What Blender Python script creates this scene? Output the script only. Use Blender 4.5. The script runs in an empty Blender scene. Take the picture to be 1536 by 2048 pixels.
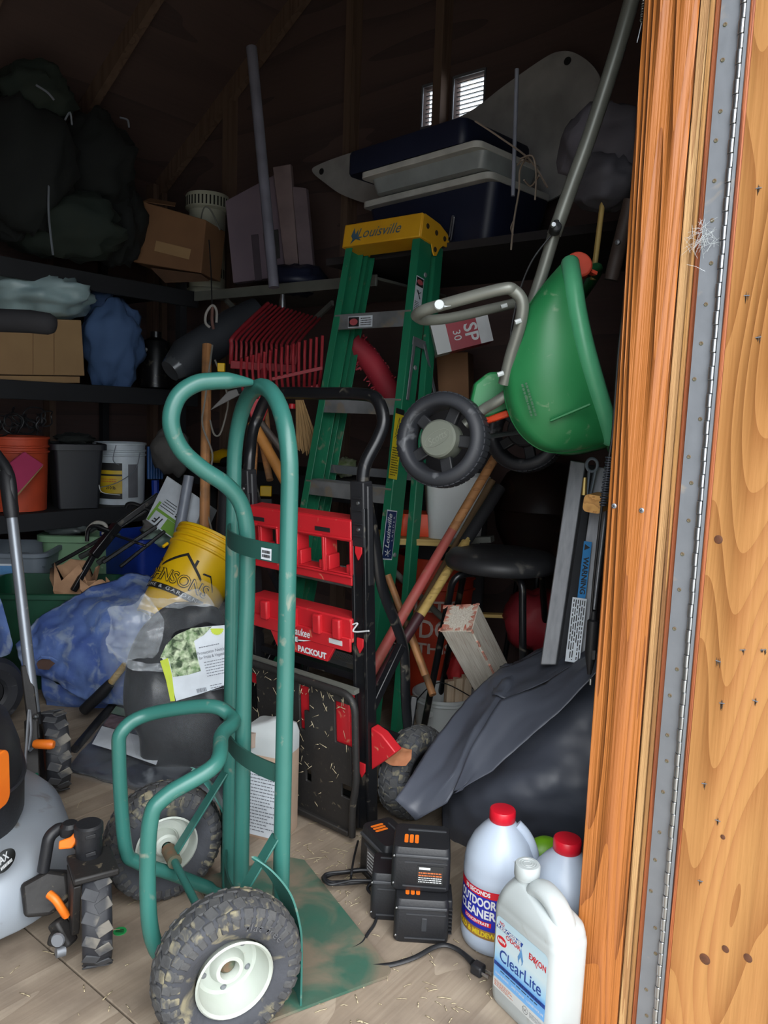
import bpy, bmesh, math, random
from mathutils import Vector, Matrix, noise
random.seed(7)
SC = bpy.context.scene
COL = SC.collection
V = Vector
# ---------------------------------------------------------------- camera
CAM_H, FPX = 1.12, 1538.0
RC = (Matrix.Rotation(math.pi/2 - math.radians(7), 3, 'X') @ Matrix.Rotation(math.radians(2.1), 3, 'Z'))
cam_d = bpy.data.cameras.new('camera'); cam = bpy.data.objects.new('camera', cam_d); COL.objects.link(cam)
cam.matrix_world = Matrix.Translation((0, 0, CAM_H)) @ RC.to_4x4()
cam_d.sensor_fit = 'VERTICAL'; cam_d.sensor_height = 36; cam_d.lens = 36*FPX/2048; cam_d.clip_start = .05
SC.camera = cam
# ---------------------------------------------------------------- overcast sky, with a soft sun added to it
wd = bpy.data.worlds.new('overcast_sky'); SC.world = wd; wd.use_nodes = True
bgn = wd.node_tree.nodes['Background']; bgn.inputs['Color'].default_value = (.86, .93, 1, 1); bgn.inputs['Strength'].default_value = 1.0
sun_d = bpy.data.lights.new('fill_sun', 'SUN'); sun_d.energy = 1.3; sun_d.angle = math.radians(70); sun_d.color = (1, .98, .95)   # added broad sun, high behind the viewer, brightens the near floor
sun = bpy.data.objects.new('fill_sun', sun_d); COL.objects.link(sun)
sun.rotation_euler = (-V((-.616*.62+.788*.62, -.788*.62-.616*.62, .95))).to_track_quat('-Z', 'Y').to_euler()
SC.view_settings.view_transform = 'Standard'; SC.view_settings.look = 'None'; SC.view_settings.gamma = 1
SC.view_settings.use_curve_mapping = False
SC.view_settings.exposure = 1.95
try:
    SC.cycles.max_bounces = 10; SC.cycles.diffuse_bounces = 6; SC.cycles.transparent_max_bounces = 12
    SC.cycles.caustics_reflective = False; SC.cycles.caustics_refractive = False
except Exception: pass
# ---------------------------------------------------------------- placing helpers
def ray(x, y): return RC @ V(((x-768)/FPX, -(y-1024)/FPX, -1))
C0 = V((0, 0, CAM_H))
def P(x, y, Y): d = ray(x, y); return C0 + d*(Y/d.y)            # the point seen at pixel x,y at distance Y
def G(x, y, z=0): d = ray(x, y); return C0 + d*((z-CAM_H)/d.z)  # ... on the level z
def PL(x, y, o, n): d = ray(x, y); return C0 + d*((o-C0).dot(n)/d.dot(n))   # ... on a plane
EA = V((.616, .788, 0)); EB = V((-.788, .616, 0)); EZ = V((0, 0, 1))   # the shed's axes: along the shelf wall, away from the door
def S(a, b, z=0): return EA*a + EB*b + EZ*z
def PA(x, y, a): return PL(x, y, EA*a, EA)
def PB(x, y, b): return PL(x, y, EB*b, EB)
def fr(o, x, z=None, y=None):                                     # frame at o with x axis and (roughly) z or y axis
    x = V(x).normalized()
    if z is not None:
        z = V(z); z = (z - x*z.dot(x)).normalized(); y = z.cross(x)
    else:
        y = V(y); y = (y - x*y.dot(x)).normalized(); z = x.cross(y)
    m = Matrix((x, y, z)).transposed().to_4x4(); m.translation = V(o); return m
SF = fr(S(0, 0), EA, EZ)                                           # shed frame: local x=a, y=b
# ---------------------------------------------------------------- mesh builder
WM = {}
class MB:
    def __init__(s): s.v = []; s.f = []
    def add(s, vs, fs):
        n = len(s.v); s.v += [V(v) for v in vs]; s.f += [tuple(i+n for i in f) for f in fs]; return s
    def box(s, c, d, R=None):
        c = V(c); hx, hy, hz = d[0]/2, d[1]/2, d[2]/2
        vs = [V((x, y, z)) for z in (-hz, hz) for y in (-hy, hy) for x in (-hx, hx)]
        if R is not None: vs = [R @ v for v in vs]
        return s.add([v+c for v in vs], [(0,2,3,1),(4,5,7,6),(0,1,5,4),(1,3,7,5),(3,2,6,7),(2,0,4,6)])
    def bb(s, x0, x1, y0, y1, z0, z1): return s.box(((x0+x1)/2, (y0+y1)/2, (z0+z1)/2), (abs(x1-x0), abs(y1-y0), abs(z1-z0)))
    def bar(s, a, b, w, h, up=(0, 0, 1)):                          # a box-section bar from a to b
        a = V(a); b = V(b); d = b-a; m = fr((a+b)/2, d, up if abs(d.normalized().dot(V(up))) < .98 else (1, 0, 0)).to_3x3()
        return s.box((a+b)/2, (d.length, w, h), m)
    def prism(s, poly, h0, h1):                                   # polygon in xy between z=h0 and h1
        n = len(poly); vs = [(p[0], p[1], h0) for p in poly] + [(p[0], p[1], h1) for p in poly]
        return s.add(vs, [tuple(range(n))[::-1], tuple(range(n, 2*n))] + [(i, (i+1) % n, n+(i+1) % n, n+i) for i in range(n)])
    def tube(s, pts, r, n=12, closed=False, cap=True, flat=1.0, up=None):
        pts = [V(p) for p in pts]; N = len(pts); rs = r if isinstance(r, (list, tuple)) else [r]*N
        t = [((pts[(i+1) % N] if closed else pts[min(i+1, N-1)]) - (pts[i-1] if closed or i else pts[0])).normalized() for i in range(N)]
        u = t[0].orthogonal().normalized() if up is None else V(up)
        vs = []
        for i in range(N):
            u = u - t[i]*u.dot(t[i]); u = u.normalized() if u.length > 1e-6 else t[i].orthogonal().normalized()
            w = t[i].cross(u)
            vs += [pts[i] + (u*math.cos(k*2*math.pi/n) + w*math.sin(k*2*math.pi/n)*flat)*rs[i] for k in range(n)]
        fs = [(i*n+k, i*n+(k+1) % n, ((i+1) % N)*n+(k+1) % n, ((i+1) % N)*n+k) for i in range(N if closed else N-1) for k in range(n)]
        if cap and not closed: fs += [tuple(range(n))[::-1], tuple(range((N-1)*n, N*n))]
        return s.add(vs, fs)
    def lathe(s, prof, n=32, m=None, a0=0, a1=2*math.pi):          # profile (r, z) about z
        full = abs(a1-a0) > 6.28; k = n if full else n+1; vs = []
        for r, z in prof:
            for i in range(k):
                a = a0 + (a1-a0)*i/n; vs.append(V((r*math.cos(a), r*math.sin(a), z)))
        if m is not None: vs = [m @ v for v in vs]
        fs = [(j*k+i, j*k+(i+1) % k, (j+1)*k+(i+1) % k, (j+1)*k+i) for j in range(len(prof)-1) for i in range(n)]
        return s.add(vs, fs)
    def loft(s, rings, cap=True):
        n = len(rings[0]); vs = [v for r in rings for v in r]
        fs = [(j*n+i, j*n+(i+1) % n, (j+1)*n+(i+1) % n, (j+1)*n+i) for j in range(len(rings)-1) for i in range(n)]
        if cap: fs += [tuple(range(n))[::-1], tuple(range((len(rings)-1)*n, len(rings)*n))]
        return s.add(vs, fs)
    def grid(s, fn, nu, nv, cu=False):
        vs = [fn(i/nu, j/nv) for j in range(nv+1) for i in range(nu if cu else nu+1)]; k = nu if cu else nu+1
        return s.add(vs, [(j*k+i, j*k+(i+1) % k, (j+1)*k+(i+1) % k, (j+1)*k+i) for j in range(nv) for i in range(nu)])
    def cells(s, xs, zs, holes, t):                               # plate in xz with rectangular holes, thickness t in +y
        solid = {(i, j) for i in range(len(xs)-1) for j in range(len(zs)-1)} - set(holes)
        nx, nz = len(xs), len(zs); vs = [(x, y, z) for y in (0, t) for z in zs for x in xs]; I = lambda i, j, k: k*nx*nz + j*nx + i
        fs = []
        for i, j in solid:
            fs += [(I(i,j,0), I(i+1,j,0), I(i+1,j+1,0), I(i,j+1,0)), (I(i,j,1), I(i,j+1,1), I(i+1,j+1,1), I(i+1,j,1))]
            if (i-1, j) not in solid: fs.append((I(i,j,0), I(i,j+1,0), I(i,j+1,1), I(i,j,1)))
            if (i+1, j) not in solid: fs.append((I(i+1,j,0), I(i+1,j,1), I(i+1,j+1,1), I(i+1,j+1,0)))
            if (i, j-1) not in solid: fs.append((I(i,j,0), I(i,j,1), I(i+1,j,1), I(i+1,j,0)))
            if (i, j+1) not in solid: fs.append((I(i,j+1,0), I(i+1,j+1,0), I(i+1,j+1,1), I(i,j+1,1)))
        used = sorted({i for f in fs for i in f}); mp = {o: k for k, o in enumerate(used)}
        return s.add([vs[i] for i in used], [tuple(mp[i] for i in f) for f in fs])
    def map(s, fn): s.v = [V(fn(v)) for v in s.v]; return s
    def build(s, name, mat, parent=None, frame=None, sharp=40, bevel=0, seg=2, sub=0, solid=0, solid_off=0, recalc=True):
        if frame is None:                                          # vertices are in world space: put the origin at the base
            lo = [min(v[i] for v in s.v) for i in range(3)]; hi = [max(v[i] for v in s.v) for i in range(3)]
            o = V(((lo[0]+hi[0])/2, (lo[1]+hi[1])/2, lo[2])); vs = [v-o for v in s.v]; frame = Matrix.Translation(o)
        else: vs = s.v
        me = bpy.data.meshes.new(name); me.from_pydata(vs, [], s.f); me.update()
        if recalc:
            bm = bmesh.new(); bm.from_mesh(me); bmesh.ops.recalc_face_normals(bm, faces=bm.faces); bm.to_mesh(me); bm.free()
        me.shade_smooth()
        if sharp: me.set_sharp_from_angle(angle=math.radians(sharp))
        me.materials.append(mat)
        o = bpy.data.objects.new(name, me); COL.objects.link(o); place(o, frame, parent)
        if bevel:
            md = o.modifiers.new('b', 'BEVEL'); md.width = bevel; md.segments = seg; md.limit_method = 'ANGLE'; md.angle_limit = math.radians(35); md.harden_normals = False
        if sub: md = o.modifiers.new('s', 'SUBSURF'); md.levels = md.render_levels = sub
        if solid: md = o.modifiers.new('t', 'SOLIDIFY'); md.thickness = solid; md.offset = solid_off
        return o
def place(o, frame, parent):
    if parent is not None:
        o.parent = parent; o.matrix_basis = WM[parent.name].inverted() @ frame
    else: o.matrix_basis = frame
    WM[o.name] = frame.copy()
def tag(o, label=None, cat=None, group=None, kind=None):
    if label: o['label'] = label
    if cat: o['category'] = cat
    if group: o['group'] = group
    if kind: o['kind'] = kind
    return o
def thing(name, label, cat, loc, group=None):
    o = bpy.data.objects.new(name, None); COL.objects.link(o); o.empty_display_size = .05
    place(o, loc if isinstance(loc, Matrix) else Matrix.Translation(V(loc)), None)
    return tag(o, label, cat, group)
def struct(name):
    o = bpy.data.objects.new(name, None); COL.objects.link(o); place(o, Matrix.Identity(4), None); o['kind'] = 'structure'; return o
def rrect(w, d, r, n=5, cx=0, cy=0, z=0):                          # rounded rectangle ring, half sizes w,d
    r = min(r, w*.999, d*.999); out = []
    for qx, qy, a in ((1, 1, 0), (-1, 1, 90), (-1, -1, 180), (1, -1, 270)):
        for i in range(n+1):
            t = math.radians(a + 90*i/n); out.append(V((cx+qx*(w-r)+r*math.cos(t), cy+qy*(d-r)+r*math.sin(t), z)))
    return out
def fillet(pts, r, n=6, closed=False):                             # round the corners of a path
    pts = [V(p) for p in pts]; N = len(pts); rr = r if isinstance(r, (list, tuple)) else [r]*N; out = []
    for i in range(N):
        if not closed and i in (0, N-1): out.append(pts[i]); continue
        p, a, b = pts[i], pts[i-1], pts[(i+1) % N]; da, db = (a-p), (b-p)
        l = min(rr[i], da.length*.49, db.length*.49); q0 = p+da.normalized()*l; q1 = p+db.normalized()*l
        for k in range(n+1):
            t = k/n; out.append(q0*(1-t)**2 + p*2*t*(1-t) + q1*t*t)
    return out
def crom(p0, p1, p2, p3, t):
    return .5*((2*p1) + (p2-p0)*t + (2*p0-5*p1+4*p2-p3)*t*t + (3*p1-p0-3*p2+p3)*t**3)
def spline(pts, n=8, closed=False):
    pts = [V(p) for p in pts]; N = len(pts); out = []
    for i in range(N if closed else N-1):
        g = (lambda k: pts[k % N]) if closed else (lambda k: pts[max(0, min(N-1, k))])
        for k in range(n): out.append(crom(g(i-1), g(i), g(i+1), g(i+2), k/n))
    if not closed: out.append(pts[-1])
    return out
def lpl(pts, n): return [V(a).lerp(V(b), k/n) for a, b in zip(pts[:-1], pts[1:]) for k in range(n)]+[V(pts[-1])]
def band(pts, up, h, t, nrm=None):                                 # a strap along a path: h tall along up, t thick
    pts = [V(p) for p in pts]; up = V(up).normalized(); rings = []
    for i, p in enumerate(pts):
        d = (pts[min(i+1, len(pts)-1)]-pts[max(0, i-1)]).normalized(); n = d.cross(up).normalized(); hh = h[i] if isinstance(h, (list, tuple)) else h
        rings.append([p-up*hh/2-n*t/2, p-up*hh/2+n*t/2, p+up*hh/2+n*t/2, p+up*hh/2-n*t/2])
    return MB().loft(rings)
def sheet(rows, nu=10, nv=10, amp=.0, sc=6, sharpn=False, seed=0, lin=False):          # smooth cloth through rows of control points, creased by noise
    sp_ = lpl if lin else spline
    dense = [sp_(r, nu) for r in rows]; cols = list(zip(*dense)); g = [sp_(c, nv) for c in cols]
    W, H = len(g), len(g[0]); mb = MB(); vs = []
    for j in range(H):
        for i in range(W):
            p = g[i][j]
            if amp:
                e = (g[min(W-1, i+1)][j]-g[max(0, i-1)][j]).cross(g[i][min(H-1, j+1)]-g[i][max(0, j-1)])
                e = e.normalized() if e.length > 1e-9 else EZ
                q = p*sc + V((seed, seed*2, 0)); h = noise.fractal(q, .7, 2.1, 4) if not sharpn else (1-abs(noise.noise(q))*2.2 + .5*(1-abs(noise.noise(q*2.3))*2) - 1.1)
                p = p + e*h*amp
            vs.append(p)
    mb.add(vs, [(j*W+i, j*W+i+1, (j+1)*W+i+1, (j+1)*W+i) for j in range(H-1) for i in range(W-1)]); return mb
TXT = []
def text_mb(s, size, w=None, shear=0, align='CENTER', extrude=0.0, bold=0.0, outline=0.0, sp=1.0):
    cu = bpy.data.curves.new('t', 'FONT'); cu.body = s; cu.size = size; cu.align_x = align; cu.align_y = 'CENTER'; cu.shear = shear; cu.extrude = extrude; cu.offset = bold; cu.space_character = sp
    cu.resolution_u = 3
    if outline: cu.fill_mode = 'NONE'; cu.bevel_depth = outline; cu.bevel_resolution = 0; 
    o = bpy.data.objects.new('t', cu); COL.objects.link(o); dg = bpy.context.evaluated_depsgraph_get(); dg.update()
    me = bpy.data.meshes.new_from_object(o.evaluated_get(dg)); mb = MB()
    mb.add([v.co.copy() for v in me.vertices], [tuple(p.vertices) for p in me.polygons])
    bpy.data.objects.remove(o); bpy.data.curves.remove(cu); bpy.data.meshes.remove(me)
    if w and mb.v:
        x0 = min(v.x for v in mb.v); x1 = max(v.x for v in mb.v); k = w/max(1e-6, x1-x0)
        mb.map(lambda v: V((v.x*k, v.y, v.z)))
    return mb
def lettering(s, size, mat, parent, frame, w=None, **k):           # frame: x along the line, z out of the surface
    return text_mb(s, size, w, **k).build('lettering', mat, parent, frame, sharp=0, recalc=False)
def fineprint(w, h, lines, seed=1, fill=.8, t=.45):                # rows of illegible small print as short dashes
    r = random.Random(seed); mb = MB()
    for i in range(lines):
        y = h/2 - (i+.5)*h/lines; x = -w/2; end = w/2*(1 if r.random() < .7 else r.uniform(.1, .8))
        while x < end:
            l = r.uniform(.04, .14)*w; l = min(l, w/2-x)
            if l <= 0: break
            mb.add([(x, y-h/lines*t/2, 0), (x+l, y-h/lines*t/2, 0), (x+l, y+h/lines*t/2, 0), (x, y+h/lines*t/2, 0)], [(0,1,2,3)])
            x += l + .025*w
    return mb
def quad(w, h, cx=0, cy=0, z=0): return MB().add([(cx-w/2, cy-h/2, z), (cx+w/2, cy-h/2, z), (cx+w/2, cy+h/2, z), (cx-w/2, cy+h/2, z)], [(0,1,2,3)])
# ---------------------------------------------------------------- materials
def lin(c): c = c/255; return c/12.92 if c <= .04045 else ((c+.055)/1.055)**2.4
def rgb(c): return (lin(c[0]), lin(c[1]), lin(c[2]), 1)
def M(name, c, rough=.5, metal=0, c2=None, sc=8, mix=.5, bump=0, bsc=40, dirt=None, dsc=9, damt=.5, alpha=1, trans=0, coat=0, stretch=(1, 1, 1), det=4, sss=0, spec=.5):
    m = bpy.data.materials.new(name); m.use_nodes = True; nt = m.node_tree; N = nt.nodes; L = nt.links; b = N['Principled BSDF']
    b.inputs['Roughness'].default_value = rough; b.inputs['Metallic'].default_value = metal; b.inputs['Alpha'].default_value = alpha
    b.inputs['Transmission Weight'].default_value = trans; b.inputs['Coat Weight'].default_value = coat; b.inputs['Specular IOR Level'].default_value = spec
    if sss: b.inputs['Subsurface Weight'].default_value = sss; b.inputs['Subsurface Radius'].default_value = (.02, .02, .02); b.inputs['Subsurface Scale'].default_value = .5
    tc = N.new('ShaderNodeTexCoord'); mp = N.new('ShaderNodeMapping'); mp.inputs['Scale'].default_value = stretch; L.new(tc.outputs['Object'], mp.inputs['Vector'])
    def nz(s, d=4, dist=0):
        n = N.new('ShaderNodeTexNoise'); n.inputs['Scale'].default_value = s; n.inputs['Detail'].default_value = d; n.inputs['Distortion'].default_value = dist; L.new(mp.outputs[0], n.inputs['Vector']); return n
    def ramp(src, a, z):
        r = N.new('ShaderNodeMapRange'); r.inputs[1].default_value = a; r.inputs[2].default_value = z; L.new(src, r.inputs[0]); return r.outputs[0]
    cc = N.new('ShaderNodeMix'); cc.data_type = 'RGBA'; cc.inputs['A'].default_value = rgb(c); cc.inputs['B'].default_value = rgb(c2 or tuple(x*.82 for x in c))
    L.new(ramp(nz(sc, det).outputs['Fac'], .5-mix*.4, .5+mix*.4+.01), cc.inputs['Factor']); out = cc.outputs['Result']
    if dirt:
        d = N.new('ShaderNodeMix'); d.data_type = 'RGBA'; d.inputs['B'].default_value = rgb(dirt); L.new(out, d.inputs['A'])
        L.new(ramp(nz(dsc, 8, .6).outputs['Fac'], .72-damt*.4, .80-damt*.3), d.inputs['Factor']); out = d.outputs['Result']
    L.new(out, b.inputs['Base Color'])
    if bump:
        bp = N.new('ShaderNodeBump'); bp.inputs['Strength'].default_value = min(1, bump); bp.inputs['Distance'].default_value = .004
        L.new(nz(bsc, 5).outputs['Fac'], bp.inputs['Height']); L.new(bp.outputs[0], b.inputs['Normal'])
    return m
def W(name, light, dark, fx=6, fz=.5, rings=9, bump=.4, rough=.6, axis=2, stain=None, samt=.3, ssc=5, sharp=.5, pore=1.0, off=(0, 0, 0), alt=None):
    """wood: the contour lines of a stretched noise give flat-sawn grain along the object's own axis"""
    m = bpy.data.materials.new(name); m.use_nodes = True; nt = m.node_tree; N = nt.nodes; L = nt.links; b = N['Principled BSDF']; b.inputs['Roughness'].default_value = rough
    tc = N.new('ShaderNodeTexCoord'); mp = N.new('ShaderNodeMapping'); s = [fx, fx, fx]; s[axis] = fz; mp.inputs['Scale'].default_value = s; mp.inputs['Location'].default_value = off
    L.new(tc.outputs['Object'], mp.inputs[0])
    n = N.new('ShaderNodeTexNoise'); n.inputs['Scale'].default_value = 1; n.inputs['Detail'].default_value = 2.0; n.inputs['Roughness'].default_value = .35; L.new(mp.outputs[0], n.inputs['Vector'])
    def mt(op, a, bb=None):
        q = N.new('ShaderNodeMath'); q.operation = op
        for k, x in enumerate((a, bb)):
            if x is None: continue
            if isinstance(x, (int, float)): q.inputs[k].default_value = x
            else: L.new(x, q.inputs[k])
        return q.outputs[0]
    saw = mt('FRACT', mt('MULTIPLY', n.outputs['Fac'], float(rings)))      # slow early wood, sudden dark late wood
    pw = mt('POWER', saw, 1/max(.05, 1-sharp)) 
    f = N.new('ShaderNodeTexNoise'); f.inputs['Scale'].default_value = 1; f.inputs['Detail'].default_value = 3
    mp2 = N.new('ShaderNodeMapping'); s2 = [fx*28]*3; s2[axis] = fz*9; mp2.inputs['Scale'].default_value = s2; L.new(tc.outputs['Object'], mp2.inputs[0]); L.new(mp2.outputs[0], f.inputs['Vector'])
    fac = mt('ADD', mt('MULTIPLY', pw, .75), mt('MULTIPLY', mt('SUBTRACT', f.outputs['Fac'], .5), .7*pore))
    mx = N.new('ShaderNodeMix'); mx.data_type = 'RGBA'; mx.clamp_factor = True; mx.inputs['A'].default_value = rgb(light); mx.inputs['B'].default_value = rgb(dark); L.new(fac, mx.inputs['Factor']); out = mx.outputs['Result']
    def over(col, scale, a, z, src):
        nonlocal out
        d = N.new('ShaderNodeMix'); d.data_type = 'RGBA'; d.inputs['B'].default_value = rgb(col); L.new(out, d.inputs['A'])
        q = N.new('ShaderNodeTexNoise'); q.inputs['Scale'].default_value = scale; q.inputs['Detail'].default_value = 6; L.new(src, q.inputs['Vector'])
        r = N.new('ShaderNodeMapRange'); r.inputs[1].default_value = a; r.inputs[2].default_value = z; L.new(q.outputs['Fac'], r.inputs[0]); L.new(r.outputs[0], d.inputs['Factor']); out = d.outputs['Result']
    if alt: over(alt, .8, .35, .75, mp.outputs[0])
    if stain: over(stain, ssc, .62-samt*.5, .8-samt*.3, tc.outputs['Object'])
    L.new(out, b.inputs['Base Color'])
    bp = N.new('ShaderNodeBump'); bp.inputs['Strength'].default_value = bump; bp.inputs['Distance'].default_value = .006
    L.new(mt('ADD', mt('MULTIPLY', pw, 1.0), mt('MULTIPLY', f.outputs['Fac'], .35)), bp.inputs['Height']); L.new(bp.outputs[0], b.inputs['Normal'])
    return m
TEAL = M('teal_paint', (50, 108, 100), .34, 0, (43, 96, 88), 5, dirt=(112, 124, 112), dsc=30, damt=.22, bump=.06, bsc=90)
TEALW = M('worn_teal_plate', (48, 98, 82), .6, .1, (70, 96, 82), 12, dirt=(122, 112, 96), dsc=7, damt=.72, bump=.2, bsc=60)
RUST = M('rusty_weld', (122, 92, 70), .8, .3, (80, 100, 84), 40)
RUBBER = M('dusty_rubber', (66, 69, 76), .8, 0, (52, 54, 59), 18, dirt=(124, 118, 96), dsc=20, damt=.3, bump=.3, bsc=120)
RUBBERT = M('muddy_tread', (78, 79, 80), .85, 0, (58, 59, 61), 20, dirt=(128, 122, 100), dsc=34, damt=.4, bump=.4, bsc=90)
RUBBERC = M('clean_rubber', (44, 46, 52), .55, 0, (36, 38, 43), 12, bump=.08, dirt=(96, 98, 102), dsc=20, damt=.2)
BLK = M('black_plastic', (25, 26, 29), .5, 0, (32, 33, 37), 10, bump=.12, bsc=200)
BLKG = M('glossy_black_steel', (20, 21, 24), .3, .2, (26, 27, 30), 9, dirt=(84, 80, 72), dsc=30, damt=.28)
BLKD = M('dirty_black_panel', (27, 26, 26), .6, 0, (36, 34, 33), 7, dirt=(92, 84, 70), dsc=60, damt=.22, bump=.2, bsc=80)
DARK = M('dark_cloth', (15, 19, 20), .9, 0, (22, 27, 25), 5, bump=.4, bsc=30)
NAVY = M('navy_plastic', (22, 28, 48), .5, 0, (28, 34, 56), 5)
RED = M('red_plastic', (190, 34, 42), .45, 0, (176, 28, 38), 8, dirt=(196, 120, 96), dsc=40, damt=.16)
REDC = M('red_cap', (208, 24, 44), .38, 0, (190, 20, 38), 14)
DRED = M('dull_red', (150, 34, 44), .6, 0, (126, 28, 38), 8)
WHITE = M('white_plastic', (192, 198, 199), .38, 0, (182, 188, 189), 9, dirt=(180, 180, 168), dsc=12, damt=.10, sss=.1)
OFFW = M('off_white_plastic', (200, 204, 204), .5, 0, (186, 190, 190), 6)
HUBW = M('white_rim_paint', (184, 191, 184), .45, 0, (168, 175, 166), 10, dirt=(150, 128, 104), dsc=16, damt=.16)
FLOORW = W('floor_plywood', (158, 144, 127), (128, 113, 97), 5.5, .6, 8, .22, .88, 0, stain=(118, 105, 92), samt=.42, ssc=7, sharp=.3, pore=1.5)
JAMB = W('jamb_fir', (166, 101, 44), (114, 60, 24), 9, .26, 40, 1.0, .55, 2, sharp=.62, alt=(152, 88, 38), pore=.5)
JAMB2 = W('trim_fir', (150, 82, 44), (108, 52, 28), 26, .5, 5, .6, .6, 2, sharp=.4)
PALEW = W('pale_splinter', (184, 146, 98), (140, 96, 56), 40, .8, 5, .7, .7, 2, sharp=.3)
PLYED = W('plywood_edge', (164, 120, 68), (92, 54, 32), 60, .5, 6, .8, .8, 2, sharp=.3)
DOORW = W('door_plywood', (178, 130, 76), (138, 86, 42), 3.6, .5, 60, .5, .55, 2, sharp=.4, alt=(160, 104, 54), pore=1.1)
WALLP = W('inner_plywood', (90, 72, 68), (68, 55, 55), 3, .4, 6, .1, .85, 0, sharp=.4)  # darkened for the gloom at depth, purple tint stands in for haze
STUDW = W('stud_wood', (112, 90, 76), (84, 66, 56), 14, .6, 5, .2, .8, 2)
HANDLE = W('handle_wood', (186, 132, 84), (146, 96, 58), 30, 1.2, 4, .15, .6, 0, stain=(110, 84, 60), samt=.35, ssc=9)
HANDLEY = W('pale_handle_wood', (194, 164, 96), (150, 120, 64), 30, 1.2, 4, .15, .6, 0)
GALV = M('galvanised_steel', (138, 142, 148), .5, .6, (126, 130, 136), 14, dirt=(170, 160, 148), dsc=18, damt=.2, bump=.1, bsc=60)
STEEL = M('bright_steel', (196, 200, 204), .3, .95, (170, 174, 178), 20)
ALU = M('brushed_aluminium', (150, 152, 156), .5, .8, (132, 134, 138), 3, stretch=(30, 30, 1), bump=.04)
ALUD = M('dusty_aluminium', (156, 160, 164), .6, .55, (116, 118, 120), 8, dirt=(150, 140, 124), dsc=9, damt=.4)
FIBRE = M('green_fibreglass', (34, 124, 90), .42, 0, (28, 108, 78), 4, dirt=(120, 128, 108), dsc=20, damt=.2)
YEL = M('yellow_plastic', (232, 188, 20), .38, 0, (222, 176, 16), 8)
YELD = M('ladder_cap_yellow', (222, 166, 34), .5, 0, (206, 150, 30), 8)
ORG = M('orange_plastic', (238, 124, 34), .45, 0, (224, 108, 28), 8, dirt=(150, 100, 60), dsc=20, damt=.15)
ORGB = M('orange_pail', (222, 76, 30), .5, 0, (204, 64, 26), 6)
GRN = M('green_hopper', (38, 122, 70), .45, 0, (32, 110, 63), 6, dirt=(104, 140, 104), dsc=34, damt=.22, bump=.03)
GRNL = M('green_hopper_rim', (84, 168, 124), .4, 0, (72, 156, 112), 8)
GREYT = M('grey_painted_tube', (128, 130, 122), .4, .35, (112, 114, 108), 9)
GREYP = M('grey_plastic', (112, 122, 132), .5, 0, (100, 110, 120), 6)
GREYG = M('grey_green_hub', (104, 108, 98), .5, 0, (94, 98, 90), 12, dirt=(66, 66, 60), dsc=18, damt=.3)
DECK = M('mower_deck_grey', (158, 166, 174), .45, .25, (144, 152, 162), 6, dirt=(112, 104, 92), dsc=10, damt=.28)
DGRN = M('dark_green_plastic', (22, 76, 54), .5, 0, (18, 64, 46), 6)
PGRN = M('pale_green_plastic', (124, 160, 126), .5, 0, (108, 146, 112), 6, dirt=(190, 200, 180), dsc=18, damt=.2)
BLUEP = M('blue_bin_plastic', (30, 66, 176), .45, 0, (18, 44, 128), 5)
TARP = M('faded_blue_tarp', (92, 118, 172), .8, 0, (62, 86, 150), 9, mix=.35, dirt=(128, 144, 172), dsc=16, damt=.5, bump=.5, bsc=40)
BLUEC = M('dim_blue_cloth', (76, 104, 146), .85, 0, (60, 86, 126), 4, bump=.3, bsc=20)
FILM = M('black_film', (76, 80, 91), .44, 0, (66, 70, 80), 3, dirt=(86, 90, 100), dsc=5, damt=.3, bump=.2, bsc=10)
CLEARF = M('clear_film', (214, 222, 228), .12, 0, (200, 208, 214), 5, alpha=.07, bump=.35, bsc=16, spec=1)
CLEARB = M('folded_clear_film', (206, 214, 220), .15, 0, (190, 198, 206), 5, alpha=.30, bump=.9, bsc=26, spec=1)
FABRIC = M('black_weed_cloth', (17, 18, 22), .36, 0, (26, 28, 33), 60, bump=.45, bsc=34, spec=.5)
CARD = M('cardboard', (168, 136, 96), .85, 0, (154, 122, 86), 5)
CARDD = M('brown_cardboard', (132, 96, 66), .85, 0, (118, 84, 58), 5)
PAPER = M('brown_paper', (176, 138, 106), .85, 0, (150, 114, 86), 14, bump=.4, bsc=30)
LABW = M('white_label', (222, 230, 238), .45)
LABB = M('pale_blue_label', (150, 190, 216), .4)
LABB2 = M('blue_label', (96, 152, 206), .4)
LABN = M('navy_ink', (24, 66, 150), .45)
INK = M('black_ink', (28, 28, 30), .6)
GINK = M('grey_ink', (120, 126, 136), .6)
RINK = M('red_ink', (200, 36, 48), .5)
OINK = M('orange_ink', (206, 112, 60), .5)
WINK = M('white_ink', (226, 230, 232), .5)
YINK = M('yellow_ink', (232, 204, 40), .5)
STRAW = M('straw', (198, 186, 156), .85, 0, (166, 150, 118), 30)
CREAM = M('cream_enamel', (186, 186, 166), .5, 0, (170, 170, 152), 6)
POSTW = M('flaking_white_paint', (214, 208, 196), .75, 0, (176, 166, 150), 5, stretch=(2, 40, 40), dirt=(150, 66, 44), dsc=7, damt=.22, bump=.5, bsc=20)
PINK = M('pink_foam', (196, 70, 110), .5, 0, (176, 58, 96), 6)
LEAF = M('dry_leaf', (176, 120, 84), .8, 0, (150, 92, 60), 20)
LIME = M('lime_plastic', (120, 176, 30), .4, 0, (96, 150, 24), 6)
JUGP = M('tan_jug_plastic', (196, 172, 152), .35, 0, (180, 154, 134), 4, alpha=.9)
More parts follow.
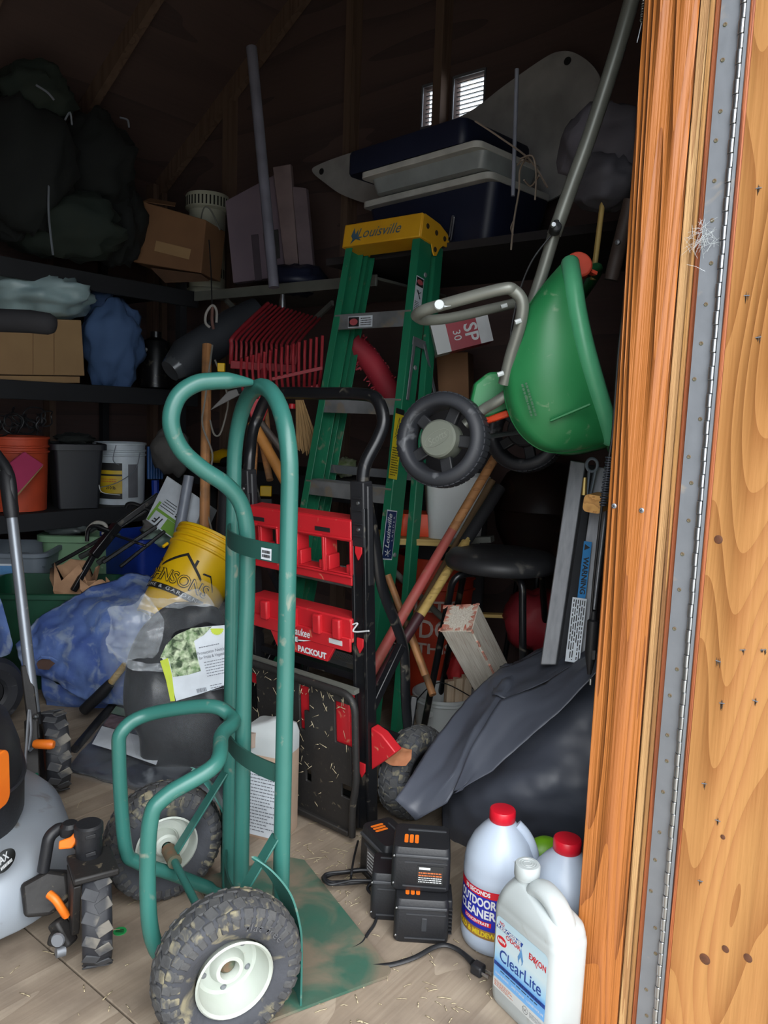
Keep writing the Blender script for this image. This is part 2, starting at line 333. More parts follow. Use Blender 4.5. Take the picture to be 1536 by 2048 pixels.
# ================================================================ the place: ground, shed, door
def pab(p): return V((p.dot(EA), p.dot(EB), p.z))
GRASS = M('yard_gravel', (188, 182, 170), .95, 0, (168, 162, 150), 3, bump=.5, bsc=12)
g = MB().bb(-9, 9, -9, 9, -.22, -.17).build('ground', GRASS, frame=SF); tag(g, kind='structure')
A0, A1, B0, B1, ZE, ZR, BR = -1.2, 3.0, .5, 4.17, 2.46, 3.63, 2.335
fl = struct('floor')
MB().bb(A0-.1, A1+.1, B0-.1, B1+.1, -.16, -.02).build('subfloor', FLOORW, fl, SF)
for i, (x0, x1) in enumerate(((A0, .7505), (.7535, A1))):
    for j, (y0, y1) in enumerate(((B0-.1, 1.8585), (1.8615, B1))):
        m = Matrix.Translation(S((x0+x1)/2, (y0+y1)/2, -.018)) @ SF.to_3x3().to_4x4()
        MB().bb(-(x1-x0)/2, (x1-x0)/2, -(y1-y0)/2, (y1-y0)/2, 0, .018).build('plywood_sheet', FLOORW, fl, m, bevel=.0015, seg=1)
# shelf wall (far side)
wl = struct('wall_left')
for k in range(4):
    x0, x1 = A0+k*1.05, A0+(k+1)*1.05-.0005
    MB().bb(x0, x1, B1, B1+.02, 0, ZE+.05).build('plywood_panel', WALLP, wl, SF)
for x in (PB(100, 840, B1-.04).dot(EA), PB(306, 860, B1-.04).dot(EA), A1-.03, 1.0, .4, -.2, -.8):
    MB().bb(x-.019, x+.019, B1-.07, B1, 0, ZE).build('stud', STUDW, wl, Matrix.Translation(S(0, 0, 0)) @ SF)
# gable wall with the louvred vent
wb = struct('wall_back')
q0 = pab(PA(846, 232, A1)); q1 = pab(PA(884, 175, A1)); q2 = pab(PA(908, 205, A1)); q3 = pab(PA(970, 150, A1))
vz0, vz1 = pab(PA(905, 240, A1)).z, pab(PA(905, 160, A1)).z
ys = sorted([B0-.1, B1+.1, q0.y, q1.y, q2.y, q3.y]); zs = [0, vz0, vz1, ZR+.1]
c = MB().cells([-y for y in ys[::-1]], zs, [(1, 1), (3, 1)], .05)      # local x = -b
me_o = c.build('gable_panel', WALLP, wb, fr(EA*A1, -EB, EZ))
bm = bmesh.new(); bm.from_mesh(me_o.data)
for b_, s_ in ((B0, 1), (B1, -1)):
    n = V((-s_*(-(ZR-ZE)), 0, (BR-B0))) if False else V(((ZR-ZE)*s_, 0, (BR-B0)))
    bmesh.ops.bisect_plane(bm, geom=bm.verts[:]+bm.edges[:]+bm.faces[:], plane_co=V((-b_, 0, ZE+.06)), plane_no=n, clear_outer=True)
bm.to_mesh(me_o.data); bm.free()
for x in (PA(710, 330, A1).dot(EB), PA(893, 150, A1).dot(EB), 3.5, 1.1):
    zt = ZE+(ZR-ZE)*(1-abs(x-BR)/(BR-B0))
    MB().bb(A1-.07, A1, x-.022, x+.022, 0, zt).build('stud', STUDW, wb, SF)
for y0, y1 in ((ys[1], ys[2]), (ys[3], ys[4])):
    for k in range(9):
        z = vz0 + (k+.5)*(vz1-vz0)/9
        MB().box((A1+.03, (y0+y1)/2, z), (.014, y1-y0, .004), Matrix.Rotation(-.1, 3, 'Y')).build('vent_slat', GALV, wb, SF)
    MB().bb(A1-.006, A1, y0-.008, y0, vz0-.01, vz1+.01).bb(A1-.006, A1, y1, y1+.008, vz0-.01, vz1+.01).bb(A1-.006, A1, y0, y1, vz0-.012, vz0).bb(A1-.006, A1, y0, y1, vz1, vz1+.012).build('vent_frame', GALV, wb, SF)
MB().bb(A0-.02, A0, B0-.1, B1+.1, 0, ZR).build('wall_right', WALLP, frame=SF)['kind'] = 'structure'
wf = struct('wall_front')
MB().bb(1.32, A1, .40, B0, 0, ZE).build('wall_panel', WALLP, wf, SF)
MB().bb(A0, -1.12, .40, B0, 0, ZE).build('wall_panel', WALLP, wf, SF)
MB().bb(-1.12, 1.32, .40, B0, 2.04, ZE).build('header', WALLP, wf, SF)
# roof: sheathing panels and rafters
ce = struct('ceiling')
for b_ in (B0, B1):
    s_ = 1 if b_ == B1 else -1
    for k in range(4):
        x0, x1 = A0-.1+k*1.1, A0-.1+(k+1)*1.1-.0002
        pr = [(b_+s_*.25, ZE-.25*(ZR-ZE)/(BR-B0)), (BR, ZR), (BR, ZR+.02), (b_+s_*.25, ZE+.02-.25*(ZR-ZE)/(BR-B0))]
        mb = MB().prism([(p[0], p[1]) for p in pr], x0, x1); mb.map(lambda v: V((v.z, v.x, v.y+.02)))
        mb.build('roof_panel', WALLP, ce, SF)
    for x in (2.96, 2.30, 1.69, 1.08, .47, -.14, -.75):
        MB().bar((x, b_, ZE-.03), (x, BR, ZR-.03), .04, .085, up=(0, 0, 1)).build('rafter', STUDW, ce, SF)
MB().bb(A0, A1, BR-.02, BR+.02, ZR-.15, ZR).build('ridge_beam', STUDW, ce, SF)
# door jamb, seen face on, its piano hinge and the open plywood door
jx = 1.283
tr = struct('trim_1')
def board(x0, x1, t0, t1, mat, name, par, z1=2.06, bev=.002, z0=0):
    m = fr(S(jx, (x0+x1)/2, z0), -EB, EZ)
    return MB().bb(-abs(x1-x0)/2, abs(x1-x0)/2, t0, t1, 0, z1-z0).build(name, mat, par, m, bevel=bev)
board(.4245, .512, 0, .02, JAMB, 'jamb_board', tr)
board(.409, .4235, .003, .02, PALEW, 'pale_wood_strip', tr)
board(.4015, .4085, .001, .02, PLYED, 'plywood_edge', tr)
board(.34, .4008, .004, .02, JAMB2, 'trim_board', tr)
board(.4, .512, .0205, .10, STUDW, 'door_post', tr)
for x, y in ((1228, 1012), (1283, 1021), (1398, 1024)):
    p = PA(x, y, jx); q = fr(p - EA*.0005, -EB, y=EZ)
    MB().lathe([(0, .0022), (.003, .002), (.0046, .0004), (.0046, -.001)], 14, fr(p, -EB, -EA)).build('screw', GALV, tr, None)
    MB().bar(p-EA*.0023-EB*.0025-EZ*.0015, p-EA*.0023+EB*.0025+EZ*.0015, .0008, .0004, EA).bar(p-EA*.0023-EB*.0015+EZ*.0025, p-EA*.0023+EB*.0015-EZ*.0025, .0008, .0004, EA).build('screw_slot', INK, tr)
dr = struct('door_1')
board(.3375, .3462, -.012, .012, JAMB2, 'door_edge', dr, 2.05, .003, .01)
dm = fr(S(jx-.012, .338, .01), (-EB*1 - EA*.16), EZ)
MB().bb(0, .95, 0, .018, 0, 2.04).build('door_panel', DOORW, dr, dm)
hg = bpy.data.objects.new('piano_hinge', None); COL.objects.link(hg); place(hg, Matrix.Translation(S(jx, .36, 0)), dr)
hl = MB(); hl.bb(-.016, .016, -.001, .0035, 0, 2.04)
hl.build('hinge_leaf', GALV, hg, fr(S(jx, .3745, .01), -EB, EZ))
MB().bb(-.0022, .0022, -.0135, -.009, 0, 2.04).build('hinge_leaf', GALV, hg, fr(S(jx, .3482, .01), -EB, EZ))
K = None
for k in range(96):
    z = .01 + k*.0212; m = fr(S(jx-.003, .3555, z), -EB, EZ)
    if k % 2 == 0: m = m @ Matrix.Translation((-.0008, -.0006, 0))
    if K is None: K = MB().lathe([(0, 0), (.0060, 0), (.0067, .0008), (.0067, .0198), (.0060, .0206), (0, .0206)], 12).build('hinge_knuckle', STEEL, hg, m)
    else:
        o = K.copy(); COL.objects.link(o); place(o, m, hg)
SH = None
rr = random.Random(3)
for k in range(34):
    for bb, dz in ((.375+rr.uniform(-.008, .009), 0),):
        m = fr(S(jx-.0012, bb, .03+k*.0585+rr.uniform(-.01, .01)), -EB, -EA)
        if SH is None: SH = MB().lathe([(0, 0.0006), (.0016, .0006), (.0024, .0011), (.0034, .0002)], 10).build('hinge_screw', RUST, hg, m)
        else: o = SH.copy(); COL.objects.link(o); place(o, m, hg)
STAIN = M('black_stain', (66, 50, 36), .8)
dn = (EA*1 + -EB*.16).normalized(); dn = V(dm.to_3x3().col[1])
for k, (x, y) in enumerate(((1486, 1301), (1527, 1301), (1437, 1322), (1444, 1407), (1511, 1401), (1409, 1568), (1436, 1641), (1401, 1763), (1518, 376), (1494, 591), (1517, 675))):
    p = PL(x, y, dm.translation, dn); xx = V(dm.to_3x3().col[0]); h = rr.uniform(.006, .012)
    MB().bar(p-dn*.0008-xx*.0042, p-dn*.0008+xx*.0042+EZ*rr.uniform(-.001, .003), .0011, .001, dn).build('staple', GINK, dr)
    for k2 in range(3):
        o2 = p-dn*.0003+xx*rr.uniform(-.003, .003); h2 = h*rr.uniform(.4, 1.3); w2 = rr.uniform(.0006, .0016)
        MB().add([o2-EZ*h2, o2-EZ*h2*.3+xx*w2, o2+EZ*h2*.5, o2-EZ*h2*.2-xx*w2], [(0, 1, 2, 3)]).build('weather_stain', STAIN, dr, solid=.0003, recalc=False)
KN = M('knot', (104, 62, 36), .7, 0, (62, 38, 28), 90)
for x, y, r in ((1410, 1918, .009), (1451, 1898, .006), (1496, 1916, .007), (1437, 1079, .007), (1446, 1674, .004)):
    p = PL(x, y, dm.translation, dn)
    MB().lathe([(0, .0006), (r*.6, .0009), (r, .0002)], 14, fr(p-dn*.0002, dm.to_3x3().col[0], -dn)).build('knot', KN, dr)
# cobweb in the hinge
cw = MB(); rr = random.Random(5); cp = PA(1405, 478, jx-.006)
for k in range(60):
    u = V((rr.gauss(0, 1), rr.gauss(0, 1), rr.gauss(0, 1))).normalized(); q = cp+(-EB)*rr.gauss(0, .008)+EZ*rr.gauss(0, .012)-EA*abs(rr.gauss(0, .003))
    u = (-EB*u.x+EZ*u.y-EA*.15*abs(u.z)); l = rr.uniform(.006, .022)
    cw.tube([q-u*l, q+EZ*.002, q+u*l], .00022, 3)
tag(cw.build('cobweb', WHITE), 'white tuft of cobweb caught on the piano hinge', 'cobweb', kind='stuff')
# ================================================================ green hand truck
U3 = V((.5, -.866, 0)); V3 = V((.866, .5, 0)); HO = V((-.2725, 1.523, 0))
HF = fr(HO, U3, EZ)                                                # local x = axle, towards the near wheel; local y = ?
HS = 1 if V(HF.to_3x3().col[1]).dot(V3) > 0 else -1
def H(u, v, z): return HO + U3*u + V3*v + EZ*z
def onu(x, y, u): return PL(x, y, HO+U3*u, U3)
ht = thing('hand_truck', 'teal tubular hand truck with two white-rimmed knobby tyres and a flat toe plate', 'hand truck', HO)
TR = .0165
def tyre(parent, c, ax, R, w, rim, name='wheel', lug=1, hubmat=HUBW, ns=32, lugmat=RUBBERT, body=RUBBER):
    """a wheel > tyre, rim; tread lugs stand proud of the carcass"""
    f = fr(c, ax.orthogonal() if abs(ax.z) > .9 else EZ, ax)       # local z = axle, outward
    e = bpy.data.objects.new(name, None); COL.objects.link(e); place(e, f, parent)
    hw = w/2; k = .86
    prof = [(rim, -hw*.55), (rim+.006, -hw*.75), (rim+(R-rim)*.45, -hw*1.0), (R*k+(R-R*k)*.3, -hw*.93), (R*.965, -hw*.62), (R*.985, 0), (R*.965, hw*.62), (R*k+(R-R*k)*.3, hw*.93), (rim+(R-rim)*.45, hw*1.0), (rim+.006, hw*.75), (rim, hw*.55)]
    t = MB().lathe(prof, 56); t.build('tyre', body, e, f, sharp=0)
    if lug:
        L_ = MB()
        for i in range(ns):
            a = 2*math.pi*i/ns
            for j, (zz, dz, rr_, da, sk) in enumerate(((0, .30, .985, .16, .0), (.46, .30, .965, .17, .5), (-.46, .30, .965, .17, -.5), (.86, .22, .90, .13, 1.3), (-.86, .22, .90, .13, -1.3), (.97, .10, .80, .11, 1.57), (-.97, .10, .80, .11, -1.57))):
                aa = a + (2*math.pi/ns)*(.5 if j in (1, 2) else 0); r0 = R*rr_
                m = Matrix.Rotation(aa, 4, 'Z') @ Matrix.Translation((r0, 0, zz*hw)) @ Matrix.Rotation(-sk*.75 if abs(sk) < 1.5 else -sk, 4, 'Y') @ Matrix.Rotation((.25 if j % 2 else -.25) if j < 3 else 0, 4, 'X')
                b_ = MB().box((0, 0, 0), (R*.04, 2*math.pi*r0/ns*(.80 if j < 5 else .62), dz*w*.9 if j < 5 else R*.14)); b_.map(lambda v: m @ v); L_.add(b_.v, b_.f)
        L_.build('tread_lugs', lugmat, e, f, bevel=.002, seg=1)
    return e, f
def truck_wheel(side):
    c = H(.232*side, -.108, .134); ax = U3*side
    e, f = tyre(ht, c, ax, .134, .088, .066)
    s_ = 1
    MB().lathe([(.067, .032), (.071, .040), (.068, .043), (.064, .038), (.061, .012), (.056, -.006), (.046, -.010), (.034, -.008), (.028, .006), (.025, .012), (.018, .012), (.0155, .004), (.0155, -.02)], 44).lathe([(.069, -.030), (.071, -.034), (.067, -.036), (.063, -.03), (.058, -.01), (.03, -.004), (.027, -.03), (.022, -.034), (.012, -.034)], 44).build('rim', HUBW, e, f, sharp=30)
    MB().lathe([(.0, .002), (.009, .003), (.014, -.002), (.0145, -.02)], 20).build('axle_end', RUST, e, f)
    for i in range(5):
        m = f @ Matrix.Rotation(.5+i*2*math.pi/5, 4, 'Z') @ Matrix.Translation((.043, 0, -.009))
        MB().lathe([(0, .006), (.004, .0055), (.0062, .002), (.0062, 0)], 12).build('rivet', GALV, e, m)
    r = .098
    for ti, (txt, a0) in enumerate((('flat free', 2.5), ('flat free', -.6))):
        t = text_mb(txt, .022, sp=1.15)
        def wrap(v): th = a0 - v.x/r; rr_ = r+v.y; return V((rr_*math.cos(th), rr_*math.sin(th), .0446+.0006))
        t.map(wrap).build('lettering', M('raised_rubber', (92, 94, 98), .7), e, f, sharp=0, recalc=False)
truck_wheel(1); truck_wheel(-1)
hw = .155; hv = .024; zt = 1.172
arc = [H(-hw, hv, .012), H(-hw, hv, 1.0)] + [H(-hw*math.cos(t), hv, 1.0+(zt-1.0)*math.sin(t)) for t in [math.pi*k/18 for k in range(1, 18)]] + [H(hw, hv, 1.0), H(hw, hv, .012)]
MB().tube(arc, TR, 16).build('main_frame', TEAL, ht, sharp=60)
hp = [V((x, y, 0)) for x, y in ()]
loop = spline([onu(x, y, 0) for x, y in ((505, 765), (470, 762), (430, 762), (390, 768), (355, 795), (342, 845), (362, 898), (405, 938), (450, 968), (478, 1000), (491, 1040), (495, 1090), (494, 1200))], 6)
rs = [TR*min(1, .35+i/8*.65) for i in range(len(loop))]
MB().tube(loop + [H(0, -.002, .6), H(0, -.002, .10)], rs + [TR, TR], 16).build('handle_tube', TEAL, ht, sharp=60)
# rear frame: one tube bent round the centre tube, an arm to each wheel, down and forward to the plate
farp = [onu(x, y, -.145) for x, y in ((300, 1428), (246, 1460), (238, 1512), (250, 1690), (275, 1724), (345, 1748), (438, 1784))]
nearp = [onu(x, y, .145) for x, y in ((430, 1530), (332, 1592), (300, 1645), (296, 1800), (308, 1885))] + [H(.145, -.19, .12), H(.145, -.10, .08), H(.145, -.01, .03)]
mid = [H(-.05, -.062, .512), H(-.012, -.026, .500), H(.02, -.032, .495), H(.06, -.068, .492)]
pa = spline([farp[6], farp[5], farp[4], farp[3], farp[2], farp[1], farp[0]] + mid + nearp, 7)
MB().tube(pa, [TR*.55]*2 + [TR*.9]*(len(pa)-4) + [TR*.55]*2, 14).build('wheel_frame', TEAL, ht, sharp=60)
MB().tube([H(-.20, -.108, .134), H(.20, -.108, .134)], .0085, 12).build('axle', TEAL, ht)
for s_ in (-1, 1): MB().tube([H(.185*s_, -.108, .134), H(.13*s_, -.108, .134)], .016, 12).build('axle_collar', RUST, ht)
for s_ in (-1, 1):
    MB().bar(H(.152*s_, hv-.012, .31), H(.152*s_, -.112, .128), .004, .030, up=U3).build('brace', TEAL, ht, bevel=.001)
STRAPM = M('dark_teal_strap', (34, 76, 70), .4, .1, (42, 84, 76), 9, dirt=(110, 92, 76), dsc=14, damt=.2)
def strap(z, bow, h):
    pts = [H(-hw + 2*hw*t, hv - TR*.2 - bow*math.sin(math.pi*t)**.8, z) for t in [k/20 for k in range(21)]]
    return band(pts, EZ, h, .004).build('cross_strap', STRAPM, ht)
s1 = strap(.862, .045, .036); strap(.435, .045, .036); strap(.10, .04, .05)
sfn = lambda t: H(-hw+2*hw*t, hv-TR*.2-.045*math.sin(math.pi*t)**.8, .858)
lf = fr(sfn(.87)-V3*.0035, sfn(.90)-sfn(.84), y=EZ); lf.translation = sfn(.87)+V(lf.to_3x3().col[2])*.0032
quad(.028, .022).build('sticker', LABW, ht, lf)
fineprint(.022, .016, 2, 4, t=.7).build('sticker_print', INK, ht, lf @ Matrix.Translation((0, 0, .0006)))
# toe plate and its side wings
pl = [(-.245, -.03), (.245, -.03), (.245, .22), (.232, .236), (-.20, .236), (-.23, .205)]
mb = MB().prism(pl, .002, .008); mb.map(lambda v: H(v.x, v.y, v.z)).build('toe_plate', TEALW, ht, fr(HO, U3, EZ) if False else None)
for s_ in (-1, 1):
    # fender: rises from the plate's corner and curls back over the tyre to a point
    oe = spline([H(.24*s_, .032, .008), H(.24*s_, .031, .124), H(.236*s_, .027, .175), H(.226*s_, .012, .232), H(.214*s_, -.02, .280), H(.200*s_, -.056, .312)], 6)
    ie = spline([H(.166*s_, .034, .008), H(.166*s_, .030, .110), H(.168*s_, .022, .165), H(.172*s_, .004, .218), H(.184*s_, -.024, .268), H(.197*s_, -.054, .306)], 6)
    rings = []
    for o_, i_ in zip(oe, ie):
        mdl = (o_+i_)/2; n = V3*.004 if True else V3; rings.append([o_, o_+n, mdl+n+V3*.006, i_+n, i_, mdl+V3*.006])
    MB().loft(rings).build('wheel_guard', TEAL, ht, sharp=50)
# ================================================================ red and black folding cart
KO = G(735, 1668); KX = -EB; KY = EA                               # x along its width towards the door side, y away from the viewer
KO = KO + EB*.210
KZ = (EZ - EA*.075).normalized(); KYL = KZ.cross(KX)                # the cart leans a little towards the door
KF = fr(KO, KX, KZ)
def K_(x, y, z): return KO + KX*x + KYL*y + KZ*z
def onk(px, py, y): return PL(px, py, KO+KY*y, KY)
def onkx(px, py, x): return PL(px, py, KO+KX*x, KX)
ct = thing('folding_cart', 'black steel folding cart with red crossbars and a folded toe plate', 'cart', KO)
kw = .210
for s_ in (-1, 1):
    MB().bb(-.022, .022, -.016, .016, .02, .90).bb(-.024, -.014, -.021, .016, .02, .9).bb(.014, .024, -.021, .016, .02, .9).build('upright', BLKG, ct, fr(K_(kw*s_, 0, 0), KX, KZ), bevel=.002)
    u = MB().bb(-.022, .022, -.022, .014, .80, .965).bb(.02, .027, -.010, .010, .70, .955)
    u.build('upright_sleeve', BLK, ct, fr(K_(kw*s_, 0, 0), KX, KZ), bevel=.005)
    for z in (.83, .86, .895, .925): MB().bb(-.01, .016, -.026, -.022, z-.002, z+.002).build('sleeve_rib', BLK, ct, fr(K_(kw*s_, 0, 0), KX, KZ))
    for z in (.845, .912): MB().lathe([(0, .004), (.004, .003), (.005, 0)], 10, fr(K_(kw*s_+.004, -.022, z), KX, -KY)).build('bolt', STEEL, ct)
    for z in (.79, .545, .20):
        MB().prism([(-.011, .016), (.011, .016), (.011, -.004), (0, -.024), (-.011, -.004)], 0, .005).build('release_tab', RED, ct, fr(K_(kw*s_+.002, -.017, z), KX, -KY) @ Matrix.Rotation(0, 4, 'Z'), bevel=.001)
    # side brace: bowed strut and two diagonal links back to the wheel
    x = kw*s_
    pts = spline([K_(x+.012, .0, .93), K_(x+.012, .035, .80), K_(x+.012, .06, .68), K_(x+.012, .12, .56), K_(x+.012, .155, .47), K_(x+.012, .16, .33), K_(x+.012, .175, .20)], 6)
    MB().tube(pts, .017, 8, flat=.6).build('side_strut', BLKG, ct, sharp=60)
    MB().bar(K_(x+.005, .02, .36), K_(x+.014, .14, .50), .02, .024).build('side_link', BLKG, ct, bevel=.003)
    MB().bar(K_(x+.012, .02, .30), K_(x+.012, .17, .20), .02, .028).bar(K_(x+.012, .165, .20), K_(x+.012, .20, .33), .016, .02).build('wheel_bracket', BLKG, ct, bevel=.003)
    w, f = tyre(ct, K_(kw*s_*1.05+.032*s_, .158, .128), KX*s_, .128, .085, .06, ns=24, hubmat=BLK)
    MB().lathe([(.062, .03), (.056, .0), (.02, .004), (.018, .03), (0, .03)], 28).build('rim', BLK, w, f)
hs = [K_(-kw, 0, .93), K_(-kw, .01, 1.0), K_(-kw*1.0-.02, .04, 1.06), K_(-kw-.02, .06, 1.10), K_(-kw+.02, .07, 1.165), K_(-kw+.09, .072, 1.175), K_(0, .072, 1.175), K_(kw-.08, .072, 1.175), K_(kw-.01, .07, 1.165), K_(kw+.022, .06, 1.115), K_(kw+.018, .045, 1.07), K_(kw, .01, 1.0), K_(kw, 0, .93)]
MB().tube(spline(hs, 6), .0165, 16).build('handle', BLKG, ct, sharp=60)
# upper crossbar: a moulded frame with windows
def crossx(z0, z1, xs, zs, holes, y0, t, name='crossbar'):
    return MB().cells(xs, zs, holes, t).build(name, RED, ct, fr(K_(0, y0, 0), KX, KZ), bevel=.003)
xs = [-.218, -.214, -.186, -.174, -.115, -.036, .056, .066, .150, .205]
xs = [-.192, -.172, -.144, -.132, -.073, .008, .096, .110, .190, .196]
holes = [(1, 1), (3, 1), (5, 1), (7, 1)]
crossx(0, 0, xs, [.698, .730, .812, .866], holes, -.03, .006, 'crossbar_face')
for i in (1, 3, 5, 7):
    x0, x1 = xs[i], xs[i+1]
    MB().bb(x0-.004, x0, .0, .045, .726, .816).bb(x1, x1+.004, 0, .045, .726, .816).bb(x0, x1, 0, .045, .722, .730).bb(x0, x1, 0, .045, .812, .818).bb(x0, x0+.012, .0, .04, .730, .768).bb(x1-.012, x1, .0, .04, .730, .752).build('window_frame', RED, ct, fr(K_(0, -.03, 0), KX, KZ), bevel=.002)
    MB().bb(x0-.009, x1+.009, -.005, .0, .816, .822).bb(x0-.009, x1+.009, -.005, 0, .720, .726).bb(x0-.009, x0-.003, -.005, 0, .726, .816).bb(x1+.003, x1+.009, -.005, 0, .726, .816).build('window_rim', RED, ct, fr(K_(0, -.03, 0), KX, KZ), bevel=.002)
for xx in (-.143, .100): MB().bb(xx-.026, xx+.026, -.0315, -.0295, .829, .840).build('slot', INK, ct, fr(K_(0, 0, 0), KX, KZ))
MB().bb(-.192, .192, -.024, .03, .858, .868).bb(-.192, .192, .03, .036, .70, .722).build('crossbar_back', RED, ct, KF)
# lower crossbar with lugs and lettering
lb = MB().bb(-.192, .192, -.03, .03, .545, .61).build('lower_crossbar', RED, ct, KF, bevel=.004)
MB().bb(-.192, .192, -.036, -.028, .522, .56).build('crossbar_lip', RED, ct, KF, bevel=.003)
MB().prism([(-.11, .53), (.14, .53), (.108, .478), (-.08, .478)], .022, .034).build('crossbar_plate', RED, ct, fr(K_(0, 0, 0), KX, y=KZ), bevel=.002)
for xx in (-.12, -.01, .08, .15): MB().bb(xx-.014, xx+.014, -.046, -.028, .552, .606).build('lug', RED, ct, KF, bevel=.005)
tf = fr(K_(.0, -.0375, 0), KX, y=KZ)
ms = text_mb('Milwaukee', .03, .10, shear=.2, bold=.0006); ms.build('lettering', WINK, ct, tf @ Matrix.Translation((-.0, .541, .0)), sharp=0, recalc=False)
MB().add([(-.05, 0, 0), (.0, .012, 0), (-.004, .003, 0), (.05, .012, 0), (.0, -.004, 0), (.004, .003, 0)], [(0, 5, 1), (0, 4, 5), (2, 3, 4), (1, 5, 2)]).build('bolt_mark', WINK, ct, tf @ Matrix.Translation((.005, .515, .0005)), sharp=0, recalc=False)
lettering('PACKOUT', .022, WINK, ct, fr(K_(.0, -.0352, 0), KX, y=KZ) @ Matrix.Translation((.055, .493, .0005)), w=.105, bold=.0012)
MB().bb(.12, .165, -.0375, -.036, .535, .548).build('white_tag', OFFW, ct, KF)
# folded toe plate
X0, X1 = -.215, .205
txs = [X0, -.18, -.15, .021, .038, .057, .150, .168, X1]
tzs = [.03, .09, .123, .16, .272, .284, .33, .388, .40, .420]
th = [(3, 4), (3, 5), (3, 6), (3, 7), (4, 6), (4, 7), (6, 3), (6, 4), (6, 5), (6, 6), (1, 3), (1, 4), (1, 5), (1, 6), (7, 4), (7, 5), (6, 2), (4, 2)]
th = [(3, 4), (3, 5), (3, 6), (3, 7), (4, 6), (4, 7), (6, 4), (6, 5), (6, 6), (7, 5), (7, 6), (7, 4), (1, 4), (1, 5), (1, 6), (7, 2), (4, 2)]
MB().cells(txs, tzs, th, .008).build('toe_plate', BLKD, ct, fr(K_(0, -.055, 0), KX, KZ), bevel=.002)
rimp = fillet([K_(X0-.01, -.062, .03), K_(X0-.01, -.062, .422), K_(X1+.022, -.062, .422), K_(X1+.022, -.062, .18), K_(X1+.006, -.062, .11), K_(X1+.004, -.062, .025)], [.0, .03, .05, .05, .04, 0], 6)
MB().tube(rimp, .010, 10).build('toe_plate_rim', BLKD, ct, sharp=60)
gb_ = MB(); rg3 = random.Random(31)
for k in range(110):
    z3 = rg3.choice((rg3.uniform(.05, .40), rg3.gauss(.39, .012), rg3.gauss(.22, .05))); z3 = min(.41, max(.045, z3)); x3 = rg3.uniform(X0+.01, X1-.015); a3 = rg3.uniform(0, 3.14); l3 = rg3.uniform(.003, .014); p3_ = K_(x3, -.0562, z3); d3 = (KX*math.cos(a3)+KZ*math.sin(a3))*l3; w3 = (KX*-math.sin(a3)+KZ*math.cos(a3))*rg3.uniform(.0004, .001)
    gb_.add([p3_-d3-w3, p3_-d3+w3, p3_+d3+w3, p3_+d3-w3], [(0, 1, 2, 3)])
tag(gb_.build('dried_grass', STRAW, ct, solid=.0006, recalc=False), kind='stuff')
MB().bb(X0, X1-.01, -.066, -.05, .018, .034).build('toe_plate_hinge', BLKD, ct, KF, bevel=.003)
MB().bb(-.192, .192, -.036, -.02, .345, .415).bb(.13, .188, -.04, -.02, .24, .41).bb(.0, .07, -.04, -.02, .26, .41).build('rear_panel', RED, ct, KF, bevel=.003)
MB().prism([(.235, .20), (.235, .32), (.27, .31), (.315, .275), (.29, .25)], -.02, .01).build('side_panel', RED, ct, fr(K_(0, 0, 0), KX, y=KZ), bevel=.003)
MB().bb(-.205, .215, -.05, -.030, .418, .430).build('plate_lip', GREYT, ct, KF)
MB().bb(-.192, .192, .0, .02, .05, .09).build('cross_tube', BLKG, ct, KF); MB().bb(-.192, .192, .0, .02, .43, .45).build('cross_tube', BLKG, ct, KF)
# ================================================================ jugs, batteries, cords and the black film by the jamb
def gradmat(name, stops, axis, lo, hi, rough=.4):
    m = bpy.data.materials.new(name); m.use_nodes = True; nt = m.node_tree; N = nt.nodes; L = nt.links; b = N['Principled BSDF']; b.inputs['Roughness'].default_value = rough
    tc = N.new('ShaderNodeTexCoord'); sx = N.new('ShaderNodeSeparateXYZ'); L.new(tc.outputs['Object'], sx.inputs[0])
    mr = N.new('ShaderNodeMapRange'); mr.inputs[1].default_value = lo; mr.inputs[2].default_value = hi; L.new(sx.outputs[axis], mr.inputs[0])
    cr = N.new('ShaderNodeValToRGB'); L.new(mr.outputs[0], cr.inputs[0]); e = cr.color_ramp.elements
    e[0].position, e[0].color = stops[0][0], rgb(stops[0][1]); e[1].position, e[1].color = stops[-1][0], rgb(stops[-1][1])
    for p, c in stops[1:-1]: q = e.new(p); q.color = rgb(c)
    L.new(cr.outputs[0], b.inputs['Base Color']); return m
fx = V((.54, -.842, 0)).normalized(); fo = V((.236, 1.388, 0))
jf = fr(fo, fx, EZ)
JUGW = M('fuel_jug_plastic', (172, 179, 180), .38, 0, (164, 171, 172), 9, dirt=(140, 140, 130), dsc=14, damt=.10, sss=.1)
fj = thing('fuel_jug', 'white rectangular fuel jug with a pale blue printed label, cap beside its handle', 'jug', jf)
w, d = .176, .088; rg = []
for z, k, r in ((0, .90, .02), (.006, .97, .024), (.018, 1, .026), (.06, 1, .024), (.192, 1, .022), (.200, .985, .022), (.203, .965, .022), (.208, .975, .024), (.222, .93, .026)):
    rg.append([V((p.x+w/2, p.y+d/2, z)) for p in rrect(w/2*k, d/2*k, r, 5)])
for t in range(1, 8):
    s_ = t/7; kw_ = 1-s_; cx = w/2*(1-s_)+.046*s_
    rg.append([V((p.x+cx, p.y+d/2, .222+.034*s_**.8)) for p in rrect((w/2*.93)*(1-s_)+.021*s_, (d/2*.93)*(1-s_)+.021*s_, .026*(1-s_)+.0209*s_, 5)])
MB().loft(rg).build('body', JUGW, fj, jf, sharp=50)
cf = jf @ Matrix.Translation((.046, d/2, 0))
MB().lathe([(.0205, .250), (.0205, .262), (.024, .263), (.024, .266)], 24, None).build('neck', JUGW, fj, cf)
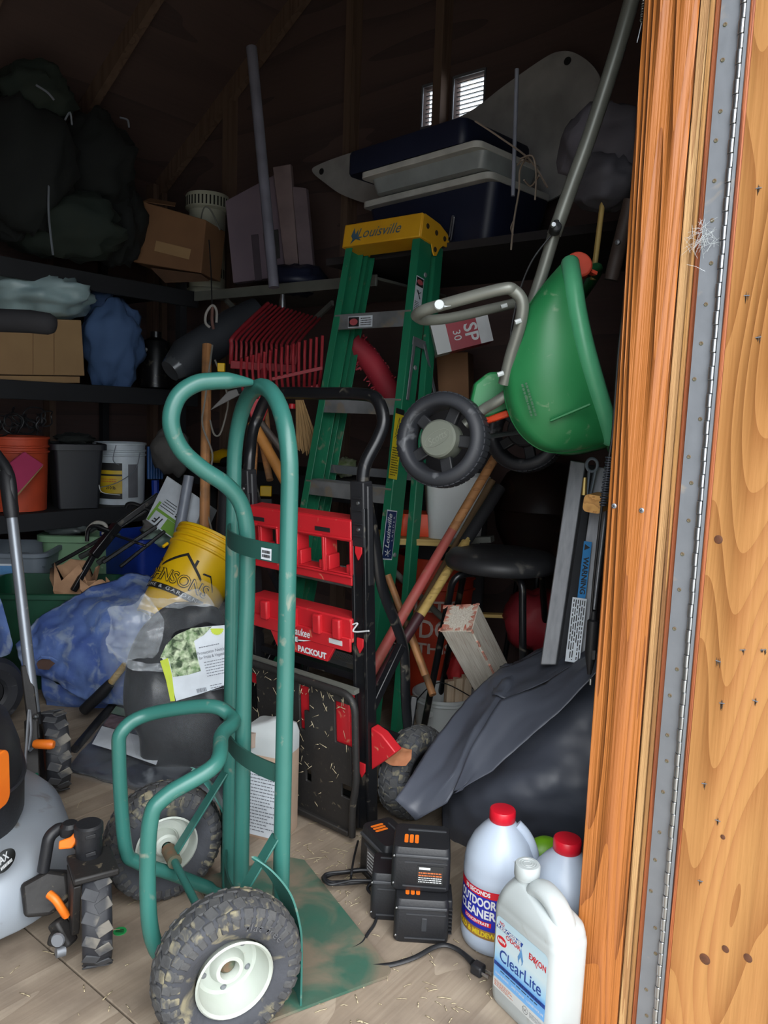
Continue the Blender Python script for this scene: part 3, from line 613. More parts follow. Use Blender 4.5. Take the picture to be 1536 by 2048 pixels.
MB().lathe([(.0235, .264), (.0245, .266), (.0245, .285), (.0225, .288), (.017, .2885), (.016, .2875), (.0, .2875)], 30).build('cap', OFFW if False else JUGW, fj, cf)
MB().lathe([(.012, .2876), (.0125, .2884), (.0135, .2884), (.014, .2876)], 24).lathe([(.007, .2876), (.0075, .2884), (.0085, .2884), (.009, .2876)], 20).build('cap_ring', JUGW, fj, cf)
hpt = spline([V((.064, d/2, .225)), V((.076, d/2, .252)), V((.098, d/2, .259)), V((.128, d/2, .247)), V((.152, d/2, .215)), V((.158, d/2, .165))], 7)
MB().tube(hpt, .0235, 16, flat=.72, up=(0, 1, 0)).build('handle', JUGW, fj, jf, sharp=60)
MB().tube([p+V((0, 0, .0)) for p in [V((.07, d/2-.0175, .212)), V((.17, d/2-.0175, .212))]], .001, 5).build('seam', JUGW, fj, jf)
fw = fr(fo, fx, y=EZ)                                              # on the front face; z towards the viewer
def onface(x, y): return fw @ Matrix.Translation((x, y, .0006))
LG = gradmat('label_blue_fade', [(0, (120, 176, 226)), (.3, (96, 158, 220)), (.38, (150, 198, 228)), (.6, (196, 214, 220)), (1, (172, 200, 214))], 1, -.07, .07)
lq = MB(); ring = rrect(.069, .0665, .01, 4, .087, .1165); lq.add([V((p.x, p.y, 0)) for p in ring], [tuple(range(len(ring)))])
lq.map(lambda v: v-V((.087, .1165, 0))).build('label', LG, fj, onface(.087, .1165), recalc=False)
lf = lambda x, y, dz=.0004: onface(x, y) @ Matrix.Translation((0, 0, dz))
MB().add([(-.069, -.004, 0), (.069, -.004, 0), (.069, .004, 0), (-.069, .004, 0)], [(0,1,2,3)]).build('label_band', LABN, fj, lf(.087, .085), recalc=False)
rg2 = rrect(.069, .0105, .004, 3); MB().add(rg2, [tuple(range(len(rg2)))]).build('label_foot', OFFW, fj, lf(.087, .0455, .0002), recalc=False)
MB().add([(-.037, -.0045, 0), (.033, -.0045, 0), (.037, .0045, 0), (-.033, .0045, 0)], [(0,1,2,3)]).build('label_bar', LABN, fj, lf(.056, .163), recalc=False)
lettering('NO', .0085, RINK, fj, lf(.034, .1715), bold=.0002)
lettering('KEROSENE', .0105, WINK, fj, lf(.055, .163, .0008), w=.064, bold=.0004)
lettering('ODOR', .0115, RINK, fj, lf(.066, .1525), w=.040, bold=.0003)
lettering('EXXON', .016, RINK, fj, lf(.131, .155), w=.044, bold=.0005)
MB().bar((-.004, .004, 0), (.006, -.012, 0), .0015, .0003, (0, 0, 1)).bar((.001, .004, 0), (-.003, -.006, 0), .0015, .0003, (0, 0, 1)).build('lettering', RINK, fj, lf(.1245, .156), sharp=0)
ov = [V((.0135*math.cos(t), .0095*math.sin(t), 0)) for t in [k*math.pi/12 for k in range(24)]]
MB().add(ov, [tuple(range(24))]).build('new_badge', REDC, fj, lf(.036, .137), recalc=False)
lettering('NEW', .009, WINK, fj, lf(.036, .137, .0009), bold=.0005)
lettering('ClearLite', .034, LABN, fj, lf(.088, .108), w=.112, bold=.0003)
fl_ = [(0, .018), (.004, .007), (.0075, -.004), (.006, -.012), (.003, -.016), (.004, -.010), (.0, -.001), (-.004, -.010), (-.003, -.016), (-.006, -.012), (-.0075, -.004), (-.003, .006)]
MB().add([V((x, y, 0)) for x, y in fl_], [(0, 1, 6, 11), (1, 2, 5, 6), (2, 3, 4, 5), (11, 6, 7, 10), (10, 7, 8, 9)]).build('flame_mark', LABB2, fj, lf(.088, .139), recalc=False)
lettering('ODORLESS PORTABLE HEATER FUEL', .006, INK, fj, lf(.087, .085, .0008), w=.12)
fineprint(.10, .004, 1, 5).build('fine_print', INK, fj, lf(.087, .0765), recalc=False)
lettering('CLEAN BURNING  -  SAFER STORAGE  -  LONGER WICK LIFE', .006, WINK, fj, lf(.088, .066), w=.130, bold=.0001)
fineprint(.052, .013, 4, 6).build('fine_print', OINK, fj, lf(.048, .0455), recalc=False)
fineprint(.034, .011, 4, 8).build('fine_print', GINK, fj, lf(.136, .045), recalc=False)
MB().lathe([(.0066, 0), (.0074, .0001)], 20).build('ring_mark', INK, fj, lf(.108, .0455), recalc=False)
lettering('UL', .008, INK, fj, lf(.108, .0455, .0006))
BLUW = M('translucent_jug', (178, 190, 206), .35, 0, (168, 180, 197), 6, dirt=(150, 150, 146), dsc=16, damt=.12, sss=.2)
def cleaner(x, y, label, face, la=0):
    f = fr(V((x, y, 0)), (math.cos(face), math.sin(face), 0), EZ)   # local -y faces the viewer
    t = thing('cleaner_jug', label, 'jug', f, 'jugs of outdoor cleaner')
    R = .077
    MB().lathe([(0, .002), (R*.86, 0), (R*.96, .006), (R, .02), (R, .036), (R*.985, .04), (R*.985, .148), (R, .152), (R*1.0, .166), (R*.985, .170), (R*.99, .182), (R*.94, .205), (R*.78, .232), (R*.56, .254), (R*.36, .270), (R*.29, .276), (R*.28, .29)], 48).build('body', BLUW, t, f, sharp=60)
    pr = [(.0262, .272), (.0275, .274), (.0275, .294), (.0262, .297), (.02, .2985), (0, .2985)]
    n = 60; mb = MB(); vs = []
    for r, z in pr:
        for i in range(n): k = 1 + (.022 if i % 2 and .273 < z < .296 else 0); a = 2*math.pi*i/n; vs.append(V((r*k*math.cos(a), r*k*math.sin(a), z)))
    mb.add(vs, [(j*n+i, j*n+(i+1) % n, (j+1)*n+(i+1) % n, (j+1)*n+i) for j in range(len(pr)-1) for i in range(n)]); mb.build('cap', REDC, t, f)
    # moulded grip: two standing ribs and a recessed hand grip on the shoulder
    hp_ = [V((R*.42, -R*.10, .268)), V((R*.66, -R*.14, .250)), V((R*.84, -R*.2, .226)), V((R*.93, -R*.25, .200)), V((R*.95, -R*.27, .172))]
    MB().tube(spline(hp_, 5), .011, 10, flat=.6).build('handle', BLUW, t, f, sharp=60)
    def patch(a0, a1, z0, z1, mat, name, dr=.0008, nn=16):
        MB().grid(lambda u, v: V(((R*.985+dr)*math.cos(a0+(a1-a0)*u), (R*.985+dr)*math.sin(a0+(a1-a0)*u), z0+(z1-z0)*v)), nn, 1).build(name, mat, t, f, recalc=False)
    def wtx(s, size, ang, z, mat, w=None, dr=.0016, **k):
        mb = text_mb(s, size, w, **k); r = R*.985+dr
        mb.map(lambda v: V((r*math.cos(ang+v.x/r), r*math.sin(ang+v.x/r), z+v.y))); mb.build('lettering', mat, t, f, sharp=0, recalc=False)
    c = -math.pi/2 + la
    patch(c-1.35, c+.42, .042, .150, LABN if False else M('royal_blue_label', (34, 44, 168), .35), 'label')
    patch(c-1.35, c+.42, .042, .062, M('gold_label', (168, 124, 56), .4, 0, (120, 90, 50), 60), 'label_band', .0011)
    patch(c-1.35, c+.42, .134, .150, REDC, 'label_band', .0011)
    for i, m in enumerate((OINK, LABW, CARD, OINK, M('photo_brown', (104, 84, 74), .4), OINK)):
        patch(c+.43, c+.98, .044+i*.0178, .044+(i+1)*.0178-.001, m if i != 1 else GINK, 'label_photo', .0008, 6)
    wtx('30 SECONDS', .013, c-.33, .142, WINK, w=.066, bold=.0005)
    wtx('OUTDOOR', .026, c-.36, .120, WINK, w=.098, bold=.0009)
    wtx('CLEANER', .026, c-.36, .096, WINK, w=.098, bold=.0009)
    patch(c-.75, c+.16, .071, .081, REDC, 'label_band', .0012)
    wtx('CONCENTRATE', .009, c-.30, .076, WINK, w=.062, bold=.0003)
    wtx('MOLD & MILDEW', .015, c-.42, .052, YINK, w=.11, bold=.0006)
    return t
cleaner(.278, 1.560, 'red-capped jug of outdoor cleaner beside the black battery packs', -.05, -.42)
cleaner(.392, 1.452, 'red-capped jug of outdoor cleaner standing against the door jamb', .9)
# battery packs and charger
def pack(o, xd, L_, D, Hh, label, name='battery_pack', labelled=True, cat='battery', stripes=3, tp=0):
    f = fr(V(o), xd, EZ)                                           # local x along the front, y away
    t = thing(name, label, cat, f, 'tool battery packs on the floor')
    rg = []
    for z, k in ((0, .95), (.006, 1), (Hh*.5, 1.0), (Hh*.80, .99), (Hh*.97, .955), (Hh, .93)):
        rg.append([V((p.x, p.y+D/2+(1-k)*D*.3, z)) for p in rrect(L_/2*k, D/2*k, .012, 4)])
    MB().loft(rg).build('case', BLK, t, f, sharp=35)
    MB().bb(-L_*.44, L_*.46, -.0025, .004, Hh*.80, Hh*.87).build('front_lip', M('worn_black', (66, 68, 72), .5), t, f, bevel=.002)
    MB().bb(-L_*.30, L_*.44, -.0012, .002, Hh*.12, Hh*.15).build('front_groove', M('groove_grey', (58, 60, 64), .5), t, f)
    MB().bb(-L_*.28, L_*.44, -.0012, .002, Hh*.68, Hh*.71).build('front_groove', M('groove_grey', (58, 60, 64), .5), t, f)
    MB().bb(-L_*.25, L_*.42, D*.72, D*.76, Hh-.001, Hh+.0025).build('top_rail', M('worn_black', (66, 68, 72), .5), t, f)
    for s_ in (-1, 1):
        for zz in (.18, .82): MB().lathe([(0, .0012), (.002, .0008), (.0026, 0)], 8, f @ fr((-L_*.46, -.0004 if s_ < 0 else D*.5, Hh*zz), (1, 0, 0), (0, -1, 0))).build('case_screw', STEEL, t)
    for k in range(stripes):
        MB().add([V((p.x, p.y, 0)) for p in rrect(.0042, .017, .0035, 3)], [tuple(range(16))]).build('charge_stripe', ORG, t, f @ Matrix.Translation((-L_*.27+k*.0115, D*.38, Hh+.0012)) @ Matrix.Rotation(.02, 4, 'X'), recalc=False)
    if labelled:
        tf = f @ fr((L_*.16, -.0016, Hh*.42), (1, 0, 0), y=EZ)
        quad(L_*.44, Hh*.42).build('rating_label', M('label_black', (44, 46, 48), .35), t, tf, recalc=False)
        g2 = tf @ Matrix.Translation((0, 0, .0005))
        quad(.024, .005, -.012, .015).build('label_line', WINK, t, g2, recalc=False)
        fineprint(.05, .012, 2, 9, t=.5).build('fine_print', OINK, t, g2 @ Matrix.Translation((0, .002, 0)), recalc=False)
        fineprint(.05, .014, 3, 3, t=.4).build('fine_print', WINK, t, g2 @ Matrix.Translation((0, -.011, 0)), recalc=False)
    return t, f
t, f = pack((.112, 1.528, 0), (1, -.04, 0), .118, .10, .098, 'black battery pack with orange bars, lower of the stacked pair beside the cleaner jug', labelled=False)
MB().bb(.052, .066, .02, .085, .012, .09).build('terminal_block', BLK, t, f, bevel=.003)
for k in range(7): MB().bb(.0585, .0665, .012, .02, .018+k*.009, .021+k*.009).build('vent_rib', BLK, t, f)
MB().bb(.0, .012, -.0015, .002, .03, .06).build('badge', M('badge_grey', (52, 54, 58), .4), t, f, bevel=.001)
pack((.108, 1.558, .1), (1, -.07, 0), .128, .105, .098, 'black battery pack with a printed rating label, stacked on the other pack')
t, f = pack((.036, 1.60, 0), (1, -.05, 0), .07, .09, .11, 'plain black battery pack standing half behind the stacked pair', labelled=False, stripes=0)
chf = V((.455, -.89, 0))
t, f = pack((.0, 1.735, .0), (.50, -.866, 0), .125, .085, .125, 'black battery charger with a grey side label, nearest the folding cart', name='battery_charger', cat='charger', labelled=False)
quad(.06, .06).build('rating_label', M('label_grey', (96, 92, 94), .4), t, f @ fr((.01, -.0016, .055), (1, 0, 0), y=EZ), recalc=False)
fineprint(.05, .05, 6, 11, t=.4).build('fine_print', WINK, t, f @ fr((.01, -.0022, .055), (1, 0, 0), y=EZ), recalc=False)
# charger lead: a coil tied with a wrap, a loose loop and the plug
c0 = G(690, 1760); rr = random.Random(4)
lead = [G(790, 1745, .03), G(765, 1755, .02)]
for k in range(4):
    s_ = .9+.12*rr.random()
    for px, py in ((740, 1738), (690, 1744), (650, 1752), (655, 1765), (700, 1764), (745, 1758), (758, 1750)):
        lead.append(G(px+rr.uniform(-5, 5), py+rr.uniform(-3, 4), .006+.009*k*.8+rr.uniform(0, .004)))
lead += [G(735, 1775, .012), G(752, 1800, .006), G(752, 1840, .005), G(735, 1868, .005), G(722, 1888, .005), G(690, 1905, .004)]
ld = MB().tube(spline(lead, 6), .0036, 8).build('charger_lead', BLK, sharp=60)
tag(ld, 'thin black lead coiled and tied on the floor beside the charger', 'cable')
tw = MB().tube(spline([G(716, 1682, .02), G(708, 1715, .03), G(703, 1745, .04), G(702, 1762, .01)], 6), .0028, 8).build('cable_tie', BLK, ld)
pc = spline([G(745, 1932, .004), G(785, 1929, .006), G(830, 1915, .01), G(865, 1896, .012), G(890, 1890, .013), G(915, 1899, .012), G(935, 1915, .012)], 8)
cord = thing('power_cable', 'black power cord with a two-pin plug in front of the cleaner jug', 'cable', G(840, 1920))
MB().tube(pc, .004, 8, flat=1.5, up=EZ).build('wire', BLK, cord, sharp=60)
MB().tube([G(925, 1905, .012), G(945, 1925, .012)], [.0045, .007], 8).build('strain_relief', BLK, cord)
pf = fr(G(957, 1938, .013), V((.75, -.66, 0)), EZ)
MB().bb(-.014, .012, -.011, .011, -.011, .011).build('plug', BLK, cord, pf, bevel=.004)
for s_ in (-1, 1): MB().bb(.012, .028, s_*.006-.0008, s_*.006+.0008, -.003, .003).build('prong', STEEL, cord, pf)
# black film over the heap by the jamb
def rows(*rs): return [[P(x, y, Y) for x, y, Y in r] for r in rs]
bf = thing('plastic_sheet', 'crumpled black plastic sheet draped over a heap beside the door jamb', 'plastic sheet', G(1040, 1700))
sheet(rows([(1000, 1360, 2.5), (1080, 1310, 2.5), (1150, 1285, 2.45), (1240, 1255, 2.3)],
           [(1000, 1345, 2.2), (1080, 1302, 2.2), (1150, 1278, 2.15), (1240, 1235, 2.05)],
           [(935, 1420, 2.12), (1020, 1400, 2.04), (1110, 1380, 1.97), (1240, 1330, 1.9)],
           [(892, 1520, 2.06), (985, 1500, 1.95), (1090, 1480, 1.85), (1240, 1450, 1.82)],
           [(882, 1610, 1.98), (960, 1590, 1.85), (1080, 1580, 1.77), (1240, 1580, 1.75)],
           [(890, 1668, 1.96), (965, 1672, 1.86), (1080, 1670, 1.79), (1240, 1680, 1.76)],
           [(905, 1720, 2.0), (985, 1735, 1.90), (1090, 1735, 1.84), (1240, 1750, 1.80)]), 12, 10, .018, 5).build('draped_film', FILM, bf, sharp=0, solid=.002)
sheet(rows([(790, 1600, 1.82), (850, 1508, 1.9), (930, 1400, 1.98), (1000, 1338, 2.06), (1100, 1296, 2.05), (1205, 1255, 2.0)],
           [(812, 1620, 1.80), (885, 1528, 1.85), (940, 1432, 1.92), (985, 1362, 2.0), (1090, 1322, 1.99), (1205, 1270, 1.93)],
           [(832, 1641, 1.79), (905, 1545, 1.80), (950, 1455, 1.85), (992, 1392, 1.92), (1085, 1355, 1.90), (1205, 1285, 1.85)],
           [(893, 1606, 1.775), (930, 1540, 1.79), (968, 1470, 1.83), (1003, 1402, 1.90), (1090, 1366, 1.87), (1205, 1296, 1.82)]), 9, 7, .007, 7, lin=True).build('folded_flap', FILM, bf, sharp=0, solid=.0025)
sheet(rows([(907, 1582, 1.775), (940, 1500, 1.80), (1000, 1400, 1.86), (1090, 1368, 1.85), (1205, 1292, 1.81)],
           [(925, 1580, 1.76), (965, 1525, 1.77), (1035, 1440, 1.80), (1110, 1392, 1.79), (1205, 1300, 1.77)],
           [(906, 1588, 1.765), (985, 1542, 1.745), (1063, 1472, 1.745), (1122, 1422, 1.745), (1205, 1330, 1.75)]), 9, 7, .005, 8, lin=True).build('folded_flap', FILM, bf, sharp=0, solid=.0025)
sheet(rows([(998, 1330, 2.09), (1025, 1322, 2.07), (1050, 1330, 2.05)], [(990, 1365, 2.0), (1015, 1360, 1.97), (1035, 1375, 1.96)], [(985, 1392, 1.93), (1005, 1396, 1.9), (1030, 1402, 1.9)]), 8, 8, .012, 14).build('crumpled_fold', FILM, bf, sharp=0, solid=.002)
lb_ = MB().loft([[PL(0, 0, V((0, 0, 0)), EZ) if False else P(1088, 1722, 1.60) + V((p.x, p.y*.6, z)) for p in rrect(w_, w_, w_*.98, 6)] for z, w_ in ((-.10, .02), (-.06, .05), (0, .062), (.035, .05), (.055, .015))])
tag(lb_.build('garden_bag', LIME, sharp=60), 'small lime green plastic bag behind the cleaner jugs', 'bag')
# ================================================================ green step ladder leaning on the gable side
LT = P(845, 432, 2.75); LBt = G(728, 1500)
LX = -EB
LU = (LT-LBt - LX*(LT-LBt).dot(LX)).normalized(); LN = LU.cross(LX).normalized()
if LN.dot(EA) < 0: LN = -LN
LH = (LT-LBt).dot(LU)
lc0 = LBt - LX*.245; lc1 = LBt + LU*LH + LX*(LT-LBt).dot(LX) - LX*.165
def Lp(x, n, u):                                                   # x: -1..1 across, n: away, u: 0..1 up
    t = u; c = lc0.lerp(lc1, t); return c + LX*x*(.245+(.165-.245)*t) + LN*n
la = thing('step_ladder', 'folded green fibreglass step ladder with a yellow top cap and aluminium treads', 'ladder', lc0)
for s_ in (-1, 1):
    a, b = Lp(s_, 0, 0), Lp(s_, 0, .985)
    MB().bar(a+LN*.036, b+LN*.036, .004, .074, up=LN).bar(a-LX*s_*.015, b-LX*s_*.015, .032, .004, up=LN).bar(a-LX*s_*.012+LN*.072, b-LX*s_*.012+LN*.072, .024, .004, up=LN).build('front_rail', FIBRE, la, bevel=.001, seg=1)
    a, b = Lp(s_*.99, .10, 0), Lp(s_*.99, .10, .965)
    if s_ > 0: a = G(790, 1486) + LN*0
    MB().bar(a+LN*.022, b+LN*.022, .004, .044, up=LN).bar(a-LX*s_*.011, b-LX*s_*.011, .024, .004, up=LN).bar(a-LX*s_*.009+LN*.043, b-LX*s_*.009+LN*.043, .02, .004, up=LN).build('rear_rail', FIBRE, la, bevel=.001, seg=1)
    MB().box(a+EZ*.015+LN*.02, (.05, .06, .03), fr((0, 0, 0), LX, EZ).to_3x3()).build('foot', M('grey_rubber_foot', (120, 116, 110), .8), la, bevel=.004)
    for k in range(5):
        p = Lp(s_, .05, (.185+k*.178)); 
        MB().lathe([(0, .004), (.007, .003), (.009, 0)], 12, fr(p+LX*s_*.0025, LN, LX*s_)).build('rivet', ALUD, la)
us = [.150+k*.1685 for k in range(5)]
for k, u in enumerate(us):
    a, b = Lp(-.98, .036, u), Lp(.98, .036, u)
    m = fr((a+b)/2, b-a, EZ).to_3x3(); l = (b-a).length
    MB().box((a+b)/2, (l, .078, .006), m).box((a+b)/2 - m.col[1]*.037 - EZ*.026, (l, .004, .052), m).box((a+b)/2 + m.col[1]*.037 - EZ*.014, (l, .004, .03), m).build('tread', ALUD, la, bevel=.001, seg=1)
    rb = MB()
    for j in range(7): rb.box((a+b)/2 + m.col[1]*(-.03+j*.010) + EZ*.0035, (l, .003, .002), m)
    rb.build('tread_grip', ALUD, la)
    if k in (0, 2):
        a, b = Lp(-.98, .125, u+.03), Lp(.98, .125, u+.03); MB().bar(a, b, .022, .03).build('rear_brace', GALV, la)
        if k == 0: MB().bar(Lp(.0, .12, u+.03), Lp(-.5, .05, u-.0), .012, .02).build('knee_brace', GALV, la)
cp = [(0, -.078), (0, .0), (.008, .006), (.10, .004), (.155, -.012), (.17, -.035), (.158, -.058), (.135, -.062), (.118, -.078), (.104, -.108), (.09, -.112), (.078, -.10), (.066, -.078)]
cfm = fr(Lp(0, -.012, 1.0), LN, y=LU)                              # x=n, y=u, z = LN x LU = -LX or LX
sgn = 1
MB().bb(-.004, .10, -.078, .006, -.176, .176).build('top_cap', YELD, la, cfm, bevel=.004)
for s_ in (-1, 1): MB().prism(cp, s_*.174, s_*.180).build('cap_side', YELD, la, cfm, bevel=.002)
for n_, u_ in ((.03, -.03), (.085, -.033), (.138, -.035), (.09, -.09)):
    z_ = .1805 if V(cfm.to_3x3().col[2]).dot(LX) > 0 else -.1805
    MB().lathe([(0, .001), (.0085, .001), (.0095, 0)], 14, fr(cfm @ V((n_, u_, z_)), LN, LX)).build('cap_hole', M('hole_shadow', (60, 46, 24), .8), la)
MB().tube(fillet([cfm @ V((.155, -.03, z_)), cfm @ V((.175, -.03, z_)), cfm @ V((.178, .06, z_)), cfm @ V((.165, .06, z_)), cfm @ V((.162, -.02, z_))], .012, 5), .003, 8).build('wire_hook', STEEL, la)
cft = fr(Lp(0, -.0175, 1.0)-LU*.038, LX, y=LU)
BLI = M('faded_blue_ink', (70, 100, 120), .6)
lettering('Louisville', .052, BLI, la, cft @ Matrix.Translation((-.01, 0, .001)), w=.20, shear=.35)
MB().add([(-.02, -.03, 0), (-.012, -.012, 0), (-.02, .0, 0), (-.008, .03, 0), (0, .004, 0), (.012, .022, 0), (.012, -.004, 0), (.03, -.022, 0), (.004, -.014, 0)], [(0, 1, 8), (1, 2, 4), (2, 3, 4), (4, 5, 6), (1, 4, 6), (1, 6, 8), (6, 7, 8)]).build('cap_emblem', BLI, la, cft @ Matrix.Translation((-.115, -.004, .0012)), sharp=0, recalc=False)
# labels on the door-side rail and on the top tread
RU = (Lp(1, 0, 1)-Lp(1, 0, 0)).normalized(); RX = (LX-RU*LX.dot(RU)).normalized()      # along the rail, out of its web
def onrail(px, py, x=1): return PL(px, py, Lp(x, 0, 0)+RX*.0034, RX)
def raill(px, py, w, h, mat, name='label'):
    o = onrail(px, py); f = fr(o, RU, z=RX); quad(h, w).build(name, mat, la, f, recalc=False); return f
f = raill(779, 1070, .058, .17, LABW); quad(.162, .052).build('label_field', M('navy_label', (34, 52, 104), .4), la, f @ Matrix.Translation((0, 0, .0006)), recalc=False)
lettering('Louisville', .032, WINK, la, f @ Matrix.Translation((.012, .008, .0012)), w=.118, shear=.3, bold=.0006)
lettering('LADDER', .0125, WINK, la, f @ Matrix.Translation((.022, -.016, .0012)), w=.085, sp=1.5)
MB().bar((-.07, .012, 0), (-.05, -.016, 0), .003, .0003, (0, 0, 1)).bar((-.075, -.004, 0), (-.05, .004, 0), .003, .0003, (0, 0, 1)).bar((-.066, -.016, 0), (-.056, .018, 0), .002, .0003, (0, 0, 1)).build('label_emblem', WINK, la, f @ Matrix.Translation((0, 0, .0012)), sharp=0)
f = raill(793, 888, .048, .24, M('yellow_label', (214, 194, 40), .5))
quad(.018, .048, .111, 0).build('label_field', INK, la, f @ Matrix.Translation((0, 0, .0006)), recalc=False)
fp = fr(f.translation, RU.cross(RX)*(1 if RU.cross(RX).dot(LN) > 0 else -1), z=RX)
fineprint(.04, .10, 12, 21, t=.4).build('fine_print', INK, la, fp @ Matrix.Translation((0, -.06 if V(fp.to_3x3().col[1]).dot(LU) > 0 else .06, .0006)), recalc=False)
MB().tube([V((-.012, .03, 0)), V((.0, .09, 0)), V((.012, .03, 0))], .0012, 4).tube([V((-.016, .02, 0)), V((.018, .05, 0))], .001, 4).build('pictogram', INK, la, fp @ Matrix.Translation((0, 0, .0004)))
f = raill(837, 590, .046, .125, LABW)
fp = fr(f.translation, RU.cross(RX)*(1 if RU.cross(RX).dot(LN) > 0 else -1), z=RX); sy = 1 if V(fp.to_3x3().col[1]).dot(LU) > 0 else -1
quad(.040, .03, 0, .044*sy).build('label_field', INK, la, fp @ Matrix.Translation((0, 0, .0006)), recalc=False)
MB().add([V((.017*math.cos(t), .044*sy+.009*math.sin(t), 0)) for t in [k*math.pi/10 for k in range(20)]], [tuple(range(20))]).build('danger_badge', M('faded_red', (190, 90, 96), .5), la, fp @ Matrix.Translation((0, 0, .0012)), recalc=False)
MB().tube([V((-.012, .015*sy, 0)), V((0, .002*sy, 0)), V((.01, -.012*sy, 0))], .002, 5).tube([V((-.004, .016*sy, 0)), V((.0, .004*sy, 0)), V((.012, .012*sy, 0))], .0016, 5).build('pictogram', INK, la, fp)
fineprint(.038, .035, 6, 22).build('fine_print', INK, la, fp @ Matrix.Translation((0, -.04*sy, .0006)), recalc=False)
a, b = Lp(-.98, .036, us[4]), Lp(.98, .036, us[4]); mm = fr((a+b)/2, b-a, EZ).to_3x3(); fp = fr((a+b)/2 - V(mm.col[1])*.0398 - EZ*.027 - V(mm.col[0])*.05, mm.col[0], y=EZ)
quad(.115, .04).build('label', LABW, la, fp, recalc=False); quad(.05, .034, -.03, 0).build('label_field', INK, la, fp @ Matrix.Translation((0, 0, .0006)), recalc=False)
MB().add([V((-.03+.019*math.cos(t), .012*math.sin(t), 0)) for t in [k*math.pi/10 for k in range(20)]], [tuple(range(20))]).build('danger_badge', M('faded_red', (190, 90, 96), .5), la, fp @ Matrix.Translation((0, 0, .0012)), recalc=False)
fineprint(.05, .03, 4, 23).build('fine_print', INK, la, fp @ Matrix.Translation((.028, 0, .0006)), recalc=False)
for (p0, p1, p2) in (((826, 684), (812, 800), None), ((846, 688), (868, 790), None)):
    a, b = onrail(*p0)+LX*.006, onrail(*p1)+LX*.006; MB().bar(a, b, .014, .004, up=LX).build('spreader_arm', GALV, la, bevel=.001)
a = onrail(836, 686)+LX*.004; MB().box(a, (.003, .075, .03), fr((0, 0, 0), LX, LU).to_3x3()).build('spreader_bracket', GALV, la, bevel=.002)
# ================================================================ green spreader hung up beside the door
YN = 1.74
sp = thing('seed_spreader', 'green hopper push spreader with black wheels hanging beside the door jamb', 'spreader', P(1010, 905, 1.9))
cur = spline([P(x, y, YN+dy) for x, y, dy in ((1128, 520, .05), (1085, 570, .02), (1045, 630, .0), (1018, 690, 0), (1008, 760, 0), (1016, 820, 0), (1045, 872, 0), (1092, 903, 0), (1150, 903, .01), (1226, 884, .03))], 6)
rimn = [P(1140, 524, YN+.04), P(1145, 560, YN-.01), P(1156, 630, YN-.04), P(1172, 700, YN-.05), P(1192, 770, YN-.04), P(1210, 830, YN-.02), P(1224, 884, YN+.02)]
rimc = spline(rimn, 8); nC = len(cur); nR = len(rimc)
def rimat(t): k = t*(nR-1); i = min(nR-2, int(k)); return rimc[i].lerp(rimc[i+1], k-i)
def curat(t): k = t*(nC-1); i = min(nC-2, int(k)); return cur[i].lerp(cur[i+1], k-i)
NY = V((-.15, -1, 0)).normalized()
def nearface(u, v):
    p = curat(u).lerp(rimat(u), v); e = math.sin(math.pi*min(1, v*1.0))*.03*math.sin(math.pi*u)**.6; ed = max(0, 1-v/.09)
    return p + NY*(e - .03*ed**2)
MB().grid(nearface, 40, 22).build('hopper_side', GRN, sp, sharp=0)
def wall(u, v):
    p = nearface(u, 0); return p + V((.10*v + .02, .40*v, -.02*v))*1.0 if v > 0 else p
MB().grid(wall, 40, 6).build('hopper_wall', GRN, sp, sharp=0, solid=.004)
def farface(u, v): return nearface(u, v) + V((.12, .40, -.02)) - NY*.05*v
MB().grid(farface, 20, 8).build('hopper_far_side', GRN, sp, sharp=0)
MB().tube(rimc, [.015]+[.0205]*(nR-2)+[.015], 14).build('hopper_rim', GRNL, sp, sharp=60)
far = [p + V((.12, .40, -.02)) for p in (rimc[0], rimc[nR//2], rimc[-1])]
MB().tube(spline([rimc[0], P(1165, 545, 1.85), P(1195, 540, 1.98), far[0]], 6), [.013]+[.014]*18, 10).tube(spline(far, 8), .014, 10).tube([rimc[-1], rimc[-1].lerp(far[2], .5)-EZ*.01, far[2]], .013, 10).build('hopper_rim', GRN, sp, sharp=60)
MB().bar(P(1100, 842, 1.695), P(1182, 808, 1.665), .012, .006).build('moulded_rib', GRN, sp, bevel=.002)
fineprint(.075, .018, 2, 31, t=.5).build('moulded_code', M('dark_green_mark', (24, 84, 46), .5), sp, fr(P(1058, 800, 1.69), P(1064, 830, 1.69)-P(1046, 770, 1.69), y=V((1, 0, .2))), recalc=False)
MB().lathe([(.0, .012), (.027, .012), (.031, .008), (.031, -.008), (.027, -.012), (0, -.012)], 28, fr(P(1156, 532, 1.80), V((1, 0, 0)), V((-.3, -1, .3)))).bar(P(1130, 520, 1.79), P(1190, 548, 1.82), .02, .008).build('setting_dial', M('faded_red_plastic', (226, 84, 60), .5), sp, bevel=.001)
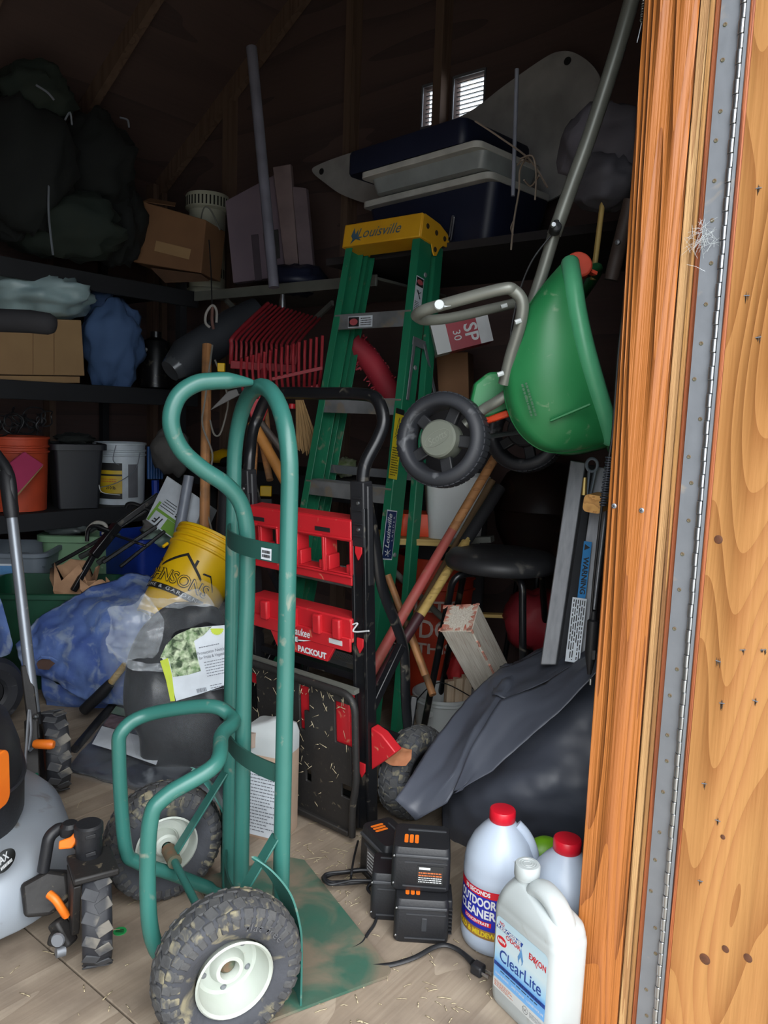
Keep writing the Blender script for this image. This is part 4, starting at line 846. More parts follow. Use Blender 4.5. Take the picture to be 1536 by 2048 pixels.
# frame tubes
hd = spline([P(1272, -30, 1.72), P(1235, 100, 1.74), P(1180, 270, 1.78), P(1140, 380, 1.80), P(1108, 470, 1.82)], 6)
MB().tube(hd, .0165, 14).build('handle_tube', GREYT, sp, sharp=60)
MB().tube(spline([P(1110, 462, 1.82), P(1085, 545, 1.84), P(1060, 620, 1.86), P(1030, 700, 1.88)], 6), .0145, 14).build('lower_tube', GREYT, sp, sharp=60)
MB().lathe([(0, .02), (.012, .018), (.014, -.01), (0, -.01)], 12, fr(P(1110, 458, 1.79), V((1, 0, 0)), V((-.2, -1, .1)))).bar(P(1112, 440, 1.79), P(1114, 470, 1.79), .012, .012).build('clamp_knob', BLK, sp, bevel=.003)
MB().lathe([(0, .008), (.005, .008), (.006, 0)], 10, fr(P(1106, 451, 1.765), V((1, 0, 0)), V((-.2, -1, .1)))).build('clamp_bolt', STEEL, sp)
n1 = spline([P(832, 632, 1.80), P(845, 622, 1.77), P(880, 611, 1.75), (P(1000, 579, 1.70)), P(1028, 582, 1.70), P(1045, 606, 1.70), P(1040, 650, 1.71), P(1022, 710, 1.73), P(1008, 768, 1.75)], 7)
n2 = spline([P(832, 632, 1.80), P(850, 640, 1.83), P(900, 636, 1.86), P(980, 618, 1.90), P(1040, 604, 1.93)], 7)
MB().tube(n1, .0135, 12).build('frame_tube', GREYT, sp, sharp=60); MB().tube(n2, .0125, 12).build('frame_tube', GREYT, sp, sharp=60)
MB().tube(spline([P(930, 850, 1.83), P(965, 820, 1.82), P(990, 805, 1.80), P(1012, 790, 1.79)], 5), .0125, 12).build('axle_tube', GREYT, sp, sharp=60)
MB().lathe([(0, .006), (.010, .006), (.0115, .003), (.0115, -.002)], 20, fr(P(878, 610, 1.725), V((1, 0, 0)), V((-.1, -1, .1)))).bar(P(880, 612, 1.74), P(902, 608, 1.735), .01, .01).build('frame_cap', WHITE, sp)
for x, y, Y in ((1008, 612, 1.87), (1036, 643, 1.695), (1001, 748, 1.73)): MB().tube([P(x-6, y+2, Y-.01), P(x+6, y-2, Y-.01)], .0055, 8).build('frame_bolt', WHITE, sp)
MB().prism([(-.05, -.05), (.045, -.05), (.045, .04), (.01, .05), (-.03, .035), (-.05, 0)], -.02, .02).build('gear_case', GRN, sp, fr(P(980, 788, 1.86), V((.94, 0, .34)), y=V((-.34, 0, .94))), bevel=.006)
MB().bar(P(972, 842, 1.86), P(1018, 826, 1.83), .02, .016).bar(P(972, 842, 1.86), P(978, 832, 1.85), .02, .018).build('hopper_gate', M('orange_red_plastic', (226, 74, 36), .5), sp, bevel=.004)
def spw(c, ax, R, hub, mat):
    f = fr(c, ax.cross(EZ), ax); e = bpy.data.objects.new('wheel', None); COL.objects.link(e); place(e, f, sp)
    hw = .030
    MB().lathe([(R*.70, hw*.4), (R*.72, hw), (R*.80, hw*1.15), (R*.93, hw*1.0), (R, hw*.55), (R*1.0, -hw*.55), (R*.95, -hw*1.0), (R*.78, -hw*1.1), (R*.68, -hw*.9), (R*.66, -hw*.4), (R*.70, hw*.4)], 52).build('tyre', RUBBERC, e, f, sharp=0)
    tr_ = MB()
    for k in range(48):
        m = Matrix.Rotation(2*math.pi*k/48, 4, 'Z') @ Matrix.Translation((R*.985, 0, -.0)) @ Matrix.Rotation(.0, 4, 'X')
        b_ = MB().box((0, 0, 0), (R*.05, 2*math.pi*R/48*.84, hw*1.25)); b_.map(lambda v: m @ v); tr_.add(b_.v, b_.f)
    tr_.build('tread_ribs', RUBBERC, e, f, bevel=.0012, seg=1)
    for k in range(5):
        m = f @ Matrix.Rotation(.6+2*math.pi*k/5, 4, 'Z')
        MB().bb(R*.38, R*.74, -.015, .015, -.012, .006).build('spoke', BLK, e, m, bevel=.003)
    MB().lathe([(0, .032), (R*.36, .032), (R*.40, .027), (R*.41, .0), (R*.41, -.02), (0, -.02)], 40).build('hub_cap', hub, e, f, sharp=30)
    return e, f
wax = V((-.46, -.87, .14)).normalized()
e, f = spw(P(885, 880, 1.84), wax, .113, GREYG, 0)
hx0 = V((.93, -.34, 0))*.85+EZ*.52; tf = fr(f @ V((0, 0, .0326)), hx0-wax*hx0.dot(wax), z=wax)
lettering('Scotts', .026, M('embossed_grey', (126, 130, 120), .5), e, tf, w=.05, shear=.25)
MB().tube([V((.034*math.cos(t), .016*math.sin(t), 0)) for t in [k*math.pi/16 for k in range(32)]], .0007, 4, closed=True).build('hub_ring', M('embossed_grey', (126, 130, 120), .5), e, tf)
spw(P(1052, 862, 2.22), wax, .118, BLK, 0)
MB().tube([P(895, 885, 1.90), P(1052, 862, 2.2)], .007, 8).build('axle', GALV, sp)
cb = MB().tube(spline([P(1103, 470, 1.80), P(1065, 520, 1.82), P(1040, 580, 1.84), P(1024, 650, 1.85), P(1020, 690, 1.85)], 6), .0022, 6).build('control_cable', BLK, sp)
ht_ = P(1290, -95, 1.71)
MB().tube([P(1272, -30, 1.72), P(1280, -60, 1.716), ht_], .0165, 12).build('handle_tube', GREYT, sp)
MB().tube([ht_-EZ*.03, ht_+EZ*.1, V((ht_.x, ht_.y, ZE+(ZR-ZE)*(ht_.dot(EB)-B0)/(BR-B0)-.01))], .003, 6).build('hanging_wire', GALV, sp)
# ================================================================ ramps, cable and plug at the jamb
rp = thing('loading_ramp', 'pair of grey aluminium channel rails leaning beside the jamb with a blue warning sticker', 'ramp', G(1090, 1480))
def slab(name, q, t, mat, par, bevel=.003):                        # quad of world points, thickened away from the viewer
    q = [V(p) for p in q]; n = (q[1]-q[0]).cross(q[3]-q[0]).normalized(); n = n if n.y > 0 else -n
    return MB().loft([q, [p+n*t for p in q]]).build(name, mat, par, bevel=bevel)
slab('rail', [P(1140, 920, 2.02), P(1172, 925, 2.0), P(1112, 1330, 1.90), P(1080, 1330, 1.92)], .04, ALU, rp)
slab('rail_gap_shade', [P(1170, 930, 2.03), P(1190, 930, 2.03), P(1140, 1330, 1.94), P(1112, 1330, 1.92)], .03, M('shadow_grey', (70, 72, 76), .6, .4), rp)  # dark slab put in for the shade in the gap between the rails
slab('rail', [P(1190, 932, 1.99), P(1216, 936, 1.97), P(1172, 1330, 1.87), P(1136, 1330, 1.89)], .04, ALU, rp)
slab('rail_flange', [P(1207, 985, 1.96), P(1216, 985, 1.95), P(1176, 1330, 1.86), P(1166, 1330, 1.87)], .01, ALU, rp)
o = P(1168, 1148, 1.92); rx = (P(1163, 1195, 1.905)-P(1176, 1085, 1.935)).normalized()
f = fr(P(1169, 1142, 1.908), rx, y=V((1, .0, .15))); f = f if V(f.to_3x3().col[2]).y < 0 else fr(P(1169, 1142, 1.908), rx, y=V((-1, 0, -.15)))
quad(.15, .02).build('warning_label', M('sticker_blue', (36, 130, 196), .45), rp, f, recalc=False)
lettering('WARNING', .018, INK, rp, f @ Matrix.Translation((.012, 0, .0006)), w=.095, bold=.0006)
MB().add([(-.068, -.007, 0), (-.052, -.007, 0), (-.060, .007, 0)], [(0, 1, 2)]).build('warning_mark', INK, rp, f @ Matrix.Translation((0, 0, .0006)), recalc=False)
f2 = fr(P(1152, 1260, 1.868), rx, y=f.to_3x3().col[1]); quad(.16, .036).build('label', LABW, rp, f2, recalc=False); fineprint(.15, .032, 6, 44).build('fine_print', INK, rp, f2 @ Matrix.Translation((0, 0, .0006)), recalc=False)
ey = MB().tube([P(1184+11*math.cos(t), 930+13*math.sin(t), 1.95) for t in [k*math.pi/8 for k in range(16)]], .004, 8, closed=True).build('strap_eye', GREYP, rp)
MB().bar(P(1178, 940, 1.95), P(1172, 1000, 1.955), .012, .004).bar(P(1190, 940, 1.95), P(1178, 1000, 1.955), .012, .004).build('strap', GREYP, rp)
MB().tube([P(1170, 955, 1.945), P(1168, 990, 1.945)], [.005, .007], 8).build('bolt_thread', M('brass', (186, 160, 96), .4, .7), rp)
dw = MB(); f = fr(P(1186, 1008, 1.88), V((1, -.55, -.1)), EZ); ring = lambda y: [V((p.x, y, p.y)) for p in rrect(.024, .022, .012, 5)]
dw.loft([ring(0), ring(.5)]); tag(dw.build('wood_pole', W('pole_end', (226, 170, 96), (176, 116, 56), 40, 3, 4, .2, .6, 1), frame=f, sharp=40), 'rounded pine batten whose sawn end pokes out beside the jamb', 'wood')
cbl = thing('lighter_cable', 'black ribbed cable with a car lighter plug hanging down the jamb edge', 'cable', P(1190, 1350, 1.62))
cpts = [P(1248, 610, 1.60), P(1236, 720, 1.60), P(1226, 860, 1.60), P(1219, 910, 1.60), P(1212, 960, 1.60), P(1204, 1010, 1.605), P(1194, 1100, 1.62), P(1186, 1180, 1.64), P(1182, 1240, 1.645)]
MB().tube(spline(cpts, 6), .003, 8).build('wire', BLK, cbl)
for k in range(20):
    a = P(1219-13*k/19, 915+95*k/19, 1.60)
    MB().tube([a-EZ*.0015, a+EZ*.0015], .007 if k % 2 else .0085, 10).build('strain_ring', M('ribbed_grey', (58, 64, 76), .5), cbl)
MB().lathe([(.004, .09), (.007, .088), (.007, .07), (.0125, .066), (.013, .0), (.011, -.02), (.006, -.045), (.004, -.055), (0, -.055)], 18, Matrix.Translation(P(1182, 1300, 1.645))).build('plug', BLK, cbl)
MB().box(P(1187, 1310, 1.631), (.006, .004, .02)).build('spring_contact', STEEL, cbl); MB().lathe([(.004, 0), (.004, -.014), (0, -.014)], 10, Matrix.Translation(P(1182, 1357, 1.645))).build('plug_tip', STEEL, cbl)
# ================================================================ stool, post, pails, poles behind
st = thing('stool', 'round black padded stool on bent black tube legs', 'stool', G(950, 1480))
sc = P(1003, 1112, 2.42); SRd = .178
MB().lathe([(0, .022), (SRd*.6, .020), (SRd*.9, .012), (SRd, -.004), (SRd*1.01, -.02), (SRd*.97, -.036), (SRd*.9, -.04), (0, -.04)], 48, Matrix.Translation(sc)).build('seat', M('black_vinyl', (34, 35, 38), .5, 0, (44, 45, 48), 14, bump=.1, bsc=50, dirt=(90, 88, 84), dsc=16, damt=.2), st, sharp=60)
for x0, y0, x1, y1, Yb, Yt in ((906, 1175, 843, 1480, 2.587, 2.34), (1044, 1180, 1046, 1560, 2.3, 2.30), (930, 1165, 880, 1330, 2.9, 2.55), (1080, 1160, 1112, 1330, 2.8, 2.56)):
    b = P(x1, y1, Yb); b.z = max(.005, b.z) if y1 < 1400 else .005
    if y1 < 1400: b = V((b.x, b.y, .005))
    t_ = P(x0, y0, Yt); cc = V((sc.x, sc.y, sc.z-.05))
    MB().tube(fillet([cc.lerp(V((t_.x, t_.y, cc.z)), .3), V((t_.x, t_.y, cc.z)), b], .05, 8), .0115, 12).build('leg', BLKG, st, sharp=60)
bk_ = thing('white_pail', 'white plastic pail with wood offcuts in front of the stool leg', 'pail', G(885, 1480))
def pail(par, f, R, Hh, mat, rim=.006, taper=.88, name='body', ribs=2, thick=.003):
    pr = [(0, .004), (R*taper*.95, .004), (R*taper, .0), (R*taper*1.01, .006), (R*(taper+(1-taper)*.75), Hh*.74)]
    for k in range(ribs): z = Hh*(.78+.07*k); pr += [(R*.985, z), (R*1.035, z+.003), (R*1.035, z+.009), (R*.985, z+.012)]
    pr += [(R, Hh-.012), (R+rim, Hh-.011), (R+rim, Hh-.002), (R+rim*.6, Hh), (R, Hh), (R-thick, Hh-.004), (R*(taper)-thick, .02), (0, .02)]
    return MB().lathe(pr, 48).build(name, mat, par, f, sharp=40)
pf = fr(P(884, 1470, 2.75)*1, V((1, 0, 0)), EZ); pf.translation.z = 0; rz = P(884, 1388, 2.72).z
pail(bk_, pf, .112, rz, WHITE, ribs=1)
MB().lathe([(0, .004), (.013, .004), (.013, 0)], 12, fr(pf @ V((-.057, -.100, rz-.05)), V((1, 0, 0)), V((-.5, -.87, 0)))).build('handle_boss', WHITE, bk_)
MB().tube(spline([P(832, 1418, 2.68), P(838, 1395, 2.66), P(880, 1365, 2.64), P(945, 1395, 2.67)], 6), .0022, 6).build('wire_handle', BLK, bk_)
oc = [W('offcut_wood', (206, 188, 164), (164, 132, 104), 30, 2, 4, .2, .7, 2)]
for k, (x, y, dx) in enumerate(((905, 1372, .006), (922, 1362, .012), (935, 1375, .004))):
    m = fr(V((pf.translation.x+.02+.03*k, pf.translation.y+.0, .022)), V((.9, .3, 0)), V((.12+.05*k, .05, 1)))
    tag(MB().bb(-.016, .016, -.012, .012, 0, rz+.02+.012*k).build('wood_offcut', oc[0], frame=m), ('split wood offcut in the white pail, nearest its handle', 'middle wood offcut standing in the white pail', 'tallest wood offcut in the white pail beside the painted post')[k], 'wood', 'offcuts in the white pail')
# flaking white post end, propped in the pail
Cc = P(943, 1261, 2.16); e1 = V((-.098, .035, 0)).normalized()*.097; axd = (P(992, 1356, 2.27)-Cc).normalized()
e2 = axd.cross(e1).normalized(); e2 = e2 if e2.z > 0 else -e2; e1 = e1 - axd*e1.dot(axd); e1 = e1.normalized()*.098; e2 = axd.cross(e1).normalized(); e2 = e2 if e2.z > 0 else -e2
bl_ = .33
qs = [Cc, Cc+e1, Cc+e1+e2*.10, Cc+e2*.10]
pm = fr(Cc, axd, y=e1); inv = pm.inverted()
po = thing('timber_post', 'chunky post end with flaking white and red paint propped by the pail', 'timber', Cc)
q2 = [inv @ q for q in qs]; MB().loft([q2, [q+V((bl_, 0, 0)) for q in q2]]).build('post', POSTW, po, pm, bevel=.004)
RP = M('flaking_red_paint', (164, 84, 66), .8, 0, (206, 190, 172), 12, mix=.25, bump=.4, bsc=30)
rng = random.Random(12)
for (i, j, n_) in ((0, 3, 5), (1, 0, 4), (2, 3, 4), (1, 2, 4)):
    for k in range(n_):
        t = (k+rng.random())/n_; c_ = qs[i].lerp(qs[j], t); s_ = rng.uniform(.008, .02)
        cen = (qs[0]+qs[2])/2; ed = (qs[j]-qs[i]).normalized(); iw = (cen-c_); iw = (iw-ed*iw.dot(ed)).normalized(); L2 = rng.uniform(.008, .02); o_ = []
        for kk in range(7): t2 = kk/6; o_.append(c_ - axd*.0008 + ed*(t2-.5)*2*L2)
        for kk in range(7): t2 = 1-kk/6; o_.append(c_ - axd*.0008 + ed*(t2-.5)*2*L2*.9 + iw*s_*rng.uniform(.2, 1.3))
        MB().add(o_, [tuple(range(14))]).build('paint_flake', RP, po)
for k in range(9):
    c_ = qs[0].lerp(qs[0]+axd*bl_, (k+rng.random())/9); s_ = rng.uniform(.006, .014)
    MB().tube([c_-axd*s_, c_+e2*.004*rng.random(), c_+axd*s_], .004, 5).build('paint_flake', RP, po)
# orange pail with white lettering
op = thing('orange_pail', 'orange pail with white block lettering behind the crossed tool handles', 'pail', G(862, 1400))
of = fr(G(862, 1395), V((1, 0, 0)), EZ); of.translation = V((P(866, 1300, 3.02).x, 3.02, 0))
OR_ = .16; zt_ = P(860, 1120, 2.86).z
pail(op, of, OR_, zt_, M('orange_red_pail', (196, 62, 34), .5), ribs=2)
def wraptx(par, f, s, size, ang, z, mat, r, w=None, dr=.002, **k):
    mb = text_mb(s, size, w, **k); mb.map(lambda v: V(((r+dr)*math.cos(ang+v.x/r), (r+dr)*math.sin(ang+v.x/r), z+v.y))); return mb.build('lettering', mat, par, f, sharp=0, recalc=False)
zz = lambda y: P(862, y, 2.86).z
for s, y, sz, w_ in (("LET'S", 1216, .06, .17), ('DO', 1262, .10, .12), ('THIS', 1300, .055, .14)):
    wraptx(op, of, s, sz, -math.pi/2-.05, zz(y), M('stencil_white', (214, 196, 186), .6), OR_*.955, w=w_, bold=.0015, dr=.004)
def pole(name, a, b, r, mat, label, cat='tool handle', r2=None, group=None):
    a, b = V(a), V(b); m = fr(a, b-a, EZ if abs((b-a).normalized().z) < .97 else (0, 1, 0)); l = (b-a).length
    # build along local x, starting at a
    o = MB().tube([V((0, 0, 0)), V((l*.5, 0, 0)), V((l, 0, 0))], [r, (r+(r2 or r))/2, r2 or r], 12).build(name, mat, frame=m, sharp=60)
    return tag(o, label, cat, group)
REDW = M('worn_red_handle', (176, 70, 72), .6, 0, (150, 96, 76), 5, dirt=(168, 130, 100), dsc=12, damt=.35)
pl1 = thing('shovel_handle', 'long wooden tool handle painted red at its lower end, crossing the ladder foot', 'tool handle', P(745, 1340, 2.25))
MB().tube([P(990, 915, 2.50), P(905, 1060, 2.42)], .0155, 12).build('shaft', HANDLE, pl1)
MB().tube([P(905, 1060, 2.42), P(800, 1240, 2.30), P(742, 1345, 2.25)], [.0155, .017, .018], 12).build('painted_end', REDW, pl1)
pl2 = thing('rake_handle', 'pale yellow wooden tool handle with a long black foam grip', 'tool handle', P(838, 1232, 2.35))
MB().tube([P(1000, 975, 2.62), P(930, 1085, 2.52)], .021, 12).build('grip', M('black_foam', (34, 34, 38), .8), pl2)
MB().tube([P(935, 1078, 2.52), P(838, 1235, 2.36)], .015, 12).build('shaft', HANDLEY, pl2)
MB().tube([P(840, 1230, 2.36), P(770, 1340, 2.27), P(740, 1400, 2.24)], .017, 10).build('socket', M('maroon_socket', (70, 36, 42), .5), pl2)
pole('broom_handle', P(985, 960, 2.66), P(800, 1290, 2.55), .013, W('grey_wood', (130, 104, 74), (100, 78, 54), 30, 1, 4, .2, .8, 0), 'weathered brown tool handle lying behind the red-ended one')
pole('stick_handle', P(820, 1262, 2.6), P(866, 1390, 2.45), .0125, HANDLE, 'short wooden handle slanting down beside the orange pail')
pole('wood_stick', P(775, 1150, 2.5), P(850, 1350, 2.4), .012, HANDLE, 'thin wooden handle behind the cart strut')
pole('metal_rod', P(785, 1140, 2.70), P(905, 1255, 2.80), .012, GREYT, 'grey metal handle lying across the orange pail')
# light grey bin, orange box with a board, dark grill dome
gb = thing('grey_bin', 'light grey plastic bin behind the spreader wheel', 'bin', P(915, 1085, 2.75))
bf_ = Matrix.Translation(P(905, 1085, 2.8)); Hb = P(905, 955, 2.8).z - bf_.translation.z
MB().loft([rrect(.11*k, .11*k, .03, 5, z=z) for z, k in ((0, .8), (.01, .84), (Hb, 1.0), (Hb, 1.06), (Hb+.012, 1.06), (Hb+.012, .97), (.02, .8))]).build('body', GREYT if False else OFFW, gb, bf_)
MB().bar(P(860, 1085, 2.72), P(985, 1078, 2.62), .04, .02).build('rack_bar', GREYT, gb)
ob = thing('orange_case', 'flat orange case on a pale board behind the ladder foot', 'case', P(845, 1075, 2.78))
MB().loft([[P(850, 1052, 2.8)+V((p.x, p.y, z)) for p in rrect(.10*k, .07*k, .02, 4)] for z, k in ((-.03, .95), (-.01, 1), (.03, 1), (.05, .9))]).build('lid', ORGB, ob)
tag(MB().box(P(835, 1076, 2.78), (.34, .2, .022)).build('board', HANDLEY, sharp=40), 'pale board carrying the flat orange case', 'board')
kd = thing('grill', 'dark domed kettle grill behind the stool', 'grill', G(1085, 1420))
kc = P(1085, 1010, 2.95); KR = .19
MB().lathe([(0, KR*.92), (KR*.4, KR*.86), (KR*.75, KR*.62), (KR*.95, KR*.25), (KR*1.02, 0), (KR*1.04, -.012), (KR*.98, -.02), (KR*.9, -.10), (KR*.6, -.22), (KR*.3, -.26), (0, -.27)], 44, Matrix.Translation(kc)).build('bowl', M('dark_enamel', (26, 18, 18), .35, 0, (40, 26, 22), 5, dirt=(70, 44, 32), dsc=8, damt=.3), kd, sharp=60)
for a in (.3, 2.4, 4.5): MB().tube([kc+V((.08*math.cos(a), .08*math.sin(a), -.2)), V((kc.x+.16*math.cos(a), kc.y+.1*math.sin(a), .0))], .01, 8).build('leg', BLKG, kd)
# red cloth bag and dim bits under the stool
def blob(name, c, r, mat, label, cat, sc=5, amp=.3, seed=0, group=None, n=28):
    c = V(c); mb = MB()
    def fn(u, v):
        th = 2*math.pi*u; ph = math.pi*(v-.5); d_ = V((math.cos(ph)*math.cos(th), math.cos(ph)*math.sin(th), math.sin(ph)))
        q = d_*sc*.24 + V((seed*3.1, seed, 0)); k = 1 + amp*.62*noise.fractal(q*1.5, 1.0, 2.1, 3) - amp*.4*abs(noise.noise(q*2.4)) ; p = V((d_.x*r[0], d_.y*r[1], d_.z*r[2]))*k
        return c + p
    mb.grid(fn, n, n//2, cu=True); o = mb.build(name, mat, sharp=0); return tag(o, label, cat, group)
blob('red_bag', P(1080, 1240, 2.72), (.14, .10, .12), DRED, 'dull red cloth bag under the stool', 'bag', 6, .35, 3)
blob('red_glove', P(912, 1345, 2.80), (.035, .05, .07), M('red_cloth', (176, 30, 34), .7), 'crumpled red cloth behind the white pail', 'cloth', 5, .4, 5)
tag(MB().box(P(1030, 1232, 2.75), (.30, .03, .012)).build('lath', HANDLEY), 'thin pale lath lying behind the stool legs', 'wood')
# sunscreen carton and boxes in the middle
sb = thing('red_carton', 'red and white printed carton tilted on its side behind the ladder', 'box', P(925, 700, 2.73))
f = fr(P(895, 672, 2.70), V((.96, 0, .28)), y=V((-.28, 0, .96)))
f = f @ Matrix.Scale(1.07, 4)
MB().bb(-.045, .002, -.05, .05, -.12, 0).build('carton_side', OFFW, sb, f); MB().bb(.002, .14, -.05, .05, -.12, 0).build('carton_face', M('carton_red', (170, 30, 52), .5), sb, f)
lettering('SP', .06, WINK, sb, f @ Matrix.Translation((.075, -.005, .001)) @ Matrix.Rotation(-math.pi/2, 4, 'Z'), bold=.001); lettering('30', .035, WINK, sb, f @ Matrix.Translation((.03, -.005, .001)) @ Matrix.Rotation(-math.pi/2, 4, 'Z'))
MB().bb(.10, .14, -.05, .05, 0, .001).build('carton_band', WINK, sb, f)
# ================================================================ lawn mower, cut by the frame
RO = G(95, 1585); MF_ = V((.506, -.863, 0)); MS = V((.863, .506, 0))
def Mw(f, s, z): return RO + MF_*f + MS*s + EZ*z
mw = thing('lawn_mower', 'grey-decked lawn mower with a black motor cover, orange levers and lugged tyres', 'lawn mower', Mw(.38, -.26, 0))
mfr = fr(Mw(.38, -.265, 0), MF_, EZ)                                # local y = EZ x f
ys_ = -1 if V(mfr.to_3x3().col[1]).dot(MS) < 0 else 1
def se(a, b, z, n=48, e=2.6, cx=0, cy=0): return [V((cx+a*math.copysign(abs(math.cos(t))**(2/e), math.cos(t)), cy+b*math.copysign(abs(math.sin(t))**(2/e), math.sin(t)), z)) for t in [2*math.pi*k/n for k in range(n)]]
MB().loft([se(.325, .272, .045), se(.33, .277, .052), se(.328, .275, .09), se(.315, .262, .135), se(.285, .235, .165), se(.24, .20, .178), se(.10, .09, .185)]).build('deck', DECK, mw, mfr, sharp=50)
MB().loft([se(.195, .155, .165, cx=.0), se(.205, .17, .20), se(.205, .172, .28), se(.20, .168, .285), se(.195, .165, .33), se(.17, .145, .39), se(.12, .1, .425), se(.04, .04, .435)]).build('motor_cover', BLK, mw, mfr, sharp=35)
MB().loft([se(.207, .174, .278), se(.209, .176, .281), se(.207, .174, .286)]).build('cover_trim', M('trim_black', (40, 41, 46), .35), mw, mfr)
nn_ = (MF_*.55+MS*.75+EZ*.25).normalized(); of_ = fr(P(-2, 1562, 1.545), nn_.cross(EZ)*-1, y=EZ)
if V(of_.to_3x3().col[2]).dot(nn_) < 0: of_ = fr(P(-2, 1562, 1.545), nn_.cross(EZ), y=EZ)
MB().prism([(p.x, p.y) for p in rrect(.034, .062, .022, 6)], -.03, .004).build('orange_panel', ORG, mw, of_, bevel=.003)
bd = fr(P(8, 1722, 1.455), (MS*.6-MF_*.75), y=(EZ*.7-MF_*.2 + V((0, .6, 0)))); bd = bd if V(bd.to_3x3().col[2]).y < 0 else fr(P(8, 1722, 1.455), -(MS*.6-MF_*.75), y=(EZ*.7+V((0, .6, 0))))
MB().add([V((.034*math.cos(t), .019*math.sin(t), .0)) for t in [k*math.pi/16 for k in range(32)]], [tuple(range(32))]).build('badge', M('badge_grey2', (78, 82, 84), .4, .3), mw, bd, recalc=False, solid=.004)
lettering('AX', .02, WINK, mw, bd @ Matrix.Translation((-.002, .006, .0032)), bold=.0006); lettering('mower', .008, WINK, mw, bd @ Matrix.Translation((.0, -.008, .0032))) if False else fineprint(.036, .007, 1, 3, t=.9).build('fine_print', WINK, mw, bd @ Matrix.Translation((0, -.008, .0032)), recalc=False)
def mwheel(c, ax, R, w, name='wheel'):
    f = fr(c, ax.cross(EZ), ax); e = bpy.data.objects.new(name, None); COL.objects.link(e); place(e, f, mw); hw = w/2
    MB().lathe([(R*.55, hw*.6), (R*.62, hw*.95), (R*.82, hw), (R*.93, hw*.92), (R*.965, hw*.6), (R*.975, 0), (R*.965, -hw*.6), (R*.93, -hw*.92), (R*.82, -hw), (R*.62, -hw*.95), (R*.55, -hw*.6)], 48).build('tyre', RUBBERC, e, f, sharp=0)
    lg = MB(); n = 15
    for k in range(n):
        for s_ in (-1, 1):
            a = 2*math.pi*(k+(.5 if s_ > 0 else 0))/n
            m = Matrix.Rotation(a, 4, 'Z') @ Matrix.Translation((R*.966, 0, s_*hw*.42)) @ Matrix.Rotation(s_*.45, 4, 'X')
            b_ = MB().box((0, 0, 0), (R*.034, 2*math.pi*R/n*.48, hw*1.06)); b_.map(lambda v: m @ v); lg.add(b_.v, b_.f)
    lg.build('tread_lugs', M('mower_lug', (74, 76, 80), .8, 0, (56, 57, 60), 20, dirt=(120, 116, 108), dsc=16, damt=.45, bump=.2), e, f, bevel=.004, seg=2)
    MB().lathe([(0, hw*.5), (R*.3, hw*.55), (R*.54, hw*.35), (R*.57, hw*.7), (R*.57, -hw*.7), (R*.5, -hw*.4), (0, -hw*.4)], 32).build('hub', M('rust_brown_hub', (112, 60, 42), .6), e, f)
    return e, f
mwheel(Mw(-.015, .022, .118), MS, .118, .066)
wc = Mw(.775, .0, .105) + MS*.003; axm = (MS*.97+MF_*.15).normalized()
mwheel(wc, axm, .105, .056)
# caster fork, stem and cap
sc_ = P(178, 1700, 1.475); sc_.z = 0
MB().lathe([(.024, .205), (.026, .208), (.026, .255), (.0285, .256), (.0285, .275), (.024, .279), (0, .279)], 28, Matrix.Translation(sc_)).build('stem_cap', BLK, mw)
for z in (.225, .262): MB().bar(sc_+V((.004, -.0275, z)), sc_+V((.022, -.020, z+.003)), .006, .008).build('cap_rib', BLK, mw, bevel=.001)
ff = fr(V((wc.x, wc.y, 0)), MF_, EZ)
fk = MB(); ysg = 1 if V(ff.to_3x3().col[1]).dot(MS) > 0 else -1
fk.bb(-.045, .05, -.045, .045, .190, .206)
for s_ in (-1, 1):
    fk.prism([(-.04, .2), (.045, .2), (.022, .09), (.010, .07), (-.016, .07), (-.022, .09)], s_*.038, s_*.046)
fk2 = MB().bb(-.045, .052, -.050, .036, .198, .212).map(lambda v: V((v.x, v.y*ysg, v.z))); fk2.build('fork', BLKD, mw, ff, bevel=.004)
for s_ in (-ysg,):
    pm_ = MB().prism([(-.04, .195), (.05, .195), (.026, .09), (.012, .07), (-.016, .07), (-.024, .09)], s_*.036, s_*.050); pm_.map(lambda v: V((v.x, v.z, v.y))); pm_.build('fork_leg', BLKD, mw, ff, bevel=.002)
MB().tube(fillet([P(86, 1742, 1.50), P(98, 1672, 1.51), P(120, 1655, 1.53), P(134, 1662, 1.53), P(160, 1690, 1.50)], .03, 6), .0125, 10).build('caster_arm', BLK, mw, sharp=60)
MB().lathe([(0, .018), (.014, .017), (.02, .01), (.02, -.008), (0, -.008)], 20, fr(P(140, 1660, 1.52), MF_, EZ)).build('pivot_cap', BLK, mw)
MB().loft([[P(x, y, Y) for x, y, Y in ((40, 1770, 1.47), (95, 1740, 1.50), (135, 1745, 1.50), (140, 1800, 1.47), (100, 1832, 1.45), (48, 1836, 1.43))], [P(x, y, Y) for x, y, Y in ((38, 1760, 1.56), (95, 1735, 1.60), (140, 1740, 1.60), (145, 1790, 1.57), (100, 1822, 1.56), (48, 1826, 1.54))]]).build('caster_bracket', BLKD, mw, bevel=.008)
MB().bar(P(112, 1840, 1.44), P(140, 1890, 1.43), .03, .03).bar(P(100, 1872, 1.42), P(128, 1880, 1.42), .03, .024).build('height_bracket', BLKD, mw, bevel=.006)
MB().tube([P(112, 1905, 1.41), P(130, 1900, 1.42)], .011, 10).build('height_pin', GALV, mw)
MB().lathe([(0, .004), (.012, .004), (.014, 0)], 14, fr(P(116, 1880, 1.405), V((1, 0, 0)), V((-.1, -1, .2)))).build('height_nut', GALV, mw)
MB().tube(spline([P(98, 1788, 1.435), P(112, 1800, 1.43), P(124, 1818, 1.43), P(132, 1830, 1.435)], 4), .0085, 8, flat=1.3).build('height_lever', ORG, mw, sharp=60)
